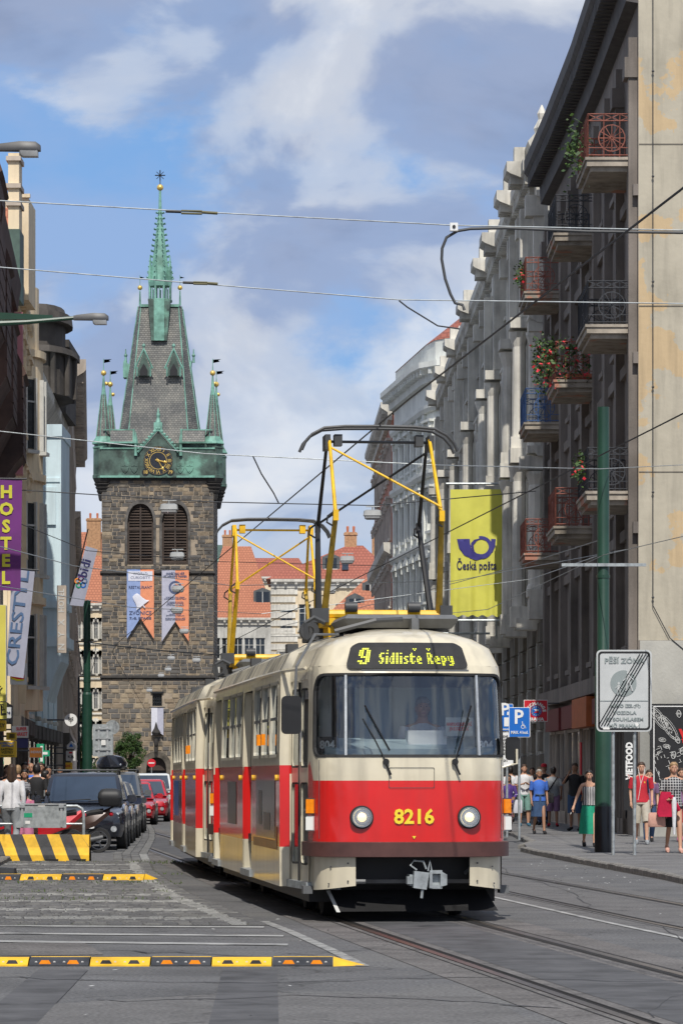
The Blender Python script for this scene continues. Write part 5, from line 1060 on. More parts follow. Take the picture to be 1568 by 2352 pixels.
# --- left side of the street
l0 = thing('corner_block', 'grey brown corner block beyond the left edge whose front faces the tram', 'building')
f = Fac(l0, [(-10.5, 28), (-8.1, 65)]); tr, cs = build_row(f, 10, [(1, 2.2, 1.6, None, 'frame_dark', .3), (4.8, 2.2, 1.2, 'flat', 'frame_white', .3), (8.8, 2.2, 1.2, 'flat', 'frame_white', .3), (12.8, 2.2, 1.2, 'flat', 'frame_white', .3)], None); f.wall(0, 17, 'brown_stucco', 8); cornice(f, tr, 17.6, .6, .9, 1); tr.build('facade_trim', 'brown_stucco', l0)
l1 = thing('shingled_house', 'dark reddish brown shingle clad house at the left edge', 'building')
f = Fac(l1, [(-7.7, 66), (-8.45, 82), (-9.25, 95.3)]); tr, cs = build_row(f, 6, [(4.6, 2.2, 1.1, 'flat', 'frame_white', .3), (8.6, 2.2, 1.1, None, 'frame_white', .3)], None); f.wall(.1, 15.0, 'cream_stucco', 8); tr.build('facade_trim', 'brown_stucco', l1)
for k, (u0, u1, za, zb_, p) in enumerate(((19.5, 22.5, 11.2, 14.6, .42), (23.2, 26.2, 10.6, 13.6, .45), (26.5, 29.2, 9.9, 12.6, .60), (15, 19, 12, 16, .4))):
    q = MB(); f.prof(q, [(0, za-.6), (p*.7, za), (p, za+.2), (p, zb_-.4), (p+.12, zb_-.3), (p*.6, zb_+.5), (0, zb_+.8)], u0, u1); b_ = q.build('bay', 'shingle_brown', l1)
    q = MB(); nrow = 7
    for r_ in range(nrow): z_ = za+.25+(zb_-za-.6)*r_/nrow; f.box(q, u0-.01, u1+.01, p*.9, p+.035, z_, z_+(zb_-za-.6)/nrow*.85)
    q.build('shingle_course', 'shingle_brown', b_)
q = MB(); f.prof(q, [(0, 14.2), (.4, 14.3), (.5, 15.0), (-2.5, 18.8), (-2.6, 14.2)], 16, f.len-.2); q.build('roof', 'shingle_brown', l1); q = MB(); f.box(q, f.len-.8, f.len-.2, .1, .55, 9.8, 14.2); q.build('pink_fascia', 'banner_pink' if 'banner_pink' in MATS else mat('banner_pink', (.5, .2, .22), .8), l1)
l2 = thing('cream_house', 'cream stucco house with tall chimney pier, copper flashing and rounded window bay', 'building')
f = Fac(l2, [(-14, 108.3), (-10.3, 108.5), (-11.2, 125)]); tr, cs = build_row(f, 0, [(5, 2.3, 1.1, 'flat', 'frame_white', .3), (9.2, 2.3, 1.1, 'flat', 'frame_white', .3), (13.3, 2.2, 1.1, 'flat', 'frame_white', .3)], None, cen=[1.6, 5.6, 8.4, 11, 14])
for c in [f.len-.8, f.len-9.9]: f.box(tr, c-.2, c+.2, 0, .25, 4, 17)
f.wall(.1, 17.0, 'cream_stucco', 8); cornice(f, tr, 17.3, .3, .6, .8, 4.2, f.len); f.box(tr, 0, 3.6, 0, .12, 7.6, 7.85); f.box(tr, 0, 3.6, 0, .12, 12.0, 12.25); f.box(tr, 3.2, 3.6, 0, .1, 3.9, 16.9); tr.build('facade_trim', 'cream_stucco', l2)
for i, (Zb, r_, zt_b) in enumerate(((122.2, 1.0, 18.7),)):
    cx, cy = -11.42, Zb; q = MB(); A = [(cx+.95*math.sin(R(a)), cy-1.6*math.cos(R(a))) for a in range(0, 181, 15)]
    q.loft([[(x, y, z) for x, y in A] for z in (3.9, 4.3, 16.4)]); 
    q.loft([[(cx+(x-cx)*.85, cy+(y-cy)*.85, z) for x, y in A] for z in (16.4, zt_b)])
    for z in (7.6, 11.9, 16.2): q.loft([[(cx+(x-cx)*1.12, cy+(y-cy)*1.08, zz) for x, y in A] for zz in (z, z+.25)])
    q.build('round_bay', 'cream_stucco', l2)
    for z in (4.8, 8.7, 13.0):
        for a in (38, 80):
            q = MB(Matrix.Translation((cx+.95*math.sin(R(a)), cy-1.6*math.cos(R(a)), z)) @ Matrix.Rotation(math.atan2(math.sin(R(a))/.95, math.cos(R(a))/1.6), 4, 'Z')); q.box(-.22, .22, -.03, .08, 0, 2.4); w_ = q.build('window', 'glass_dark', l2); q.v, q.f, q.m = [], [], []
            for x_ in (-.25, .25): q.box(x_-.035, x_+.035, -.12, .05, -.05, 2.45)
            q.box(-.25, .25, -.06, .0, 1.6, 1.66); q.box(-.3, .3, -.22, .05, -.18, -.06); q.build('frame', 'frame_white', w_)
q = MB(); q.box(-10.36, -10.02, 108.3, 109.3, 17.3, 21.0); 
q.build('chimney_pier', 'cream_stucco', l2); q = MB()
for z in (18.45, 19.0, 19.85): q.box(-10.42, -9.96, 108.2, 109.4, z+.9, z+1.04)
q.build('pier_cap', 'brown_stucco', l2); q = MB(); q.box(-10.44, -9.98, 108.1, 109.5, 16.4, 18.6); q.build('copper_flashing', 'copper_dark', l2); q = MB(); q.box(-11.7, -10.1, 112.5, 115, 17, 20.3); q.box(-11.7, -10.05, 112.4, 112.6, 20.3, 20.42); q.build('gable', 'cream_stucco', l2)
q = MB(); q.add([(-14, 108.4, 17.3), (-10.5, 108.4, 17.3), (-10.5, 112, 19.9), (-14, 112, 19.9), (-14, 116, 17.3), (-10.5, 116, 17.3)], [(0, 1, 2, 3), (3, 2, 5, 4), (1, 5, 2)]); q.build('roof', 'tile_orange', l2)
l3 = thing('turret_house', 'pale blue house with projecting oriel and black stone attic turret', 'building')
f = Fac(l3, [(-11.45, 126), (-12.2, 149.5)]); tr, cs = build_row(f, 5, [(3.9, 1.7, 1.1, None, 'frame_white', .3), (7.5, 2.2, 1.1, 'flat', 'frame_white', .3), (11.5, 2.2, 1.1, 'flat', 'frame_white', .3)], None); f.wall(.1, 16.5, 'blue_stucco', 8); f.prof(tr, [(0, 15.7), (.45, 16.3), (.5, 16.6), (0, 16.6)]); tr.build('facade_trim', 'stone_trim', l3)
q = MB(); q.box(-11.4, -10.46, 130, 134, 6.6, 14.3); q.box(-11.4, -10.42, 129.9, 134.1, 14.3, 14.75); q.box(-11.4, -10.25, 129.8, 134.2, 8.9, 9.1) if 0 else None; q.box(-11.4, -10.38, 129.85, 134.1, 7.9, 8.15); q.box(-11.4, -10.3, 129.8, 134.1, 6.45, 6.85); q.prism([(-11.4, 5.0), (-11.0, 4.4), (-10.7, 5.4), (-10.48, 5.9), (-10.48, 6.45), (-11.4, 6.45)], 'y', 130, 133.9); q.box(-11.3, -10.5, 129.95, 130, 12.6, 12.75); q.box(-11.25, -10.65, 129.9, 130, 11, 12.4); q.build('oriel', 'blue_stucco', l3)
q = MB(); cx, cy = -12.0, 139.5
for r0, z0, r1_, z1_ in ((1.25, 16.7, 1.25, 18.3), (1.45, 18.3, 1.4, 18.55), (.95, 18.55, .95, 19.6), (1.25, 19.6, 1.2, 20.0), (1.0, 20.0, .9, 20.3)): q.lathe([(r0, z0), (r1_, z1_)], 16, (cx, cy, 0), sy=2.2)
for a in range(0, 360, 30): q.tube([(cx+1.3*math.cos(R(a)), cy+2.9*math.sin(R(a)), 16.7), (cx+1.3*math.cos(R(a)), cy+2.9*math.sin(R(a)), 18.3)], .13, 5)
q.box(-13, -11.35, 143.5, 149, 16.6, 19.3); q.box(-13, -11.2, 143.3, 149.2, 19.3, 19.6); q.build('attic_turret', 'dark_stone', l3)
l4 = thing('brown_cornice_house', 'brown stucco house with deep bracketed cornice behind the pale blue oriel', 'building')
f = Fac(l4, [(-12.0, 150), (-15.0, 192)]); tr, cs = build_row(f, 9, [(4.6, 2.2, 1.1, 'flat', 'frame_white', .3), (8.6, 2.3, 1.1, 'flat', 'frame_white', .3), (12.6, 2.3, 1.1, 'flat', 'frame_white', .3), (16.2, 1.6, 1, None, 'frame_white', .3)], None)
for c in cs: f.box(tr, c-1.6, c-1.3, 0, .35, 8, 17.5)
f.wall(.1, 18.6, 'brown_stucco', 8); cornice(f, tr, 19.6, 1.0, 1.6, 1.1); f.prof(tr, [(0, 17.0), (.35, 17.2), (.4, 17.5), (0, 17.5)]); tr.build('facade_trim', 'brown_stucco', l4); roof(f, 19.6, 22, 4, 'lead', o=.3)
l5 = thing('hotel_house', 'dark brown hotel front at the far end of the left street side', 'building'); f = Fac(l5, [(-15.0, 192.5), (-18.9, 246), (-24, 318)])
tr, cs = build_row(f, 22, [(4.6, 2.2, 1.1, 'flat', 'frame_white', .3), (8.6, 2.3, 1.1, 'flat', 'frame_white', .3), (12.2, 2.0, 1.1, None, 'frame_white', .3)], None); f.wall(.1, 15.6, 'brown_stucco', 8); cornice(f, tr, 16.3, .6, .8, 1.2); tr.build('facade_trim', 'brown_stucco', l5); roof(f, 16.3, 19, 4, 'lead')
# shop fascias and windows on the left pavement
for rt, pts in ((l1, [(-7.7, 66), (-8.45, 82), (-9.25, 95.3)]), (l2, [(-10.3, 108.5), (-11.2, 125)]), (l3, [(-11.45, 126), (-12.2, 149.5)]), (l4, [(-12.0, 150), (-15.0, 192)])):
    f = Fac(rt, pts); u = .8
    while u < f.len-2.5: q = MB(); f.box(q, u, u+2.2, .01, .06, .3, 2.9); w_ = q.build('shop_window', 'glass_dark', rt); q = MB(); f.box(q, u-.1, u, .0, .12, .1, 3.0); f.box(q, u, u+2.2, 0, .12, 2.9, 3.0); f.box(q, u, u+2.2, .01, .3, 3.0, 3.5); q.build('shop_frame', 'dark_stone', w_); u += 2.8
# --- houses behind the square, facing the camera
def back_house(name, label, px0, px1, Z, pyt, wall_m, rows, cols, roof_m, pyr, ridge=(0.2, .8), trim='stone_trim', py_first=0, depth=14, extra=None):
    r = thing(name, label, 'building'); x0, x1 = X(px0, Z), X(px1, Z); zt = H(pyt, Z); f = Fac(r, [(x0, Z), (x1, Z)]); hgt = (zt-1.2)/rows
    fl = [(1.4+i*hgt, hgt*.52, 1.15, 'flat' if i % 2 == 0 else 'ped' if i < rows-1 else None, 'frame_white', .25) for i in range(rows)]; tr, cs = build_row(f, cols, fl, None)
    f.wall(0, zt, wall_m, depth); cornice(f, tr, zt+.3, .6, .9, 1.0)
    for i in range(1, rows): f.prof(tr, [(0, 1.0+i*hgt-.25), (.2, 1.0+i*hgt-.2), (.2, 1.0+i*hgt), (0, 1.0+i*hgt)])
    tr.build('facade_trim', trim, r); zr = H(pyr, Z); mb = MB(); a, b = x0+(x1-x0)*ridge[0], x0+(x1-x0)*ridge[1]
    mb.add([(x0-.5, Z-.5, zt+.3), (x1+.5, Z-.5, zt+.3), (x1+.5, Z+depth, zt+.3), (x0-.5, Z+depth, zt+.3), (a, Z+depth*.45, zr), (b, Z+depth*.45, zr)], [(0, 1, 5, 4), (1, 2, 5), (2, 3, 4, 5), (3, 0, 4), (3, 2, 1, 0)]); mb.build('roof', roof_m, r); return r, x0, x1, zt, zr
def chimney(r, px, Z, z0, py, w=.8, m='brick_clay', pots=2):
    x = X(px, Z); z1 = H(py, Z); q = MB(); q.box(x-w/2, x+w/2, Z, Z+.8, z0, z1); q.box(x-w/2-.08, x+w/2+.08, Z-.08, Z+.88, z1-.3, z1-.1); c = q.build('chimney', m, r); q = MB()
    for k in range(pots): q.lathe([(.12, 0), (.14, .5), (.11, .6)], 7, (x-w/4+k*w/2, Z+.4, z1))
    q.build('chimney_pot', 'terracotta', c)
def dormer(r, px, Z, py0, py1, w=1.6):
    x = X(px, Z); z0, z1 = H(py0, Z), H(py1, Z); q = MB(); q.prism([(x-w/2, z0), (x+w/2, z0), (x+w/2, z1-.4), (x, z1), (x-w/2, z1-.4)], 'y', Z, Z+4); d = q.build('dormer', 'lead', r); q = MB(); q.box(x-w/2+.3, x+w/2-.3, Z-.06, Z-.01, z0+.2, z1-.5); q.build('dormer_window', 'glass_dark', d); q = MB(); q.box(x-w/2+.2, x+w/2-.2, Z-.09, Z-.05, z0+.12, z0+.24); q.box(x-.05, x+.05, Z-.09, Z-.05, z0+.2, z1-.5); q.build('frame', 'frame_white', d)
h1, *_ = back_house('cream_apartment_house', 'cream apartment house under a broad orange roof, left of the clock tower', 120, 262, 392, 1392, 'cream_stucco', 5, 6, 'tile_orange', 1213, (.25, .95)); chimney(h1, 215, 396, 24, 1190, 1.6); chimney(h1, 163, 399, 24, 1185, .8)
dormer(h1, 172, 394, 1392, 1320, 1.6)
h2, *_ = back_house('grey_gabled_house', 'grey house with steep orange tiled roof just right of the clock tower', 470, 622, 420, 1425, 'plaster_grey', 4, 5, 'tile_orange', 1247, (.25, .68)); chimney(h2, 522, 430, 27, 1228, 1.2); dormer(h2, 603, 421, 1425, 1350, 2.2)
h2b, *_ = back_house('orange_roof_house', 'house with a high plain orange roof behind the grey gabled house', 500, 705, 470, 1330, 'cream_stucco', 5, 6, 'tile_red', 1275, (.3, .9))
h3, x0, x1, zt, zr = back_house('yellow_classical_house', 'yellow and cream classical house with banded corners and wide hipped red roof', 622, 905, 335, 1338, 'cream_stucco', 4, 6, 'tile_red', 1243, (.62, .75))
q = MB(); bi = 0; bdat = None
for k in range(26):
    for xx in (x0,):
        b_ = MB() if bdat is None else None
        if b_: b_.box(0, 2.6, -.14, 0, 0, .55); o = b_.build('quoin', 'stone_trim', h3); bdat = o.data
        else: o = link('quoin', bdat, h3)
        o.location = (xx-.02, 335-.01, .2+k*.76); o.scale = (1 if k % 2 else .92, 1, 1)
chimney(h3, 805, 341, 22, 1222, 1.2); chimney(h3, 862, 345, 22, 1225, .7); dormer(h3, 760, 336.5, 1312, 1270, 1.7)
q = MB(); q.box(X(785, 337), X(800, 337), 336, 336.3, H(1310, 337), H(1296, 337)); q.build('skylight', 'glass_blue', h3)
h4, *_ = back_house('small_orange_house', 'small house with orange roofs and skylights below the red house', 770, 900, 300, 1415, 'brown_stucco', 3, 4, 'tile_orange', 1300, (.7, 1.0)); dormer(h4, 815, 301, 1400, 1362, 1.6); dormer(h4, 850, 303, 1385, 1330, 1.4)
h5, *_ = back_house('far_left_house', 'pale far house whose copper edged roof shows behind the orange roof right of the tower', 440, 520, 500, 1300, 'plaster_grey', 5, 5, 'copper_dark', 1245, (.3, .9))
# ---------------- people ----------------
mat('skin_light', (.52, .29, .19), .55, var=.05); mat('skin_tan', (.36, .19, .115), .55, var=.05); mat('hair_brown', (.055, .03, .018), .6, var=.3, vs=20); mat('hair_dark', (.012, .009, .008), .5, var=.3, vs=20); mat('hair_grey', (.3, .27, .24), .6, var=.3, vs=20); mat('hair_blond', (.32, .2, .1), .6, var=.3, vs=20)
for n_, c_ in dict(cloth_white=(.66, .66, .68), cloth_red=(.50, .02, .035), cloth_blue=(.05, .15, .55), cloth_green=(.01, .27, .155), cloth_black=(.016, .016, .018), cloth_grey=(.27, .29, .31), cloth_beige=(.42, .38, .31), cloth_purple=(.24, .14, .25), cloth_mint=(.18, .33, .29), cloth_denim=(.035, .075, .16), cloth_navy=(.02, .025, .06), cloth_violet=(.10, .05, .26), cloth_pink=(.5, .16, .26), cloth_magenta=(.45, .005, .045), cloth_salmon=(.6, .34, .27), cloth_teal=(.04, .13, .2)).items(): mat(n_, c_, .85, var=.1, vs=8, bump=.3, bs=25)
def pat_mat(name, c1, c2, kind, sc):
    m = mat(name, c1, .85); T = m.node_tree.nodes; K = m.node_tree.links; b = T['Principled BSDF']; t = [q for q in T if q.type == 'TEX_COORD'][0]
    if kind == 'plaid':
        w1 = T.new('ShaderNodeTexWave'); w1.bands_direction = 'X'; w2 = T.new('ShaderNodeTexWave'); w2.bands_direction = 'Z'; mm = T.new('ShaderNodeMath'); mm.operation = 'MAXIMUM'
        for w in (w1, w2): w.inputs['Scale'].default_value = sc; K.new(t.outputs['Object'], w.inputs[0])
        K.new(w1.outputs[1], mm.inputs[0]); K.new(w2.outputs[1], mm.inputs[1]); o = ramp(mm.outputs[0], [(.86, c1), (.9, c2)], T, K, 'LINEAR')
    else:
        w1 = T.new('ShaderNodeTexWave'); w1.bands_direction = kind[0]; w1.inputs['Scale'].default_value = sc; w1.inputs['Distortion'].default_value = 3 if len(kind) > 1 else 0; w1.inputs['Detail Scale'].default_value = 4; K.new(t.outputs['Object'], w1.inputs[0])
        o = ramp(w1.outputs[1], [(.45, c1), (.55, c2)], T, K, 'LINEAR') if kind != 'Zz' else ramp(w1.outputs[1], [(.1, (.02, .02, .03)), (.3, (.5, .2, .25)), (.5, (.5, .3, .1)), (.7, (.05, .25, .25)), (.9, (.35, .05, .2))], T, K, 'CONSTANT')
    K.new(o, b.inputs['Base Color'])
pat_mat('cloth_plaid', (.03, .03, .035), (.5, .5, .5), 'plaid', 6); pat_mat('cloth_stripe', (.5, .48, .46), (.02, .02, .03), 'X', 9); pat_mat('cloth_zigzag', (.5, .1, .2), (.1, .1, .1), 'Zz', 4); pat_mat('cloth_hstripe', (.03, .03, .04), (.35, .35, .37), 'Z', 9)
def skin_mesh(verts, edges):
    me = bpy.data.meshes.new('s'); me.from_pydata([v[0] for v in verts], edges, []); o = bpy.data.objects.new('s', me); COL.objects.link(o)
    md = o.modifiers.new('k', 'SKIN'); md.use_smooth_shade = True; sv = me.skin_vertices[0].data
    for i, v in enumerate(verts): sv[i].radius = v[1] if isinstance(v[1], tuple) else (v[1], v[1])
    sv[0].use_root = True; s2 = o.modifiers.new('u', 'SUBSURF'); s2.levels = 1; s2.render_levels = 1
    bpy.context.view_layer.update(); r = bpy.data.meshes.new_from_object(o.evaluated_get(bpy.context.evaluated_depsgraph_get())); bpy.data.objects.remove(o); return r
def hand(mb, w, d, side, curl=.5):
    w = Vector(w); d = Vector(d).normalized(); a = Vector((0, 1, 0)) if abs(d.y) < .8 else Vector((1, 0, 0)); a = (a-d*a.dot(d)).normalized(); n = d.cross(a).normalized()*side
    mb.tube([w-d*.02, w+d*.03, w+d*.085], [.022, .03, .031], 6)
    for i, (o_, L_) in enumerate(((-.028, .062), (-.010, .075), (.009, .07), (.026, .055))):
        p = w+d*.08+a*o_; q = p+d*L_*.5-n*.012*curl; r = q+(d*(1-curl)-n*curl).normalized()*L_*.5; mb.tube([p, q, r], [.0095, .009, .007], 5)
    p = w+d*.03-a*.028; mb.tube([p, p+d*.03-a*.022, p+d*.062-a*.02], [.012, .011, .008], 5)
def person(label, px, Z, h=1.7, face=0, pose='stand', arms=('down', 'down'), sk='skin_light', hair='short', hm='hair_brown', top=('cloth_white', 'short'), bot=('cloth_denim', 'trousers'), shoe='cloth_black', group=None, floor=.10, fat=1., female=False, loc=None, seated=False):
    k = h/1.75; rt = thing('person', label, 'person', loc or (X(px, Z), Z, floor), R(face), group)
    def S(p): return Vector(p)*k
    lean = -.02 if pose != 'stand' else 0; sw = .165 if female else .185; sw *= fat**.5
    if seated: legs = [[(.10, 0, .93), (.12, -.42, .95), (.12, -.45, .52), (.12, -.58, .50)], [(-.10, 0, .93), (-.12, -.42, .95), (-.12, -.45, .52), (-.12, -.58, .50)]]
    elif pose == 'walk': legs = [[(.09, 0, .93), (.10, -.17, .52), (.10, -.24, .09), (.10, -.40, .035)], [(-.09, 0, .93), (-.09, -.03, .49), (-.09, .24, .17), (-.09, .14, .035)]]
    elif pose == 'walk2': legs = [[(.09, 0, .93), (.09, -.03, .49), (.08, .22, .16), (.08, .12, .035)], [(-.09, 0, .93), (-.10, -.16, .52), (-.09, -.22, .09), (-.09, -.38, .035)]]
    else: legs = [[(.09, 0, .93), (.11, -.01, .50), (.12, .02, .09), (.14, -.14, .035)], [(-.09, 0, .93), (-.10, -.03, .50), (-.11, .02, .09), (-.13, -.14, .035)]]
    AR = {'down': [(0, 0, 0), (.045, .05, -.29), (.04, -.07, -.53)], 'swing': [(0, 0, 0), (.08, .13, -.26), (.10, .04, -.48)], 'fwd': [(0, 0, 0), (.06, -.05, -.28), (.03, -.26, -.40)], 'bent': [(0, 0, 0), (.08, .0, -.28), (-.10, -.22, -.22)], 'ear': [(0, 0, 0), (.10, -.16, -.20), (-.06, -.14, .07)], 'out': [(0, 0, 0), (.11, .02, -.27), (.19, -.06, -.49)], 'belly': [(0, 0, 0), (.08, -.02, -.28), (-.02, -.24, -.36)]}
    V = [((0, 0, .97), (.13*fat, .10)), ((0, lean*.4, 1.10), (.11*fat, .085)), ((0, lean, 1.30), (.135*fat, .09)), ((0, lean, 1.43), (.07, .06)), ((0, lean-.005, 1.51), .05), ((0, lean-.015, 1.60), (.07, .08)), ((0, lean-.015, 1.68), (.068, .08))]
    E = [(i, i+1) for i in range(6)]; arm = []
    for s, a in ((1, arms[0]), (-1, arms[1])):
        pts = [(s*(sw+o[0]), lean+o[1], 1.42+o[2]) for o in AR[a]]; b = len(V); V += [(pts[0], .048), (pts[1], .037), (pts[2], .024)]; E += [(3 if 1 else 2, b), (b, b+1), (b+1, b+2)]; arm.append([S(p) for p in pts])
    lg = []
    for L_ in legs:
        b = len(V); V += [(L_[0], .085), (((L_[0][0]+L_[1][0])/2, (L_[0][1]+L_[1][1])/2, (L_[0][2]+L_[1][2])/2), .075), (L_[1], .052), (tuple(L_[1][i]*.65+L_[2][i]*.35+(.012 if i == 1 else 0) for i in range(3)), .052), (L_[2], .034), (L_[3], (.035, .025))]; E += [(0, b)]+[(b+i, b+i+1) for i in range(5)]; lg.append([S(p) for p in L_])
    me = skin_mesh([((p[0]*k, p[1]*k, p[2]*k), (r[0]*k, r[1]*k) if isinstance(r, tuple) else r*k) for p, r in V], E)
    mb = MB(); mb.v = [tuple(v.co) for v in me.vertices]; mb.f = [tuple(p.vertices) for p in me.polygons]; mb.m = [0]*len(mb.f); bpy.data.meshes.remove(me)
    hc = S((0, lean-.02, 1.645)); hk = k*1.0
    mb.ball(hc, (.074*hk, .092*hk, .112*hk), 12, 8); mb.ball(hc+Vector((0, -.055, -.05))*hk, (.048*hk, .042*hk, .058*hk), 8, 6)
    mb.loft([[tuple(hc+Vector(p)*hk) for p in q] for q in ([(-.016, -.088, -.03), (.016, -.088, -.03), (0, -.12, -.032)], [(-.007, -.088, .022), (.007, -.088, .022), (0, -.096, .022)])])
    for s in (-1, 1):
        mb.ball(hc+Vector((s*.075, .0, -.01))*hk, (.012, .02, .03), 6, 4); mb.ball(hc+Vector((s*.030, -.086, .012))*hk, (.009, .005, .005), 6, 4, 1); mb.box(hc.x+s*.03*hk-.014, hc.x+s*.03*hk+.014, hc.y-.094*hk, hc.y-.085*hk, hc.z+.030*hk, hc.z+.034*hk, 3)
    mb.box(hc.x-.02, hc.x+.02, hc.y-.1*hk, hc.y-.085*hk, hc.z-.066*hk, hc.z-.054*hk, 2)
    for a, s in zip(arm, (1, -1)): hand(mb, a[2], a[2]-a[1], s, .5)
    mb.build('body', [sk, 'hair_dark', mat('lips', (.42, .16, .13), .5), mat('brow', (.16, .09, .06), .6)], rt, smooth=60)
    # hair
    if hair:
        q = MB(); big = 1.10
        def hr(z, sc, back, fr): return [(hc.x+.078*hk*sc*math.cos(R(a)), hc.y+(.105*hk*sc*math.sin(R(a))+back*hk if math.sin(R(a)) > 0 else fr*hk*math.sin(R(a))), hc.z+z*hk) for a in range(0, 360, 30)]
        q.loft([hr(.015 if hair != 'bald' else .0, 1.06, .005, .03), hr(.045, 1.10, .0, .07), hr(.07, 1.03, .0, .09), hr(.10, .82, 0, .075), hr(.122, .45, 0, .04)] if hair not in ('bald',) else [hr(-.03, 1.04, .005, .0), hr(.02, 1.05, .0, .0), hr(.04, .9, .02, -.02)])
        q.loft([hr(-.08, .85, .008, -.02), hr(-.04, 1.05, .008, -.02), hr(.0, 1.12, .008, -.01), hr(.05, 1.10, .0, .0)])
        if hair == 'long':
            q.loft([[(hc.x+rx*k*math.cos(R(a)), hc.y+.03*k+(ry*k*math.sin(R(a)) if math.sin(R(a)) > 0 else .025*k*math.sin(R(a))), z*k) for a in range(0, 360, 30)] for z, rx, ry in ((1.34, .07, .05), (1.40, .10, .09), (1.50, .10, .10), (1.60, .092, .10), (1.70, .085, .10))])
        if hair == 'bun': q.ball(hc+Vector((0, .10, .06))*hk, .045*hk, 8, 6)
        if hair == 'tail': q.tube([hc+Vector((0, .10, .05))*hk, hc+Vector((0, .16, -.02))*hk, hc+Vector((0, .13, -.2))*hk], [.03, .035, .012], 7)
        q.build('hair', hm, rt, smooth=60)
        if hair == 'cap': q = MB(); q.loft([hr(.035, 1.16, 0, .098), hr(.075, 1.14, 0, .098), hr(.115, .9, 0, .08), hr(.135, .4, 0, .04)]); q.box(hc.x-.065, hc.x+.065, hc.y-.19*hk, hc.y-.07*hk, hc.z+.035*hk, hc.z+.05*hk); q.build('cap', 'cloth_red', rt, smooth=50)
    # top
    tm, sl = top; q = MB(); ww = (.118 if female else .145)*fat; bw = (.155 if female else .165)*fat
    def el(z, rx, ry, dy=0): return [(rx*k*math.cos(R(a)), (lean+dy+ry*math.sin(R(a)))*k, z*k) for a in range(0, 360, 24)]
    rings = [el(.90, bw+.015, .125*fat), el(.96, bw+.012, .125*fat), el(1.08, ww+.012, .108*fat), el(1.20, ww+.02, .112), el(1.30, .150*fat+.012, .125, -.012 if female else 0), el(1.38, sw-.005, .105), el(1.43, sw*.93, .085), el(1.475, .085, .07)]
    if sl == 'strap': rings = rings[1:6]
    q.loft(rings)
    if sl != 'strap':
        for a in arm:
            if sl == 'long': q.tube([a[0]+Vector((0, 0, .005)), a[0]*.5+a[1]*.5, a[1], a[1]*.05+a[2]*.95], [.062*k, .058*k, .05*k, .038*k], 9)
            else: q.tube([a[0]+Vector((0, 0, .01)), a[0]*.75+a[1]*.25, a[0]*.25+a[1]*.75], [.062*k, .064*k, .060*k], 9)
    else:
        for s in (-1, 1): q.tube([S((s*.09, lean-.10, 1.34)), S((s*.10, lean-.02, 1.46)), S((s*.09, lean+.08, 1.36))], .009, 4)
    q.build('shirt', tm, rt, smooth=60)
    # bottom
    bm_, bt = bot; q = MB()
    if bt in ('trousers', 'shorts', 'jeans'):
        q.loft([el(.86, bw+.0, .12*fat), el(.94, bw+.008, .12*fat), el(1.02, ww+.02, .108*fat)])
        for L_ in lg:
            if bt == 'shorts': q.tube([L_[0]-Vector((0, 0, .0)), L_[0]*.5+L_[1]*.5, L_[1]*.9+L_[2]*.1], [.105*k*fat, .10*k*fat, .09*k*fat], 10)
            else: q.tube([L_[0], L_[0]*.5+L_[1]*.5, L_[1], L_[1]*.5+L_[2]*.5, L_[2]-Vector((0, 0, .02))], [.10*k*fat, .092*k*fat, .07*k, .066*k, .058*k], 10)
    elif bt == 'wide':
        def wl(z, rx, ry, dy=0): return [((rx+.008*math.cos(R(a*9)))*k*math.cos(R(a)), (dy+(ry+.008*math.cos(R(a*9)))*math.sin(R(a)))*k, z*k) for a in range(0, 360, 10)]
        q.loft([wl(.30, .235, .25), wl(.55, .215, .22), wl(.8, .185, .16), wl(.98, .15, .115), wl(1.05, .128, .10)])
    else:
        z1 = {'skirt': .48, 'knee': .50}[bt]; ex = .215 if bt == 'skirt' else .17
        def wl(z, rx, ry): return [((rx+.007*math.cos(R(a*8)))*k*math.cos(R(a)), (ry+.007*math.cos(R(a*8)))*math.sin(R(a))*k, z*k) for a in range(0, 360, 10)]
        q.loft([wl(z1, ex, ex*.85), wl(.7, ex*.93, ex*.78), wl(.9, .17*fat, .13*fat), wl(1.05, .13*fat, .105*fat)])
    q.build({'wide': 'trousers', 'skirt': 'skirt', 'knee': 'skirt'}.get(bt, bt), bm_, rt, smooth=60)
    for L_ in lg:
        q = MB(); an, to = L_[2], L_[3]; d = (to-an); d.z = 0; d.normalize(); z0 = min(to.z-.035*k, an.z-.09*k)
        q.tube([Vector((an.x, an.y, to.z+.012))-d*.055*k+Vector((0, 0, (an.z-to.z)*.6)), Vector((an.x, an.y, to.z+.01))+d*.04*k+Vector((0, 0, (an.z-to.z)*.3)), to, to+d*.05*k], [.036*k, .046*k, .045*k, .028*k], 8); q.build('shoe', shoe, rt, smooth=60)
    return rt, arm, k
def bag(rt, p, m, w=.3, h=.3, d=.1, strap=None, name='bag', label=None, cat='bag'):
    """a carried thing: top-level, placed in the person's frame"""
    Mx = Matrix.Translation(rt.location) @ Matrix.Rotation(rt.rotation_euler[2], 4, 'Z'); t = link(name, None, None, Mx @ Vector(p), (0, 0, rt.rotation_euler[2]), label=label, cat=cat)
    q = MB(); q.loft([[(x*s, y*s, z) for x, y in rrect(-w/2, w/2, -d/2, d/2, d*.4, 3)] for z, s in ((-h, .85), (-h*.95, 1), (-h*.1, .95), (0, .8))]); q.build('pouch', m, t, smooth=50)
    q = MB(); q.tube(strap or [(-w*.3, 0, 0), (-w*.25, 0, .14), (w*.25, 0, .14), (w*.3, 0, 0)], .011, 5); q.build('strap', 'cloth_black' if m != 'ban_white' else m, t); return t
Pn = person
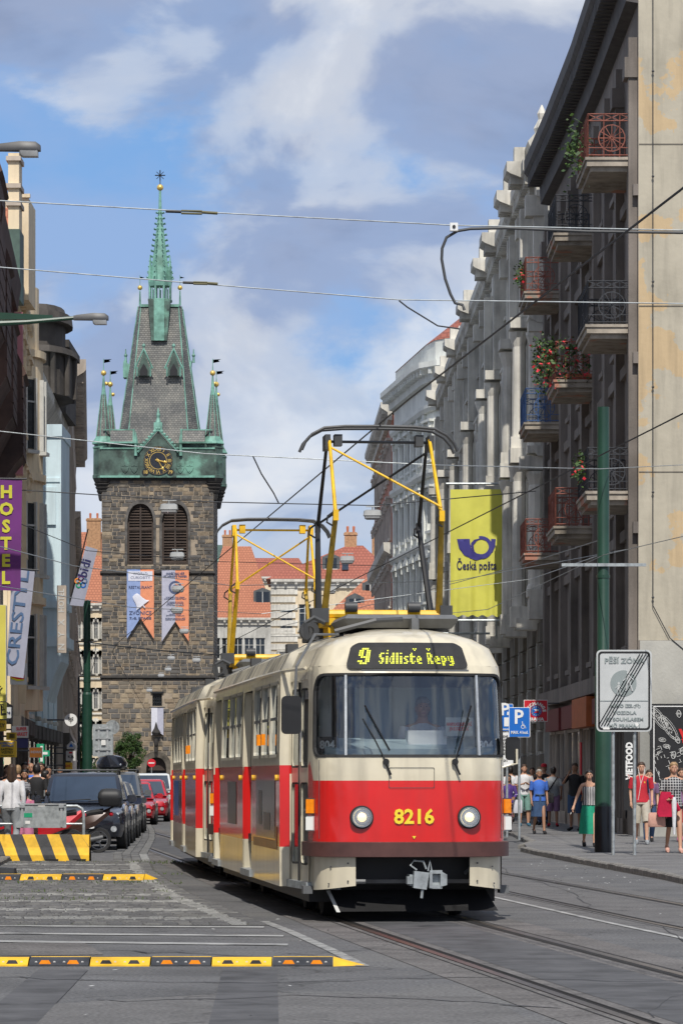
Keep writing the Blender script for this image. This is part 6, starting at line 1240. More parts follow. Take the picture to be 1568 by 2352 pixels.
a1 = Pn('young man in red polo shirt and beige shorts, white earphones, near the green pole', 1472, 75.8, 1.78, 0, 'walk', ('down', 'down'), hm='hair_brown', top=('cloth_red', 'short'), bot=('cloth_beige', 'shorts'), shoe='cloth_grey')
q = MB(); k = a1[2]; q.tube([(-.07, -.05, 1.66*k), (-.055, -.13, 1.5*k), (-.02, -.15, 1.3*k), (-.05, -.15, 1.1*k), (-.08, -.14, .95*k)], .006, 4); q.tube([(.07, -.05, 1.66*k), (.05, -.13, 1.5*k), (-.02, -.15, 1.3*k)], .006, 4); q.build('earphone_cord', 'white', a1[0])
q = MB(); 
for s in (-1, 1): q.tube([(s*.12, .10, 1.1*k), (s*.125, -.02, 1.47*k), (s*.13, -.125, 1.35*k), (s*.15, -.10, 1.1*k)], .02, 4)
q.build('rucksack_strap', 'cloth_navy', a1[0]); q = MB(); q.prism([(.05, 1.33), (.075, 1.33), (.075, 1.365), (.05, 1.365)], 'y', -.133, -.128); q.build('shirt_badge', 'number_yellow', a1[0])
Pn('woman in jeans and dark purple top, half hidden behind the man in red', 1490, 78.6, 1.62, 0, 'walk2', ('down', 'down'), hair='long', hm='hair_brown', top=('cloth_purple', 'short'), bot=('cloth_denim', 'jeans'), female=True)
a2 = Pn('blond woman in black and white checked top and black skirt', 1546, 67.2, 1.74, 3, 'walk', ('down', 'belly'), hair='bun', hm='hair_blond', top=('cloth_plaid', 'short'), bot=('cloth_black', 'knee'), shoe='cloth_salmon', female=True, fat=1.08)
q = MB(); j = link('jacket', None, None, a2[0].location+Vector((-.2, -.30, 1.12)), label='red jacket folded over the arm of the woman in checks', cat='jacket')
q.loft([[(x, y*.6+.02*math.sin(x*20+z*9), z) for x, y in rrect(-w_, w_+.05, -.07, .07, .05, 3)] for z, w_ in ((-.42, .12), (-.34, .15), (-.2, .13), (-.05, .10), (.06, .07))]); q.build('cloth', 'cloth_magenta', j, smooth=50); q = MB(); q.tube([(.12, -.03, -.02), (.24, -.02, -.22), (.28, 0, -.30)], [.05, .045, .04], 7); q.build('sleeve', 'cloth_magenta', j)
j = link('umbrella', None, None, a2[0].location+Vector((-.02, -.36, 1.08)), label='folded white patterned umbrella hanging below the red jacket', cat='umbrella'); q = MB(); q.lathe([(.02, -.72), (.035, -.55), (.05, -.1), (.03, .0)], 8); q.build('canopy', 'cloth_white', j, smooth=50); q = MB(); q.tube([(0, 0, 0), (0, 0, .1), (.03, 0, .14), (.06, 0, .1)], .012, 5); q.build('handle', 'black', j)
bag(a2[0], (-.34, -.12, .78), 'cloth_salmon', .34, .28, .1, name='handbag', label='salmon pink tote bag carried by the woman in checks')
Pn('woman with dark hair and maroon shorts walking behind the woman in checks', 1564, 79, 1.66, 0, 'walk2', hair='short', hm='hair_brown', top=('cloth_purple', 'short'), bot=('cloth_red', 'shorts'), shoe='cloth_pink', female=True)
a3 = Pn('young woman in striped camisole and wide green trousers holding a cigarette', 1352, 73, 1.60, 2, 'walk', ('down', 'out'), hair='long', hm='hair_dark', top=('cloth_stripe', 'strap'), bot=('cloth_green', 'wide'), shoe='cloth_black', female=True)
q = MB(); w_ = a3[1][1][2]; q.tube([w_+Vector((-.06, -.02, -.13)), w_+Vector((-.075, -.06, -.165))], .006, 5); q.build('cigarette', 'white', a3[0])
Pn('man in black T-shirt and denim shorts holding a phone to his ear', 1320, 95, 1.84, -20, 'stand', ('down', 'ear'), sk='skin_tan', hair='short', hm='hair_brown', top=('cloth_black', 'short'), bot=('cloth_denim', 'shorts'))
a4 = Pn('grey haired woman in blue top and denim skirt carrying a black shoulder bag', 1237, 89.5, 1.66, 8, 'walk', ('down', 'down'), sk='skin_tan', hair='short', hm='hair_grey', top=('cloth_blue', 'short'), bot=('cloth_denim', 'skirt'), female=True, fat=1.15)
bag(a4[0], (.28, .05, 1.06), 'cloth_black', .24, .26, .12, [(-.05, 0, 0), (-.09, 0, .40), (.03, 0, 0)], 'handbag', 'black shoulder bag of the woman in the blue top'); q = MB(); q.box(-.02, .03, -.17, -.155, .55, 1.0); q.tube([(-.12, -.13, 1.02), (.0, -.15, 1.0), (.12, -.13, 1.02)], .03, 5); q.build('skirt_bow', 'cloth_denim', a4[0])
a5 = Pn('man seen from behind in grey T-shirt and purple shorts', 1270, 103, 1.76, 178, 'stand', ('down', 'down'), sk='skin_tan', hm='hair_dark', top=('cloth_grey', 'short'), bot=('cloth_purple', 'shorts'), shoe='cloth_red', fat=1.12)
q = MB(); q.tube([(-.15, -.12, 1.45), (0, .125, 1.3), (.15, .12, 1.05)], .018, 4); q.tube([(-.12, .10, 1.46), (0, .14, 1.28), (.16, .13, 1.02)], .018, 4); q.build('bag_strap', 'cloth_black', a5[0]); bag(a5[0], (.32, -.05, .72), 'cloth_navy', .34, .52, .2, name='backpack', label='flowered navy backpack held low by the man in grey')
Pn('man in white T-shirt and mint shorts looking at the phone in his hands', 1203, 104, 1.84, 6, 'stand', ('bent', 'bent'), hm='hair_brown', top=('cloth_white', 'short'), bot=('cloth_mint', 'shorts'), shoe='cloth_teal')
Pn('person in a red cap behind the man in the grey T-shirt', 1249, 106.5, 1.86, -10, 'stand', hair='cap', hm='hair_dark', top=('cloth_black', 'short'), bot=('cloth_denim', 'trousers'))
Pn('man seen from behind in plain white T-shirt left of the parking sign post', 1172, 114, 1.80, 175, 'walk', hm='hair_dark', top=('cloth_white', 'short'), bot=('cloth_navy', 'shorts'))
a6 = Pn('woman in violet cardigan and zigzag patterned trousers just right of the tram', 1167, 93.5, 1.52, 5, 'walk2', ('belly', 'down'), sk='skin_tan', hair='long', hm='hair_dark', top=('cloth_violet', 'long'), bot=('cloth_zigzag', 'trousers'), female=True)
bag(a6[0], (.24, -.1, .86), 'ban_white', .26, .36, .08, name='carrier_bag', label='white plastic bag held by the woman in zigzag trousers')
Pn('curly haired person in dark top behind the woman in blue', 1222, 108, 1.76, -12, 'stand', hair='short', hm='hair_brown', top=('cloth_navy', 'short'), bot=('cloth_beige', 'shorts'))
Pn('light haired boy in teal top beside the red capped person', 1239, 110, 1.78, 15, 'stand', hair='short', hm='hair_blond', top=('cloth_teal', 'short'), bot=('cloth_navy', 'shorts'))
# left pavement crowd
Pn('woman seen from behind in a loose white sweater with long brown hair', 27, 66, 1.70, 178, 'walk', ('down', 'down'), hair='long', hm='hair_brown', top=('cloth_white', 'long'), bot=('cloth_grey', 'trousers'), female=True, fat=1.25)
Pn('small girl in pink with dark ponytail next to the woman in white', 60, 68.5, 1.22, 178, 'stand', hair='tail', hm='hair_dark', top=('cloth_pink', 'short'), bot=('cloth_pink', 'skirt'), female=True)
Pn('woman in black and white striped top with dark long hair coming through the crowd', 57, 76, 1.62, 0, 'walk', hair='long', hm='hair_dark', sk='skin_tan', top=('cloth_hstripe', 'short'), bot=('cloth_denim', 'trousers'), female=True)
Pn('man in black T-shirt seen from behind beside the black car', 84, 76, 1.74, 180, 'stand', hm='hair_dark', top=('cloth_black', 'short'), bot=('cloth_denim', 'trousers'))
Pn('boy in grey T-shirt turned sideways beside the black car windscreen', 103, 76.5, 1.60, 120, 'stand', hm='hair_dark', top=('cloth_grey', 'short'), bot=('cloth_denim', 'trousers'))
Pn('balding man in a blue shirt at the back of the left crowd', 72, 84, 1.80, -5, 'stand', hair='bald', hm='hair_grey', top=('cloth_blue', 'short'), bot=('cloth_navy', 'trousers'), sk='skin_tan')
Pn('man with short hair in white shirt far back in the left crowd', 94, 92, 1.84, 0, 'stand', hm='hair_brown', top=('cloth_white', 'short'), bot=('cloth_navy', 'trousers'), sk='skin_tan')
Pn('dark haired man in black looking over the car roof', 111, 82, 1.72, 10, 'stand', hm='hair_dark', top=('cloth_black', 'short'), bot=('cloth_navy', 'trousers'), sk='skin_tan')
Pn('woman with fair hair in dark blouse between the woman in white and the striped one', 40, 83, 1.74, 170, 'stand', hair='short', hm='hair_blond', top=('cloth_black', 'short'), bot=('cloth_navy', 'trousers'), female=True)
Pn('tall dark haired man in navy at the back left of the crowd', 57, 90, 1.84, 0, 'stand', hm='hair_dark', top=('cloth_navy', 'short'), bot=('cloth_navy', 'trousers'), sk='skin_tan')
Pn('woman in black with brown hair half behind the woman in white', 16, 88, 1.76, 20, 'stand', hair='long', hm='hair_brown', top=('cloth_black', 'short'), bot=('cloth_navy', 'trousers'), female=True)
Pn('man in olive and black far down the left pavement', 138, 118, 1.78, 0, 'stand', hm='hair_brown', top=('cloth_black', 'short'), bot=('cloth_navy', 'trousers'), sk='skin_tan')
Pn('person in pink standing before the tower gate', 377, 190, 1.72, 0, 'stand', hm='hair_brown', top=('cloth_pink', 'short'), bot=('cloth_navy', 'trousers'), sk='skin_tan', floor=0)
# the driver behind the windscreen
Md = Matrix.Translation((.77, 37, 0)) @ Matrix.Rotation(TH, 4, 'Z'); dl = Md @ Vector((.24, 1.12, .68))
dv = Pn('tram driver in pale shirt seated behind the windscreen', 0, 0, 1.74, 6.3, 'stand', ('fwd', 'fwd'), hm='hair_grey', top=('cloth_white', 'short'), bot=('cloth_navy', 'trousers'), seated=True, loc=tuple(dl), fat=1.15)
# ---------------- vehicles ----------------
for n_, c_ in dict(paint_black=(.012, .014, .022), paint_charcoal=(.045, .048, .055), paint_navy=(.015, .022, .05), paint_grey=(.11, .115, .12), paint_red=(.5, .01, .02), paint_white=(.7, .72, .72), paint_brown=(.06, .03, .022)).items(): mat(n_, c_, .22, metal=.1, var=.03, coat=1.)
mat('headlamp', (.55, .58, .6), .12, metal=.5, var=.3, vs=12); mat('car_plastic', (.025, .026, .028), .55); mat('alloy', (.42, .43, .44), .3, metal=.8)
def car(label, xr, Z, paint, Lc=4.4, Wc=1.8, Hc=1.45, group='cars parked along the left kerb', rails=False, box=False, yaw=2.3, suv=False, badge=False):
    t = thing('parked_car', label, 'car', (xr-Wc/2, Z, 0), R(yaw), group); w = Wc/2; zb = .22 if not suv else .28; hb = Hc*.60; hf = hb-.14
    st = [(0, .78, hf-.16, .40), (.06, .88, hf-.05, .30), (.25, .97, hf, zb), (.8, 1, hf+.06, zb), (1.15, 1, hb, zb), (2.2, 1, hb+.02, zb), (Lc-.9, 1, hb+.05, zb), (Lc-.25, .97, hb, zb), (Lc, .85, hb-.12, .4)]
    def ring(y, s, zt, z0): return [(-w*s*.94, y, z0), (-w*s, y, z0+.16), (-w*s, y, z0+(zt-z0)*.62), (-w*s*.965, y, zt-.06), (-w*s*.86, y, zt), (-w*s*.4, y, zt+.03), (w*s*.4, y, zt+.03), (w*s*.86, y, zt), (w*s*.965, y, zt-.06), (w*s, y, z0+(zt-z0)*.62), (w*s, y, z0+.16), (w*s*.94, y, z0)]
    q = MB(); q.loft([ring(*s) for s in st][::-1]); q.build('body', paint, t, smooth=32)
    y0, y1, r0, r1 = 1.0, Lc-.35, 1.0+(Hc-hb)*(.95 if suv else 1.25), Lc-.35-(.45 if suv else .75); wb, wr = w*.93, w*(.80 if suv else .74)
    base = [(-wb, y0, hb+.01), (wb, y0, hb+.01), (wb, y1, hb+.03), (-wb, y1, hb+.03)]; top = [(-wr, r0, Hc-.05), (wr, r0, Hc-.05), (wr, r1, Hc-.05), (-wr, r1, Hc-.05)]; crown = [(-wr*.85, r0+.12, Hc), (wr*.85, r0+.12, Hc), (wr*.85, r1-.12, Hc-.01), (-wr*.85, r1-.12, Hc-.01)]
    q = MB(); q.loft([base, top, crown]); q.build('cabin', paint, t, smooth=25)
    def glz(a, b, c, d, m0, m1, n0, n1, name='window'):
        """pane laid just outside a cabin face; a-b bottom edge, d-c top edge"""
        a, b, c, d = map(Vector, (a, b, c, d)); nn = (b-a).cross(d-a).normalized()*.006
        def Q(u, v): return (a*(1-u)+b*u)*(1-v)+(d*(1-u)+c*u)*v+nn
        q = MB(); cs = [Q(m0, n0), Q(m1, n0), Q(m1, n1), Q(m0, n1)]; q.add(cs+[p+nn for p in cs], [(4, 5, 6, 7), (0, 1, 5, 4), (1, 2, 6, 5), (2, 3, 7, 6), (3, 0, 4, 7)]); return q.build(name, 'glass_blue', t)
    ws_ = glz(base[0], base[1], top[1], top[0], .05, .95, .04, .93, 'windscreen')
    for p, q_ in (((1, 2), 0), ((3, 0), 0)):
        for m0, m1 in ((.04, .36), (.39, .68), (.71, .95)): glz(base[p[0]], base[p[1]], top[p[1]], top[p[0]], m0, m1, .08, .9)
    q = MB(); q.tube([(-.5, y0+.03, hb+.05), (.15, y0+.06, hb+.09)], .012, 4); q.tube([(.1, y0+.03, hb+.05), (.65, y0+.06, hb+.09)], .012, 4); q.build('wiper', 'black', t)
    rw = .34 if suv else .31
    for y in (.85, Lc-.8):
        for s in (-1, 1):
            q = MB(); q.disc((s*(w+.004) if s > 0 else -w-.03, y, rw+.03), rw+.06, 'x', 20, .026); q.build('wheel_arch', 'car_plastic', t)
            q = MB(); q.lathe([(rw*.5, -.11), (rw*.95, -.11), (rw, -.07), (rw, .07), (rw*.95, .11), (rw*.66, .11)], 20, mi=0); q.lathe([(rw*.64, .095), (rw*.6, .085), (rw*.2, .10), (.02, .115)], 10, mi=1); o = q.build('wheel', ['rubber', 'alloy'], t, smooth=40); o.location = (s*(w-.085), y, rw); o.rotation_euler = (0, R(90)*s, 0)
    for s in (-1, 1):
        q = MB(); q.loft([[(s*w*.50, .035, hf-.20), (s*w*.86, .05, hf-.16), (s*w*.93, .22, hf-.12), (s*w*.55, .2, hf-.16)][::s], [(s*w*.55, .06, hf-.07), (s*w*.84, .10, hf-.05), (s*w*.955, .42, hf-.02), (s*w*.6, .25, hf-.05)][::s]]); q.build('headlight', 'headlamp', t, smooth=40)
        q = MB(); q.disc((s*w*.74, -.012, .46), .065, 'y', 12, .09); q.build('fog_lamp', 'headlamp', t)
        q = MB(); q.prism(rrect(*sorted((s*(w+.02), s*(w+.22))), hb+.03, hb+.18, .05, 3), 'y', y0+.32, y0+.44); q.tube([(s*w*.9, y0+.45, hb+.06), (s*(w+.06), y0+.40, hb+.08)], .02, 4); q.build('wing_mirror', paint, t)
    q = MB(); q.box(-w*.46, w*.46, -.012, .1, hf-.21, hf-.08); q.box(-w*.6, w*.6, .0, .1, .30, .46); q.build('grille', 'car_plastic', t); q = MB(); q.box(-w*.45, w*.45, -.02, .0, hf-.12, hf-.10); q.box(-w*.45, w*.45, -.02, .0, hf-.17, hf-.155); q.build('grille_bar', 'headlamp_chrome', t)
    q = MB(); q.box(-.26, .26, -.02, .03, .47, .58); q.build('number_plate', 'white', t)
    if badge: q = MB(); q.prism([(-.06, hf-.17), (.06, hf-.17), (.075, hf-.06), (-.075, hf-.06)], 'y', -.035, -.02); text('H', .1, 'headlamp_chrome', t, (0, -.04, hf-.115), bold=.004, name='badge_letter'); q.build('badge', 'black', t)
    if rails:
        for s in (-1, 1): q = MB(); q.tube([(s*wr*.98, r0+.1, Hc-.04), (s*wr*.98, r0+.2, Hc+.05), (s*wr*.98, r1-.2, Hc+.05), (s*wr*.98, r1-.05, Hc-.03)], .02, 5); q.build('roof_rail', 'black', t)
        q = MB(); 
        for y in (r0+.4, r1-.4): q.tube([(-wr, y, Hc+.055), (wr, y, Hc+.055)], .018, 5)
        q.build('roof_bar', 'dark_grey', t)
    return t
def xr_(Z): return -4.6-(Z-74)*.0395
car('black off-road car with roof rails, nearest to the striped barrier', xr_(74), 74, 'paint_black', 4.5, 1.82, 1.66, rails=True, suv=True, badge=True)
car('black hatchback parked second behind the nearest black off-road car', xr_(80.5), 80.5, 'paint_navy', 4.3, 1.78, 1.50)
car('dark grey saloon parked third from the barrier', xr_(87.5), 87.5, 'paint_charcoal', 4.5, 1.78, 1.45)
cb = car('tall dark van-like car under the glossy roof box', xr_(96), 96, 'paint_grey', 4.7, 1.85, 1.72, rails=True, suv=True)
Zb = 97.6; bx = thing('roof_box', 'glossy black roof box on the tall dark car', 'roof box', (xr_(96)-1.0, Zb, 1.80), R(2.3)); q = MB()
q.loft([[(x*sx, y, z) for x, z in [(-.42, .05), (-.45, .16), (-.36, .32), (-.15, .385), (.15, .385), (.36, .32), (.45, .16), (.42, .05)]] for y, sx in ((0, .55), (.12, .85), (.5, 1), (1.6, 1), (1.95, .7))][::-1]); q.build('lid', 'paint_black', bx, smooth=50); q = MB(); q.box(-.40, .40, .1, 1.9, 0, .06); q.build('tray', 'car_plastic', bx); q = MB(); q.box(-.2, .3, .02, .045, .10, .15); q.build('reflective_strip', 'headlamp_chrome', bx)
car('red hatchback parked behind the tall dark car, nearer of the two red ones', xr_(114)+.1, 114, 'paint_red', 4.1, 1.70, 1.42)
car('bright red car further along, farther of the two red ones', xr_(122)+.45, 122, 'paint_red', 4.3, 1.82, 1.50)
car('black car with pale headlights parked behind the red ones', xr_(133)+.35, 133, 'paint_black', 4.3, 1.8, 1.48)
car('white off-road car at the far end of the parked row', xr_(146)+.4, 146, 'paint_white', 4.7, 1.95, 1.74, suv=True)
car('grey car in the lane before the tower gate', -8.7, 185, 'paint_grey', 4.4, 1.8, 1.5, group=None)
def scooter(label, px, Z, rz, paint, topbox):
    t = thing('motor_scooter', label, 'scooter', (X(px, Z), Z, 0), R(rz), 'scooters parked behind the striped barrier')   # runs along +x, rear at +x
    for x, r in ((-.62, .27), (.62, .265)):
        q = MB(); q.lathe([(r*.72, -.05), (r*.95, -.055), (r, 0), (r*.95, .055), (r*.72, .05), (r*.72, -.05)], 22, mi=0, cap=False); 
        for a in range(0, 360, 72): q.tube([(.03*math.cos(R(a)), .03*math.sin(R(a)), 0), (r*.74*math.cos(R(a)), r*.74*math.sin(R(a)), 0)], .016, 4, mi=1)
        q.disc((0, 0, -.02), .06, 'z', 10, .04, mi=1); q.disc((0, 0, -.03), r*.75, 'z', 20, .06, mi=1, r2=r*.68); o = q.build('wheel', ['rubber', 'alloy'], t, smooth=40); o.location = (x, 0, r); o.rotation_euler = (R(90), 0, 0)
    q = MB(); q.loft([[(x, y*s, z) for y, z in [(-.13, z0), (-.17, z0+.10), (-.11, z1), (.11, z1), (.17, z0+.10), (.13, z0)]] for x, s, z0, z1 in ((-.05, .6, .38, .62), (.2, 1, .42, .72), (.55, .95, .55, .80), (.86, .4, .80, .92))][::-1]); q.prism([(-.72, .42), (-.52, .38), (-.30, .95), (-.38, 1.02), (-.55, .80)], 'y', -.14, .14); q.prism([(-.42, .30), (.15, .30), (.2, .42), (-.38, .40)], 'y', -.17, .17); q.prism([(-.9, .50), (-.62, .56), (-.35, .50), (-.4, .56), (-.62, .62), (-.85, .55)], 'y', -.07, .07); q.build('fairing', paint, t, smooth=40)
    q = MB(); q.loft([[(x, y, z) for y, z in [(-.12, z0), (-.14, z0+.05), (-.1, z0+.10), (.1, z0+.10), (.14, z0+.05), (.12, z0)]] for x, z0 in ((-.05, .66), (.2, .70), (.45, .78), (.72, .82))][::-1]); q.build('seat', 'rubber', t, smooth=50)
    q = MB(); q.tube([(-.38, -.36, 1.03), (-.36, -.1, 1.02), (-.36, .1, 1.02), (-.38, .36, 1.03)], .018, 6); q.tube([(-.36, 0, 1.0), (-.66, 0, .45)], .03, 6); q.build('handlebar', 'black', t)
    for s in (-1, 1): q = MB(); q.tube([(-.38, s*.24, 1.03), (-.42, s*.28, 1.18)], .008, 4); q.ball((-.42, s*.3, 1.22), (.035, .075, .05), 8, 6); q.build('mirror', 'black', t)
    q = MB(); q.ball((-.60, 0, .82), (.06, .12, .09), 8, 6); q.build('headlight', 'headlamp', t, smooth=60); q = MB(); q.ball((.88, 0, .80), (.05, .1, .05), 8, 6); q.build('tail_light', 'sign_red', t)
    q = MB(); q.prism([(.05, .2), (.5, .2), (.65, .3), (.4, .42), (.05, .38)], 'y', -.1, .1); q.build('engine', 'car_plastic', t); q = MB(); q.tube([(.1, -.17, .24), (.4, -.18, .26), (.72, -.18, .33)], [.03, .05, .045], 8); q.build('exhaust', 'tram_grey', t, smooth=50)
    if topbox: q = MB(); q.loft([[(x+.86, y, z) for x, y in rrect(-.24*s, .24*s, -.25*s, .25*s, .09, 4)] for z, s in ((.96, .8), (1.0, .95), (1.12, 1.02), (1.14, 1.05), (1.24, .98), (1.31, .75), (1.33, .4))]); q.build('top_box', 'car_plastic', t, smooth=40); q = MB(); q.tube([(.7, 0, .85), (.95, 0, .96)], .02, 5); q.build('rack', 'black', t)
    return t
scooter('dark brown scooter with a black top box, rear wheel beyond the barrier end', 157, 71.8, 2, 'paint_brown', True)
scooter('red scooter with black seat behind the striped barrier and railing', 92, 69.5, 12, 'paint_red', False)
scooter('black scooter at the left edge behind the railing', 30, 72, 175, 'paint_charcoal', False)
# ---------------- barrier, railing, speed bumps ----------------
Zb = 64.5; bt_ = thing('concrete_barrier', 'yellow and black striped concrete barrier block at the left edge', 'barrier', (0, Zb, 0))
x0, x1 = X(-150, Zb), X(207, Zb); q = MB(); pr = [(-.28, 0), (-.27, .12), (-.15, .26), (-.10, .50), (.10, .50), (.15, .26), (.27, .12), (.28, 0)]
xs = [x0]; s0 = X(-28, Zb); wst = 28.3/FPX*Zb
cuts = [(x0, x0)]; k = 0; b0 = X(52-28.3*8, Zb)
stripes = []
for i in range(14):
    xb = b0+i*wst*1.0; stripes.append((xb, xb+wst, i % 2))
for xa, xb, c in stripes:       # slanted stripes: bottom is shifted right of the top
    def fr(x, z): return x+(.5-z)*.42
    vs = [[(min(max(fr(x, z), x0), x1-.18*(1 if z > .4 else .0) if x >= x1-.2 else x1), y, z) for y, z in pr] for x in (xa, xb)]
    q.loft(vs[::-1], cap=(i == 13), mi=c)
q.add([(x1, y, z) for y, z in pr], [tuple(range(8))[::-1]], 0)
q.build('block', ['warn_yellow', 'warn_black'], bt_, smooth=20)
q = MB(); q.loft([[(x0, y, z) for y, z in [(p[0]*.96, p[1]*.99) for p in pr]], [(x1-.01, y, z) for y, z in [(p[0]*.96, p[1]*.99) for p in pr]]][::-1]); q.build('core', 'warn_yellow', bt_)
q = MB()
for px in (15, 122, 185): q.box(X(px, Zb)-.12, X(px, Zb)+.12, -.30, -.1, 0, .05)
q.build('lifting_slot', 'black', bt_)
Zr = 66; rl = thing('pipe_railing', 'galvanised pipe railing with rounded end behind the striped barrier', 'railing', (0, Zr, 0)); q = MB(); za, zb_ = H(1852, Zr), H(1893, Zr); xe = X(192, Zr)
q.tube([(X(-120, Zr), 0, za), (xe-.12, 0, za), (xe-.03, 0, za-.05), (xe, 0, za-.15), (xe, 0, .05)], .03, 8); q.tube([(X(-120, Zr), 0, zb_), (xe, 0, zb_)], .02, 6); q.tube([(X(-60, Zr), 0, za), (X(-60, Zr), 0, 0)], .03, 8); q.build('pipe', 'galv', rl, smooth=50)
q = MB(); q.prism(rrect(X(38, Zr), X(153, Zr), H(1902, Zr), H(1847, Zr), .02), 'y', -.07, -.045); pn_ = q.build('back_panel', 'galv', rl); q = MB()
for px in (52, 142): q.box(X(px, Zr)-.02, X(px, Zr)+.02, -.1, -.075, H(1900, Zr), H(1848, Zr)); q.box(X(px, Zr)-.05, X(px, Zr)+.05, -.12, -.07, za-.03, za+.03)
q.box(X(38, Zr), X(153, Zr), -.09, -.072, H(1849, Zr), H(1846, Zr)); q.build('clamp', 'steel', pn_); q = MB(); q.box(X(56, Zr), X(75, Zr), -.075, -.072, H(1878, Zr), H(1868, Zr)); q.build('sticker', 'green', pn_); q = MB(); q.box(X(59, Zr), X(70, Zr), -.076, -.071, H(1893, Zr), H(1886, Zr)); q.box(X(88, Zr), X(104, Zr), -.076, -.071, H(1853, Zr), H(1848, Zr)); q.build('sticker', 'white', pn_)
def bump(label, Zc, pxs, ph0, dpt, hgt, end_px, seg):
    t = thing('speed_bump', label, 'speed bump', (0, Zc, 0)); x = X(end_px, Zc)-.27; c = ph0; pr = [(-dpt/2, .0), (-dpt/2, .012), (-dpt*.30, hgt*.75), (-dpt*.12, hgt), (dpt*.12, hgt), (dpt*.30, hgt*.75), (dpt/2, .012), (dpt/2, 0)]
    def unit(xa, xb, near, far):
        for (a, b, m_) in ((0, 3, near), (3, 7, far)):
            q = MB(); P_ = [(y, z) for y, z in pr[a:b+1]]; vs = [(xx, y, z) for xx in (xa+.006, xb-.006) for y, z in P_]; n = len(P_); q.add(vs, [(i, i+1, n+i+1, n+i)[::-1] for i in range(n-1)]); q.add([(xx, y, z) for xx in (xa+.006, xb-.006) for y, z in P_]+[(xx, P_[-1][0] if a == 0 else P_[0][0], 0) for xx in (xa+.006, xb-.006)], [tuple(range(n))+(2*n,), tuple(range(2*n-1, n-1, -1))+(2*n+1,)]); q.build('bump_unit', m_, t)
        q = MB()
        for k_ in (.27, .73):
            xx = xa+(xb-xa)*k_; q.prism([(xx-.06, .004), (xx+.06, .004), (xx+.03, hgt*.72), (xx-.03, hgt*.72)], 'y', -dpt*.46, -dpt*.40)
        q.build('bolt_recess', 'warn_black' if near == 'warn_yellow' else 'amber', t)
        q = MB()
        for k_ in (.12, .42, .58, .88): q.disc((xa+(xb-xa)*k_, -dpt*.40, hgt*.45), .012, 'y', 6, .01)
        q.build('stud', 'offwhite', t)
    # pointed yellow end piece
    q = MB(); q.add([(x, -dpt/2, .0), (x, -dpt*.12, hgt), (x, dpt*.12, hgt), (x, dpt/2, 0), (x+.27, -dpt*.35, .005), (x+.22, .05, .01)], [(0, 4, 5, 1), (1, 5, 2), (2, 5, 4, 3), (0, 1, 2, 3)[::-1]]); q.build('end_piece', 'warn_yellow', t)
    while x > X(-30, Zc): unit(x-seg, x, 'warn_yellow' if c else 'warn_black', 'warn_black' if c else 'warn_yellow'); x -= seg; c = 1-c
bump('nearest yellow and black rubber speed bump across the road', 28.8, None, 0, .45, .07, 840, .50)
bump('farther yellow and black rubber speed bump in front of the striped barrier', 52.5, None, 1, .9, .10, 375, .62)
q = MB(); q.prism([(X(-20, 55), 0), (X(37, 55), 0), (X(35, 55), .12), (X(-20, 55), .14)], 'y', 54.8, 55.2); o = q.build('rubber_end', 'warn_black'); tag(o, 'grey rubber bump end lying below the striped barrier', 'rubber block')
# ---------------- poles and signs ----------------
def pole(label, px, Z, z1, r0, r1, zc, m='pole_green', base=None, floor=.1, cat='pole', name='tram_pole'):
    t = thing(name, label, cat, (X(px, Z), Z, 0)); q = MB(); q.lathe([(r0, floor), (r0, zc-.1), (r1, zc), (r1, z1)], 20); q.build('shaft', m, t, smooth=30)
    if base: q = MB(); q.lathe([(r0+.008, floor), (r0+.008, base-.25)]+[((r0+.008)*math.cos(R(a)), base-.25+.1*math.sin(R(a))) for a in (30, 60)], 20); q.build('black_wrap', 'pole_base', t, smooth=30)
    for z in ((zc+.02, z1*.62) if z1 > 5 else ()): q = MB(); q.lathe([(r1+.012, z), (r1+.012, z+.06)], 20); q.build('clamp_ring', m, t)
    return t
gp = pole('thick dark green tram wire pole on the right pavement, black at its base', 1385, 67.8, H(935, 67.8), .165, .118, 3.95, base=H(1825, 67.8))
q = MB(); q.box(-.82, .82, -.16, -.11, H(1302, 67.8), H(1295, 67.8)); q.build('cross_arm', 'galv', gp)
lp = pole('green pole with thicker foot left of the clock tower', 200, 142, H(1380, 142), .21, .145, H(1590, 142)); q = MB(); q.tube([(-.35, 0, 5.7), (.35, 0, 5.75)], .03, 5)
for s in (-1, 1): q.tube([(s*.35, 0, 7.0), (s*.3, 0, 6.3), (s*.15, 0, 5.8)], .015, 4)
q.tube([(-.45, -.1, 7.1), (.4, -.1, 7.1)], .025, 4); q.build('bracket', 'iron_dark', lp)
def board(name, label, cat, px0, px1, py0, py1, Z, m, r=.03, d=.04, edge=None, group=None, rz=0):
    x0, x1, z0, z1 = X(px0, Z), X(px1, Z), H(py1, Z), H(py0, Z); xc = (x0+x1)/2; t = thing(name, label, cat, (xc, Z, 0), R(rz), group); w = (x1-x0)/2; q = MB()
    q.prism(rrect(-w, w, z0, z1, r), 'y', -d/2, d/2); q.build('plate', edge or m, t)
    if edge: e = min(w, z1-z0)*.05; q = MB(); q.prism(rrect(-w+e, w-e, z0+e, z1-e, max(.005, r-e)), 'y', -d/2-.006, -d/2+.002); q.build('face', m, t)
    return t, w, z0, z1, (lambda px: X(px, Z)-xc), (lambda py: H(py, Z)), -d/2-.01
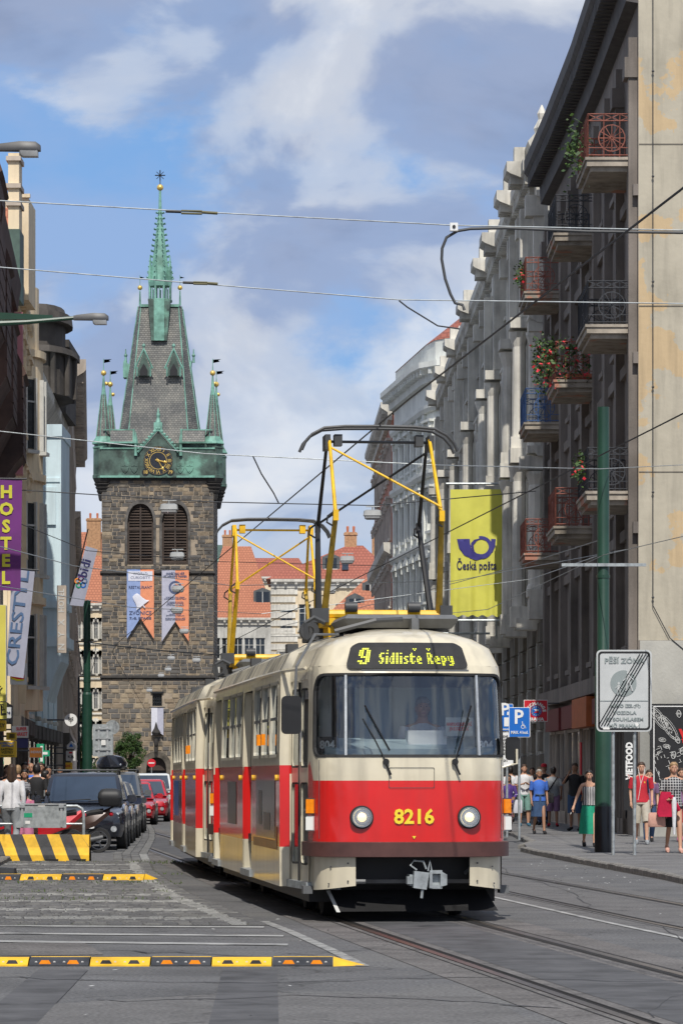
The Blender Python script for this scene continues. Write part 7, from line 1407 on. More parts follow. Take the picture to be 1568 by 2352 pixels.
# end of pedestrian zone sign
Zs = 65.2; mat('faded', (.50, .52, .52), .5, var=.06, vs=3); mat('faded_grey', (.26, .30, .30), .5, var=.05)
t, w, z0, z1, fx, fz, fy = board('pedestrian_zone_end_sign', 'large faded grey traffic sign crossed out by black diagonal lines', 'sign', 1369, 1496, 1493, 1681, Zs, 'faded', .09, .05); 
q = MB(); o_, i_ = rrect(-w+.03, w-.03, z0+.03, z1-.03, .07), rrect(-w+.065, w-.065, z0+.065, z1-.065, .05); n = len(o_); q.add([(x, -.03, z) for x, z in o_]+[(x, -.03, z) for x, z in i_], [(i, (i+1) % n, n+(i+1) % n, n+i) for i in range(n)]); q.build('border', 'black', t)
Mz = Matrix.Translation((0, 0, 0)); q = MB()
for k in (-1.5, -.5, .5, 1.5):
    a, b = Vector((fx(1383)+k*.055, -.045, fz(1668)-.00)), Vector((fx(1479)+k*.055, -.045, fz(1502))); u = (b-a).normalized(); v = Vector((u.z, 0, -u.x))*.007; q.add([a-v, a+v, b+v, b-v], [(0, 1, 2, 3), (3, 2, 1, 0)])
q.build('diagonal_stroke', 'black', t); q = MB(); q.disc((fx(1431), -.032, fz(1570)), .245, 'y', 36, .006); q.build('round_symbol', 'faded_grey', t)
q = MB()
def pict(cx, cz, s):
    q.disc((cx, -.04, cz+.135*s), .028*s, 'y', 10, .005); q.prism([(cx-.03*s, cz-.0*s), (cx+.03*s, cz-.0*s), (cx+.022*s, cz+.105*s), (cx-.022*s, cz+.105*s)], 'y', -.04, -.036)
    q.tube([(cx, -.038, cz+.09*s), (cx-.075*s, -.038, cz+.02*s)], .009*s, 4); q.tube([(cx, -.038, cz+.09*s), (cx+.07*s, -.038, cz+.03*s)], .009*s, 4)
    q.tube([(cx-.012*s, -.038, cz), (cx-.04*s, -.038, cz-.12*s)], .013*s, 4); q.tube([(cx+.012*s, -.038, cz), (cx+.05*s, -.038, cz-.12*s)], .013*s, 4)
pict(fx(1420), fz(1584), .85); pict(fx(1443), fz(1568), 1.35); q.build('walking_figures', 'faded', t)
text('PĚŠÍ ZÓNA', .135, 'faded_grey', t, (fx(1433), -.034, fz(1519)), bold=.004, wid=.75); q = MB(); q.box(-w+.07, w-.07, -.034, -.03, fz(1611), fz(1609.5)); q.build('divider', 'faded_grey', t)
for s_, py, wd_ in (('MIMO IZS.', 1622, .42), ('VOZIDLA', 1638, .44), ('SE SOUHLASEM', 1653, .70), ('MČ PRAHA 1', 1668, .58)): text(s_, .085, 'faded_grey', t, (fx(1427 if 'IZS' in s_ else 1434), -.034, fz(py)), bold=.003, wid=wd_)
q = MB()
for s in (-1, 1): q.disc((fx(1462)+s*.04, -.035, fz(1623)), .028, 'y', 14, .004, r2=.022)
q.tube([(fx(1462)-.04, -.035, fz(1623)), (fx(1462)-.02, -.035, fz(1623)+.045), (fx(1462)+.02, -.035, fz(1623)+.04), (fx(1462), -.035, fz(1623)), (fx(1462)-.02, -.035, fz(1623)+.045)], .004, 3); q.tube([(fx(1462)+.04, -.035, fz(1623)), (fx(1462)+.02, -.035, fz(1623)+.055)], .004, 3); q.build('bicycle_symbol', 'faded_grey', t)
q = MB(); q.disc((fx(1461), -.035, fz(1665)), .04, 'y', 6, .004); q.box(fx(1384), fx(1399), -.036, -.03, fz(1676), fz(1671)); q.build('sticker', 'white', t)
q = MB()
for px in (1408, 1457): q.tube([(fx(px), .05, .05), (fx(px), .05, z1-.1)], .032, 10); 
q.v, q.f, q.m = [], [], []
for px in (1408, 1457): q = MB(); q.tube([(fx(px), .05, .08), (fx(px), .05, z1-.1)], .032, 10); q.lathe([(.036, 0), (.036, .16)], 10, (fx(px), .05, 1.0 if px == 1457 else .95)); q.build('post', 'galv', t, smooth=40)
# parking signs
def parking(label, px0, px1, py0, py1, Z, ppx, extra):
    t, w, z0, z1, fx, fz, fy = board('parking_sign', label, 'sign', px0, px1, py0, py1, Z, 'sign_blue', .03, .03, edge='white')
    if extra == 1:
        text('P', .46, 'white', t, (-.02, fy-.004, z0+(z1-z0)*.66), bold=.010, wid=.21); text('MAX. 4 hod.', .10, 'white', t, (0, fy-.004, z0+(z1-z0)*.16), bold=.002, wid=w*1.6)
        q = MB(); cx, cz = w*.35, z0+(z1-z0)*.38; q.disc((cx-.01, fy, cz-.02), .045, 'y', 14, .004, r2=.034); q.disc((cx-.02, fy, cz+.09), .015, 'y', 8, .004); q.tube([(cx-.02, fy, cz+.07), (cx-.015, fy, cz), (cx+.04, fy, cz), (cx+.06, fy, cz-.06)], .008, 4); q.tube([(cx-.02, fy, cz+.04), (cx+.03, fy, cz+.035)], .006, 4); q.build('wheelchair_symbol', 'white', t)
    else:
        text('P', .42, 'white', t, (0, fy-.004, z0+(z1-z0)*.78), bold=.010, wid=.20); q = MB(); q.box(-.02, .18, fy-.004, fy, z0+.12, z0+.34); q.box(.05, .2, fy-.004, fy, z0+.40, z0+.48); q.box(-w*.9, w*.9, fy-.004, fy, z0+.04, z0+.06); q.build('machine_symbol', 'white', t)
        q = MB(); q.box(-w, w, -.015, .015, z0-.85, z0-.03); q.build('text_plate', 'white', t); text('PO-NE\n0-24 h\nPLATÍ\nPRO VOZIDLA\nS PARK.\nKARTOU\n\n0-24 h', .085, 'black', t, (0, -.02, z0-.43), bold=.003, wid=w*1.5)
    q = MB(); q.tube([(X(ppx, Z)-t.location.x, .04, .08), (X(ppx, Z)-t.location.x, .04, z1-.05)], .032, 10); q.build('post', 'galv', t, smooth=40); return t
parking('blue parking sign with wheelchair symbol and MAX. 4 hod.', 1168, 1217, 1625, 1694, 82, 1192, 1); parking('blue parking sign with ticket machine symbol, partly hidden behind the wheelchair one', 1140, 1178, 1617, 1680, 86, 1164, 0)
# exchange office sign on R1
t, w, z0, z1, fx, fz, fy = board('exchange_sign', 'square red exchange office sign with Czech flag and ring of stars', 'sign', 1202, 1257, 1608, 1658, 106, 'sign_red', .01, .22, edge='white'); zc = (z0+z1)/2
for i, ch in enumerate('EXCHANGE'): a = R(205-200*(i+.5)/8-12); text(ch, .13, 'white', t, (.01+.245*math.cos(a), fy-.004, zc-.02+.235*math.sin(a)), (R(90), R(90)-a, 0), bold=.008)
text('PRAHA', .13, 'white', t, (0, fy-.004, z0+.07), bold=.008, wid=.5); q = MB(); q.disc((0.01, fy-.004, zc-.01), .165, 'y', 28, .004); q.build('blue_disc', 'sign_blue', t); q = MB()
for i in range(12): a = R(30*i); q.disc((.01+.13*math.cos(a), fy-.008, zc-.01+.13*math.sin(a)), .015, 'y', 5, .003)
q.build('star_ring', 'yellow', t); q = MB(); q.box(-.07, .09, fy-.012, fy-.004, zc-.01, zc+.045); q.build('flag_white', 'white', t); q = MB(); q.box(-.07, .09, fy-.012, fy-.004, zc-.065, zc-.01); q.build('flag_red', 'sign_red', t); q = MB(); q.prism([(-.07, zc-.065), (.005, zc-.01), (-.07, zc+.045)], 'y', fy-.014, fy-.012); q.build('flag_wedge', 'sign_blue', t); q = MB(); q.tube([(w, 0, z1-.1), (w+.35, 0, z1-.1)], .02, 5); q.build('bracket', 'iron_dark', t)
# food shop sign and poster on the end wall
t, w, z0, z1, fx, fz, fy = board('vertical_shop_sign', 'tall black sign with white vertical lettering VIETFOOD on the corner', 'sign', 1432, 1461, 1680, 1862, 85.6, 'black', .01, .12)
text('VIETFOOD', .22, 'white', t, (-.02, fy, fz(1748)), (R(90), R(-90), 0), bold=.012, wid=.93*.8/.8); text('The Vietnamese cuisine', .07, 'white', t, (.11, fy, fz(1735)), (R(90), R(-90), 0), wid=.9); q = MB(); q.tube([(-.05, fy, fz(1789)), (-.02, fy, fz(1783)), (-.07, fy, fz(1780))], .01, 4); q.build('pepper_logo', 'red', t)
t, w, z0, z1, fx, fz, fy = board('food_poster', 'black poster with white chalk drawings of food on the end wall', 'poster', 1495, 1640, 1617, 1815, 85.6, 'black', .01, .08); q = MB()
o_, i_ = rrect(-w+.05, w-.05, z0+.05, z1-.05, .005, 1), rrect(-w+.075, w-.075, z0+.075, z1-.075, .005, 1); n = len(o_); q.add([(x, fy, z) for x, z in o_]+[(x, fy, z) for x, z in i_], [(i, (i+1) % n, n+(i+1) % n, n+i) for i in range(n)]); q.build('white_border', 'white', t)
q = MB(); random.seed(9)
def ell(cx, cz, a, b, an, n=20, r=.008): q.tube([(cx+a*math.cos(R(g_))*math.cos(an)-b*math.sin(R(g_))*math.sin(an), fy-.004, cz+a*math.cos(R(g_))*math.sin(an)+b*math.sin(R(g_))*math.cos(an)) for g_ in range(0, 361, 360//n)], r, 3, cap=False)
for cx, cz in ((fx(1512), fz(1650)), (fx(1535), fz(1672))):
    ell(cx, cz, .36, .12, R(-55)); ell(cx, cz, .30, .08, R(-55))
    for _ in range(46): a = random.gauss(0, .16); b = random.gauss(0, .035); ux_ = cx+a*math.cos(R(-55))-b*math.sin(R(-55)); uz = cz+a*math.sin(R(-55))+b*math.cos(R(-55)); g_ = random.uniform(0, 3); q.tube([(ux_, fy-.003, uz), (ux_+.05*math.cos(g_), fy-.003, uz+.05*math.sin(g_))], .006, 3)
for _ in range(90): cx, cz = random.uniform(fx(1502), fx(1640)), fz(1722)-random.uniform(-.1, .95)*random.random(); g_ = R(20+random.choice((0, 90))); L_ = random.uniform(.05, .14); q.tube([(cx, fy-.003, cz), (cx+L_*math.cos(g_), fy-.003, cz+L_*math.sin(g_))], .008, 3)
for px, py in ((1530, 1715), (1555, 1700), (1558, 1640), (1546, 1735), (1566, 1725), (1520, 1700), (1600, 1640), (1610, 1720)):
    ell(fx(px), fz(py), .09, .05, random.uniform(0, 3), 10)
    for g_ in range(0, 360, 45): q.tube([(fx(px), fy-.003, fz(py)), (fx(px)+.08*math.cos(R(g_)), fy-.003, fz(py)+.05*math.sin(R(g_)))], .005, 3)
q.build('chalk_drawing', 'offwhite', t, kind='stuff'); text('V', .32, 'red', t, (fx(1569), fy-.004, fz(1688)), bold=.02); text('THE', .12, 'red', t, (fx(1575), fy-.004, fz(1703)), bold=.01)
# ---------------- banner of the post office ----------------
Zf = 128; mat('flag_yellow', (.62, .60, .10), .75, var=.05, vs=1.5); mat('post_blue', (.045, .04, .22), .7, var=.05)
t = thing('post_banner', 'tall yellow post office banner with blue horn emblem on the right', 'banner', (X(1093, Zf), Zf, 0)); x0, x1, z0, z1 = X(1034, Zf)-X(1093, Zf), X(1153, Zf)-X(1093, Zf), H(1415, Zf), H(1124, Zf)
def wav(x, z): tt = (z1-z)/(z1-z0); return .05*math.sin(x*7+.6)*(.3+tt)+.035*math.sin(x*17+2)*tt+.02*math.sin(z*2.3+x*3)
q = MB(); nx, nz = 30, 24; vs = [(x0+(x1-x0)*i/nx, wav(x0+(x1-x0)*i/nx, z0+(z1-z0)*j/nz), z0+(z1-z0)*j/nz+(.04*math.sin(i*1.1) if j == 0 else 0)) for j in range(nz+1) for i in range(nx+1)]
q.add(vs, [(j*(nx+1)+i, j*(nx+1)+i+1, (j+1)*(nx+1)+i+1, (j+1)*(nx+1)+i) for j in range(nz) for i in range(nx)]); q.build('cloth', 'flag_yellow', t, smooth=60)
def pp(px, py): return (X(px, Zf)-X(1093, Zf), H(py, Zf))
def on(pts, nm='emblem'): q = MB(); S_ = lambda u, v: (u, wav(u, v)-.02, v); sheet(q, pts, [], S_, [(x0+(x1-x0)*i/nx, z0+(z1-z0)*j/60) for i in range(nx) for j in range(60)]); q.build(nm, 'post_blue', t, smooth=60)
cx_, cz_ = pp(1100, 1262)
def arc(cx, cy, r, a0, a1, n=14): return [pp(cx+r*math.cos(R(a0+(a1-a0)*i/n)), cy-r*math.sin(R(a0+(a1-a0)*i/n))) for i in range(n+1)]
on([pp(1049, 1238), pp(1078, 1238), pp(1079, 1250), pp(1084, 1262), pp(1094, 1271)]+arc(1105, 1256, 17, -100, 130)+[pp(1087, 1252), pp(1088, 1262), pp(1090, 1267), pp(1081, 1258), pp(1081, 1248), pp(1088, 1240), pp(1100, 1237)]+arc(1104, 1258, 27, 100, -60, 12)+[pp(1108, 1284), pp(1095, 1287), pp(1080, 1283), pp(1065, 1275), pp(1054, 1260)])
on([pp(1127, 1238), pp(1138, 1238), pp(1137, 1254), pp(1131, 1268), pp(1121, 1280), pp(1128, 1262)])
cp = text('Česká pošta', .45, 'post_blue', t, (pp(1094, 0)[0], -.10, pp(0, 1300)[1]), bold=.005, wid=X(1139, Zf)-X(1048, Zf)); lx, lz = cp.location.x, cp.location.z; cp.location.y = 0
for v in cp.data.vertices: v.co.z = -wav(v.co.x+lx, v.co.y+lz)+.03
q = MB(); xr = X(1170, Zf)-X(1093, Zf)
for py in (1111, 1425): q.tube([(X(1024, Zf)-X(1093, Zf), 0, H(py, Zf)), (xr, 0, H(py, Zf))], .045, 8)
q.tube([(xr, 0, H(1440, Zf)), (xr, 0, H(1098, Zf))], .05, 8); q.tube([(xr, 0, H(1103, Zf)), (xr+1.2, .2, H(1103, Zf))], .04, 6); q.tube([(X(1000, Zf)-X(1093, Zf), 2, H(1450, Zf)), (X(1130, Zf)-X(1093, Zf), 2, H(1450, Zf))], .045, 6); q.tube([(xr-.4, 2, H(1450, Zf)-.2), (xr-.4, 2, H(1408, Zf))], .04, 6); q.build('frame', 'galv', t, smooth=40)
for px0, px1, py in ((992, 1028, 1240), (992, 1028, 1280)): pass
# ---------------- banners and signs on the left ----------------
mat('ban_grey2', (.33, .34, .42), .8, var=.06)
def hang(name, label, pts, Z, m, cat='banner', rods=True):
    xs = [X(p[0], Z) for p in pts]; xc = sum(xs)/4; t = thing(name, label, cat, (xc, Z, 0)); P_ = [(x-xc, H(p[1], Z)) for x, p in zip(xs, pts)]; q = MB(); nx, nz = 10, 16; vs = []
    for j in range(nz+1):
        v = j/nz
        for i in range(nx+1):
            u = i/nx; a = Vector(P_[0])*(1-u)+Vector(P_[1])*u; b = Vector(P_[3])*(1-u)+Vector(P_[2])*u; c = b*(1-v)+a*v; vs.append((c.x, .010*math.sin(u*6+v*3)*(1-v*.5), c.y))
    q.add(vs, [(j*(nx+1)+i, j*(nx+1)+i+1, (j+1)*(nx+1)+i+1, (j+1)*(nx+1)+i) for j in range(nz) for i in range(nx)]); q.build('cloth', m, t, smooth=60)
    if rods: q = MB(); q.tube([(P_[0][0]-1.0, 0, P_[0][1]+.02), (P_[1][0]+.1, 0, P_[1][1]+.02)], .022, 6); q.build('rod', 'iron_dark', t)
    return t, P_, xc
t, P_, xc = hang('hostel_banner', 'purple vertical banner with yellow letters HOSTEL', [(-28, 1100), (51, 1102), (47, 1358), (-28, 1354)], 76, 'purple')
for i, ch in enumerate('HOSTEL'): text(ch, .37, 'lime_yellow', t, (X(15-i*.4, 76)-xc, -.022, H(1131+i*39.5, 76)), bold=.016)
t, P_, xc = hang('slanting_grey_banner', 'grey banner with blue upward lettering CRESTYL below the purple one', [(28, 1300), (80, 1312), (54, 1558), (14, 1552)], 86, 'ban_grey2'); mat('crest_blue', (.07, .13, .25), .7)
text('CRESTYL', .42, 'crest_blue', t, (X(42, 86)-xc, -.022, H(1420, 86)), (R(90), R(-83), 0), bold=.006, wid=2.35)
t, P_, xc = hang('bidi_flag', 'slanting white flag with coloured flower emblem and bidi lettering', [(197, 1254), (224, 1262), (191, 1393), (160, 1390)], 140, 'ban_grey2', cat='flag', rods=False); q = MB(); q.tube([(X(157, 140)-xc, .05, H(1395, 140)), (X(202, 140)-xc, .05, H(1215, 140))], .03, 6); q.build('flagstaff', 'black', t)
text('bidi', .52, 'navy', t, (X(195, 140)-xc, -.022, H(1305, 140)), (R(90), R(-75), 0), bold=.008)
for i, m_ in enumerate(('purple', 'orange', 'green', 'sign_blue', 'crest_blue')): a = R(72*i+90); q = MB(); q.disc((X(186, 140)-xc+.15*math.cos(a), -.022, H(1337, 140)+.15*math.sin(a)), .12, 'y', 14, .01, r2=.07); q.build('petal', m_, t)
mat('lemon', (.62, .55, .10), .5, var=.05); mat('sign_yellow', (.80, .50, .04), .5, var=.05)
def lsign(name, label, px0, px1, py0, py1, Z, m, texts=(), d=.2, edge=None, cat='sign', arm=True):
    t, w, z0, z1, fx, fz, fy = board(name, label, cat, px0, px1, py0, py1, Z, m, .02, d, edge)
    for s_, px, py, sz, mt, wd_ in texts: text(s_, sz, mt, t, (fx(px), fy-.004, fz(py)), bold=sz*.015, wid=wd_)
    if arm: q = MB(); q.tube([(-w, 0, z1-.1), (-w-.7, 0, z1-.1)], .025, 5); q.build('bracket', 'iron_dark', t)
    return t, w, z0, z1, fx, fz, fy
t, *_r = lsign('drugstore_sign', 'white square drugstore sign with dm letters over a red and yellow swoosh', 24, 61, 1524, 1573, 92, 'offwhite', [('dm', 38, 1540, .30, 'navy', .42)]); fx, fz, fy = _r[3:]
q = MB(); q.prism([(fx(26), fz(1559)), (fx(38), fz(1561)), (fx(56), fz(1562)), (fx(57), fz(1551)), (fx(44), fz(1553)), (fx(26), fz(1550))], 'y', fy-.006, fy); q.build('swoosh', 'red', t); q = MB(); q.prism([(fx(27), fz(1559)), (fx(40), fz(1565)), (fx(56), fz(1564)), (fx(56), fz(1561)), (fx(42), fz(1561)), (fx(27), fz(1556))], 'y', fy-.008, fy-.001); q.build('swoosh', 'yellow', t)
lsign('yellow_hotel_sign', 'tall yellow green lightbox at the left edge ending in a letter L', -16, 15, 1390, 1612, 80, 'lemon', [('Ý', 1, 1588, .2, 'black', None), ('HOTEL', -2, 1625, .2, 'black', .28)], edge='offwhite'); lsign('hotel_end_sign', 'yellow box with black letter L below the tall yellow lightbox', -16, 15, 1614, 1652, 80, 'lemon', [('L', 8, 1633, .3, 'black', None)])
lsign('small_orange_sign', 'small orange yellow sign under the letter L', -14, 14, 1655, 1680, 80.5, 'sign_yellow', [('KY', 5, 1667, .12, 'iron_dark', None)])
lsign('small_white_sign', 'small white sign reading ne beside the yellow lightbox', 14, 26, 1625, 1650, 84, 'offwhite', [('ne', 20, 1637, .11, 'navy', None)])
lsign('supermarket_sign', 'white supermarket sign with red lettering over a dark board', 28, 65, 1668, 1695, 98, 'offwhite', [('SUPER', 50, 1675, .13, 'sign_red', .30), ('MARKET', 47, 1687, .15, 'sign_red', .42)]); lsign('dark_board', 'dark display board with blue light dots below the supermarket sign', 38, 65, 1697, 1718, 98, 'navy', [])
t, *_r = lsign('barcode_sign', 'yellow sign with black barcode stripes left of the dark board', 15, 38, 1683, 1700, 94, 'sign_yellow'); fx, fz, fy = _r[3:]; q = MB()
for i in range(11): q.box(fx(23+i*1.1), fx(23.5+i*1.1), fy-.005, fy, fz(1696), fz(1686))
q.build('barcode', 'black', t)
lsign('copy_shop_sign', 'yellow copy centre sign with four lines of dark lettering', -1, 38, 1702, 1740, 88, 'sign_yellow', [('KOPÍROVACÍ', 17, 1708, .07, 'sign_blue', .36), ('CENTRUM', 18, 1714, .07, 'sign_blue', .30), ('RAZÍTKA', 17, 1722, .08, 'black', .3), ('VIZITKY', 18, 1729, .08, 'black', .3), ('www.copycentrum.cz', 18, 1736, .04, 'black', .34)], edge='sign_yellow')
lsign('indian_restaurant_sign', 'orange sign with white letters INDIAN beside the green cross', 68, 97, 1717, 1741, 104, 'orange', [('INDIAN', 83, 1728, .1, 'white', .3)], edge='offwhite')
t = thing('pharmacy_cross', 'green pharmacy cross hanging beyond the INDIAN sign', 'sign', (X(96, 110), 110, 0)); z_ = H(1730, 110); q = MB(); q.prism([(-.07, -.3), (.07, -.3), (.07, -.09), (.22, -.09), (.22, .07), (.07, .07), (.07, .25), (-.14, .25), (-.14, .07), (-.22, .07), (-.22, -.09), (-.07, -.09)], 'y', -.08, .08); q.v = [(x*1.15, y, z*1.15+z_) for x, y, z in q.v]; q.build('cross', 'green', t); q = MB(); q.prism([(-.04, -.27), (.04, -.27), (.04, -.05), (.19, -.05), (.19, .03), (.04, .03), (.04, .22), (-.04, .22), (-.04, .03), (-.19, .03), (-.19, -.05), (-.04, -.05)], 'y', -.095, -.08); q.v = [(x, y, z+z_) for x, y, z in q.v]; q.build('light_edge', 'white', t)
lsign('yellow_shop_board', 'yellow board with red lettering above the heads of the crowd', 73, 89, 1765, 1795, 112, 'lemon', [('BANKA', 81, 1771, .07, 'sign_red', .18), ('BEZ SPOTŘ.', 81, 1778, .05, 'sign_red', .19)], edge='black')
t = thing('round_sign', 'round white sign with black butterfly emblem', 'sign', (X(163, 130), 130, 0)); z_ = H(1654, 130); q = MB(); q.disc((0, -.06, z_), .235, 'y', 28, .12); q.build('disc', 'white', t, smooth=40); q = MB()
for s in (-1, 1): q.tube([(0, -.07, z_-.05), (s*.09, -.07, z_-.02), (s*.09, -.07, z_+.03), (0, -.07, z_+.0), (s*.09, -.07, z_+.05), (s*.09, -.07, z_+.10), (0, -.07, z_+.06)], .01, 4)
q.tube([(0, -.07, z_+.06), (0, -.07, z_-.13)], .01, 4); q.build('butterfly_emblem', 'black', t); q = MB(); q.tube([(-.23, 0, z_), (-.9, 0, z_)], .03, 5); q.build('bracket', 'iron_dark', t)
bs_, *_ = lsign('bank_sign', 'white bank sign with red and black square over the letters KB', 152, 174, 1725, 1748, 132, 'offwhite', [('KB', 163, 1739, .15, 'black', .22)]); q = MB(); q.box(-.06, .06, -.12, -.1, H(1731, 132), H(1727.5, 132)); q.build('red_mark', 'sign_red', bs_)
t, *_r = lsign('gabled_sign', 'small white sign with gable top and blue mountain above the bank sign', 154, 174, 1712, 1721, 131, 'offwhite'); fx, fz, fy = _r[3:]; q = MB(); q.prism([(fx(154), fz(1712)), (fx(174), fz(1712)), (fx(164), fz(1703))], 'y', -.1, .1); q.build('gable', 'offwhite', t); q = MB(); q.prism([(fx(159), fz(1716)), (fx(169), fz(1716)), (fx(164), fz(1707))], 'y', -.12, -.105); q.build('mountain_mark', 'sign_blue', t)
lsign('courier_sign', 'yellow sign with red italic lettering below the bank sign', 151, 166, 1752, 1769, 133, 'sign_yellow', [('DHL', 157, 1760, .13, 'sign_red', .2)])
t = thing('vertical_hotel_sign', 'long dark upright sign reading NYX HOTEL in thin pale letters', 'sign', (X(142, 128), 128, 0)); q = MB(); q.box(-.17, .17, -.1, .1, H(1500, 128), H(1345, 128)); q.build('plate', 'brown_stucco', t); text('HOTEL', .30, 'offwhite', t, (0, -.11, H(1380, 128)), (R(90), R(-90), 0), wid=.85, bold=.004)
for i, (py, ch) in enumerate(((1486, 'N'), (1458, 'Y'), (1430, 'X'))): text(ch, .33, 'offwhite', t, (0, -.11, H(py, 128)), (R(90), R(-90), 0), bold=.004)
# ---------------- street lamps on arms, hanging lamps ----------------
mat('lamp_shell', (.06, .062, .068), .45); mat('lamp_bowl', (.32, .33, .34), .25, var=.1); mat('lamp_alu', (.36, .37, .37), .45, metal=.3, var=.1)
def arm_lamp(label, pxe, py, Z, L_, slope, armlen):
    t = thing('street_lamp', label, 'lamp', (X(pxe, Z), Z, H(py, Z)), 0, 'street lamps on green arms'); s = L_
    q = MB(); q.loft([[(x*s, y*s*w_, z*s) for y, z in [(-.14, .0), (-.15, .06), (-.08, h_), (.08, h_), (.15, .06), (.14, 0)]] for x, w_, h_ in ((-1.0, .5, .13), (-.9, .6, .15), (-.45, .95, .20), (-.1, 1, .19), (0, .75, .12))]); q.build('housing', 'lamp_shell', t, smooth=40)
    q = MB(); q.loft([[(x*s, y*s, z*s) for x, y in rrect(-.46*k_, -.03*k_-.02, -.13*k_, .13*k_, .04, 3)] for z, k_ in ((-.13, .86), (-.10, .95), (.0, 1))]); q.build('bowl', 'lamp_bowl', t, smooth=40)
    q = MB(); q.tube([(-.95*s, 0, .07*s), (-armlen*.5, 0, .05*s-slope*armlen*.5), (-armlen, 0, .03-slope*armlen)], [.04, .05, .09], 8); q.prism([(-1.6*s, .02), (-armlen, .0), (-armlen, .22), (-1.6*s, .10)], 'y', -.02, .02); q.build('arm', 'pole_green', t, smooth=40); q = MB(); zg_ = -H(py, Z); q.lathe([(.13, zg_), (.11, .5)], 12, (-armlen, 0, 0)); q.build('shaft', 'pole_green', t, smooth=40)
arm_lamp('nearer street lamp head reaching in at the upper left corner', 93, 346, 60, .80, .0, 2.6); arm_lamp('street lamp on a green arm, lower of the two at the left edge', 249, 735, 72, .72, .045, 3.4)
hp = None; HL = [(388, 1168, 42, 'right of the belfry arch'), (407, 1277, 34, 'over the second belfry shutter'), (409, 1353, 29, 'before the grey and orange tower banner'), (407, 1402, 28, 'low on the grey and orange banner'), (423, 1450, 22, 'at the banner tail'), (393, 1512, 18, 'left one of the pair under the banners'), (451, 1517, 20, 'right one of the pair under the banners'), (386, 1538, 16, 'under the left one of the pair'), (370, 1552, 15, 'third down under the banners'), (343, 1586, 14, 'above the small tower window'), (325, 1605, 13, 'left of the small tower window'), (315, 1613, 12, 'lowest and farthest of the row'), (855, 1182, 42, 'left of the red house'), (797, 1286, 34, 'over the wide red roof'), (757, 1356, 30, 'beside the yellow rear pantograph post')]
for px, py, wpx, where in HL:
    Z = .62*FPX/wpx; lab = 'grey hanging street lamp '+where
    if hp is None:
        hp = thing('hanging_lamp', lab, 'lamp', W(px, py, Z), 0, 'lamps hung over the street'); q = MB(); q.loft([[(x, y, z) for x, y in rrect(-a, a, -b, b, .04, 3)] for z, a, b in ((-.04, .31, .2), (.12, .29, .18), (.16, .2, .13))]); q.build('housing', 'lamp_alu', hp, smooth=40)
        q = MB(); q.loft([[(x, y, z) for x, y in rrect(-a, a, -b, b, .04, 3)] for z, a, b in ((-.17, .20, .12), (-.13, .26, .17), (-.04, .28, .18))]); q.build('bowl', 'lamp_bowl', hp, smooth=40); q = MB(); q.tube([(0, 0, .16), (0, 0, .26)], .03, 6); q.tube([(-.22, 0, .27), (.26, 0, .27)], .018, 5); q.build('hanger', 'lamp_alu', hp)
    else: copy_tree(hp, loc=W(px, py, Z), label=lab)
# ---------------- overhead line ----------------
def wire(label, pts, r=.008, m='iron_dark', group=None, name='wire', sag=0.):
    q = MB(); P_ = [W(*p) for p in pts]; 
    if sag: a, b = P_[0], P_[-1]; P_ = [a+(b-a)*i/12-Vector((0, 0, sag*4*(i/12)*(1-i/12))) for i in range(13)]
    q.tube(P_, r, 5); o = q.build(name, m); tag(o, label, 'wire', group); return o
def cw(f, label, Z0=15, Z1=240, z=5.62): q = MB(); q.tube([(f(Z), Z, z) for Z in [Z0+(Z1-Z0)*i/30 for i in range(31)]], .0095, 5); o = q.build('contact_wire', 'iron_dark'); tag(o, label, 'wire')
cw(trk, 'thick dark contact wire running over the tram from the upper right'); cw(trk2, 'contact wire over the empty right hand track')
G = 'span wires across the street'
def insul(pts, px, py, Z, w_, label, loop=True):
    t = thing('insulator', label, 'insulator', W(px, py, Z)); q = MB(); s = w_
    q.tube([(-.5*s, 0, .02*s), (-.2*s, 0, .01*s)], .014, 6); q.build('sleeve', 'black', t); q = MB()
    q.tube([(-.2*s, 0, .03*s), (.2*s, 0, .02*s)], .010, 5); q.tube([(-.2*s, 0, -.02*s), (.2*s, 0, -.03*s)], .010, 5); q.tube([(.2*s, 0, 0), (.5*s, 0, -.02*s)], .014, 5); q.build('strain_body', mat('insulator_body', (.12, .11, .05), .5), t)
wire('topmost pale span wire crossing the sky above the tower cross arm', [(-40, 458, 31), (380, 482, 31), (1042, 517, 31), (1640, 530, 31)], .006, 'galv', G); insul(0, 440, 487, 30.9, .46, 'black and olive strain insulator on the topmost span wire')
wire('second pale span wire crossing in front of the green spire', [(-40, 610, 34), (420, 648, 34), (915, 688, 34), (1640, 698, 34)], .006, 'galv', G); insul(0, 460, 650, 33.9, .34, 'olive strain insulator on the second span wire')
wire('third span wire passing below the clock turrets', [(-40, 986, 55), (470, 1042, 55), (1000, 1068, 55), (1376, 1077, 67), (1640, 1064, 75)], .008, 'galv', G)
wire('thin span wire at belfry height ending at the red house', [(-40, 1120, 90), (488, 1153, 90), (855, 1161, 90), (1040, 1145, 90), (1230, 1128, 95)], .014, 'iron_dark', G)
wire('thin span wire over the tower banners left of the pole', [(-40, 1168, 80), (200, 1265, 110), (500, 1290, 120), (880, 1300, 140)], .012, 'iron_dark', G)
wire('pale wire from the left signs down to the hanging lamps', [(-40, 1245, 60), (170, 1300, 80), (530, 1345, 90), (1040, 1335, 110), (1440, 1262, 86)], .010, 'galv', G)
wire('low wire crossing the tower foot', [(200, 1475, 142), (350, 1490, 142), (560, 1505, 142), (640, 1510, 120)], .022, 'iron_dark', G, sag=.1)
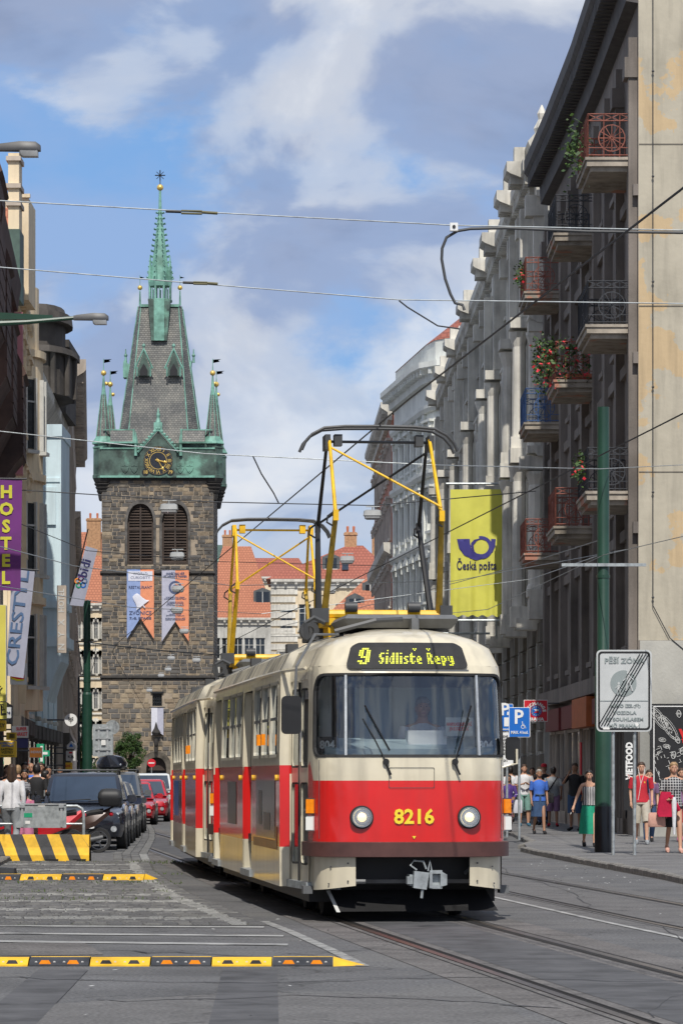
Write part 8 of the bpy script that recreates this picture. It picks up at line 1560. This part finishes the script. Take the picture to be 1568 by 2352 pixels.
wire('low pale wire from left banner to rear pantograph', [(-40, 1340, 70), (300, 1395, 95), (600, 1410, 110), (1220, 1330, 110), (1378, 1275, 68)], .010, 'galv', G)
wire('wire from the green pole to the yellow banner frame', [(1378, 1240, 68), (1190, 1300, 90), (900, 1378, 110), (640, 1440, 120)], .010, 'galv', G)
wire('wire ending at the pale insulator below the yellow banner', [(1640, 1215, 60), (1385, 1275, 67), (1120, 1400, 80), (860, 1425, 100)], .008, 'galv', G)
wire('short stay wire between span wires above the right palace', [(916, 690, 34), (935, 705, 34), (1005, 748, 34), (1055, 755, 34)], .008, 'iron_dark', 'stay wires of the contact line'); wire('short stay wire in the open sky left of the front pantograph', [(581, 1048, 55), (600, 1088, 55), (628, 1132, 57), (640, 1156, 57)], .012, 'iron_dark', 'stay wires of the contact line')
q = MB(); q.tube([W(px, py, 31) for px, py in ((1640, 536), (1568, 534), (1350, 531), (1160, 523), (1080, 525), (1050, 530), (1025, 545), (1015, 570), (1014, 595), (1022, 640), (1034, 675), (1045, 696), (1062, 700), (1066, 712))], .0135, 7); o = q.build('feeder_cable', 'dark_grey', smooth=60); tag(o, 'thick dark feeder cable hanging in a loop from the topmost span wire', 'cable')
for px, py in ((1042, 521), (1520, 530), (1310, 528), (1105, 524)): pass
t = thing('cable_clamp', 'white clamp where the feeder cable loop hangs from the span wire', 'clamp', W(1042, 521, 30.95)); q = MB(); q.box(-.035, .035, -.03, .03, -.035, .035); q.build('clamp_body', 'white', t); q = MB(); q.disc((0, -.04, 0), .015, 'y', 8, .01); q.build('bolt', 'black', t)
# ---------------- far traffic signs, trees ----------------
t, w, z0, z1, fx, fz, fy = board('sign_back', 'grey back of a large road sign with two rails behind the roof box', 'sign', 213, 259, 1664, 1738, 112, 'galv', .03, .04)
q = MB()
for px in (227, 247): q.box(fx(px)-.03, fx(px)+.03, -.06, -.02, z0-.9, z1-.05)
for py in (1674, 1696, 1722): q.box(fx(219), fx(254), -.08, -.06, fz(py)-.02, fz(py)+.02)
q.build('mounting_rail', 'steel', t); q = MB()
for px in (227, 247): q.tube([(fx(px), 0, .1), (fx(px), 0, z0)], .035, 6)
q.build('post', 'galv', t); q = MB(); q.box(fx(233), fx(243), -.085, -.062, fz(1712), fz(1700)); q.build('sticker', 'white', t)
def disc_sign(label, px, py, Z, r, m, bar=None): t = thing('round_traffic_sign', label, 'sign', (X(px, Z), Z, 0)); q = MB(); q.disc((0, -.02, H(py, Z)), r, 'y', 26, .03); q.build('plate', m, t); q = MB(); q.tube([(0, .03, 0), (0, .03, H(py, Z)+r)], .04, 6); q.build('post', 'galv', t); \
    (bar and (lambda b: (b.box(-r*.7, r*.7, -.03, -.021, H(py, Z)-r*.15, H(py, Z)+r*.15), b.build('white_bar', 'white', t)))(MB()))
disc_sign('grey back of a round sign beside the large sign back', 258, 1671, 116, .24, 'galv'); disc_sign('red no entry sign with white bar in front of the tower gate', 348, 1753, 250, .30, 'sign_red', True)
def tree(label, px, Z, zc, rx, rz_, n, seed):
    random.seed(seed); t = thing('street_tree', label, 'tree', (X(px, Z), Z, 0)); q = MB(); q.tube([(0, 0, 0), (.05, 0, zc*.5), (0, 0, zc)], [.16, .12, .06], 7)
    lb = []
    for _ in range(9): a = random.uniform(0, 6.28); e = Vector((math.cos(a)*rx*.75, math.sin(a)*rx*.75, zc+random.uniform(-.6, .75)*rz_)); q.tube([(0, 0, zc*.55), tuple(e*.6+Vector((0, 0, zc*.2))), tuple(e)], [.07, .045, .015], 5); lb.append(e)
    q.build('trunk', 'hair_brown', t); q = MB(); cl = []
    for _ in range(46): v = Vector((random.gauss(0, 1), random.gauss(0, 1), random.gauss(0, 1))).normalized()*random.uniform(.55, 1); cl.append((Vector((v.x*rx, v.y*rx, zc+v.z*rz_*random.uniform(.8, 1.1))), random.uniform(.35, .6)*rx*.62))
    for i in range(n):
        c, rr = random.choice(cl); d = Vector((random.gauss(0, 1), random.gauss(0, 1), random.gauss(0, .8))); d = d.normalized()*rr*random.uniform(.6, 1.1); p = c+d; r = random.uniform(.04, .085)*max(1, rx/2); a = Vector((random.gauss(0, 1), random.gauss(0, 1), random.gauss(0, .5))).normalized()*r; b = a.cross(Vector((random.gauss(0, 1), random.gauss(0, 1), random.gauss(0, 1)))).normalized()*r
        q.add([p-a, p-b*.6, p+a, p+b*.6], [(0, 1, 2, 3)], 0 if random.random() < .6 else 1)
    q.build('crown', ['leaf', 'leaf_dark'], t)
tree('round green tree at the foot of the tower behind the roof box', 297, 300, 3.8, 1.15, 1.9, 14000, 4); tree('leafy green tree between the left houses and the green pole', 184, 290, 4.6, 1.2, 3.2, 12000, 5); tree('small green tree behind the grey sign back', 240, 310, 2.2, 1.4, 1.5, 4500, 6)
t = thing('thin_lamp_post', 'thin dark lamp post with short arm left of the green pole', 'lamp', (X(181, 150), 150, 0)); q = MB(); q.tube([(0, 0, .1), (0, 0, H(1555, 150)), (.35, 0, H(1553, 150))], .05, 6); q.build('shaft', 'iron_dark', t)
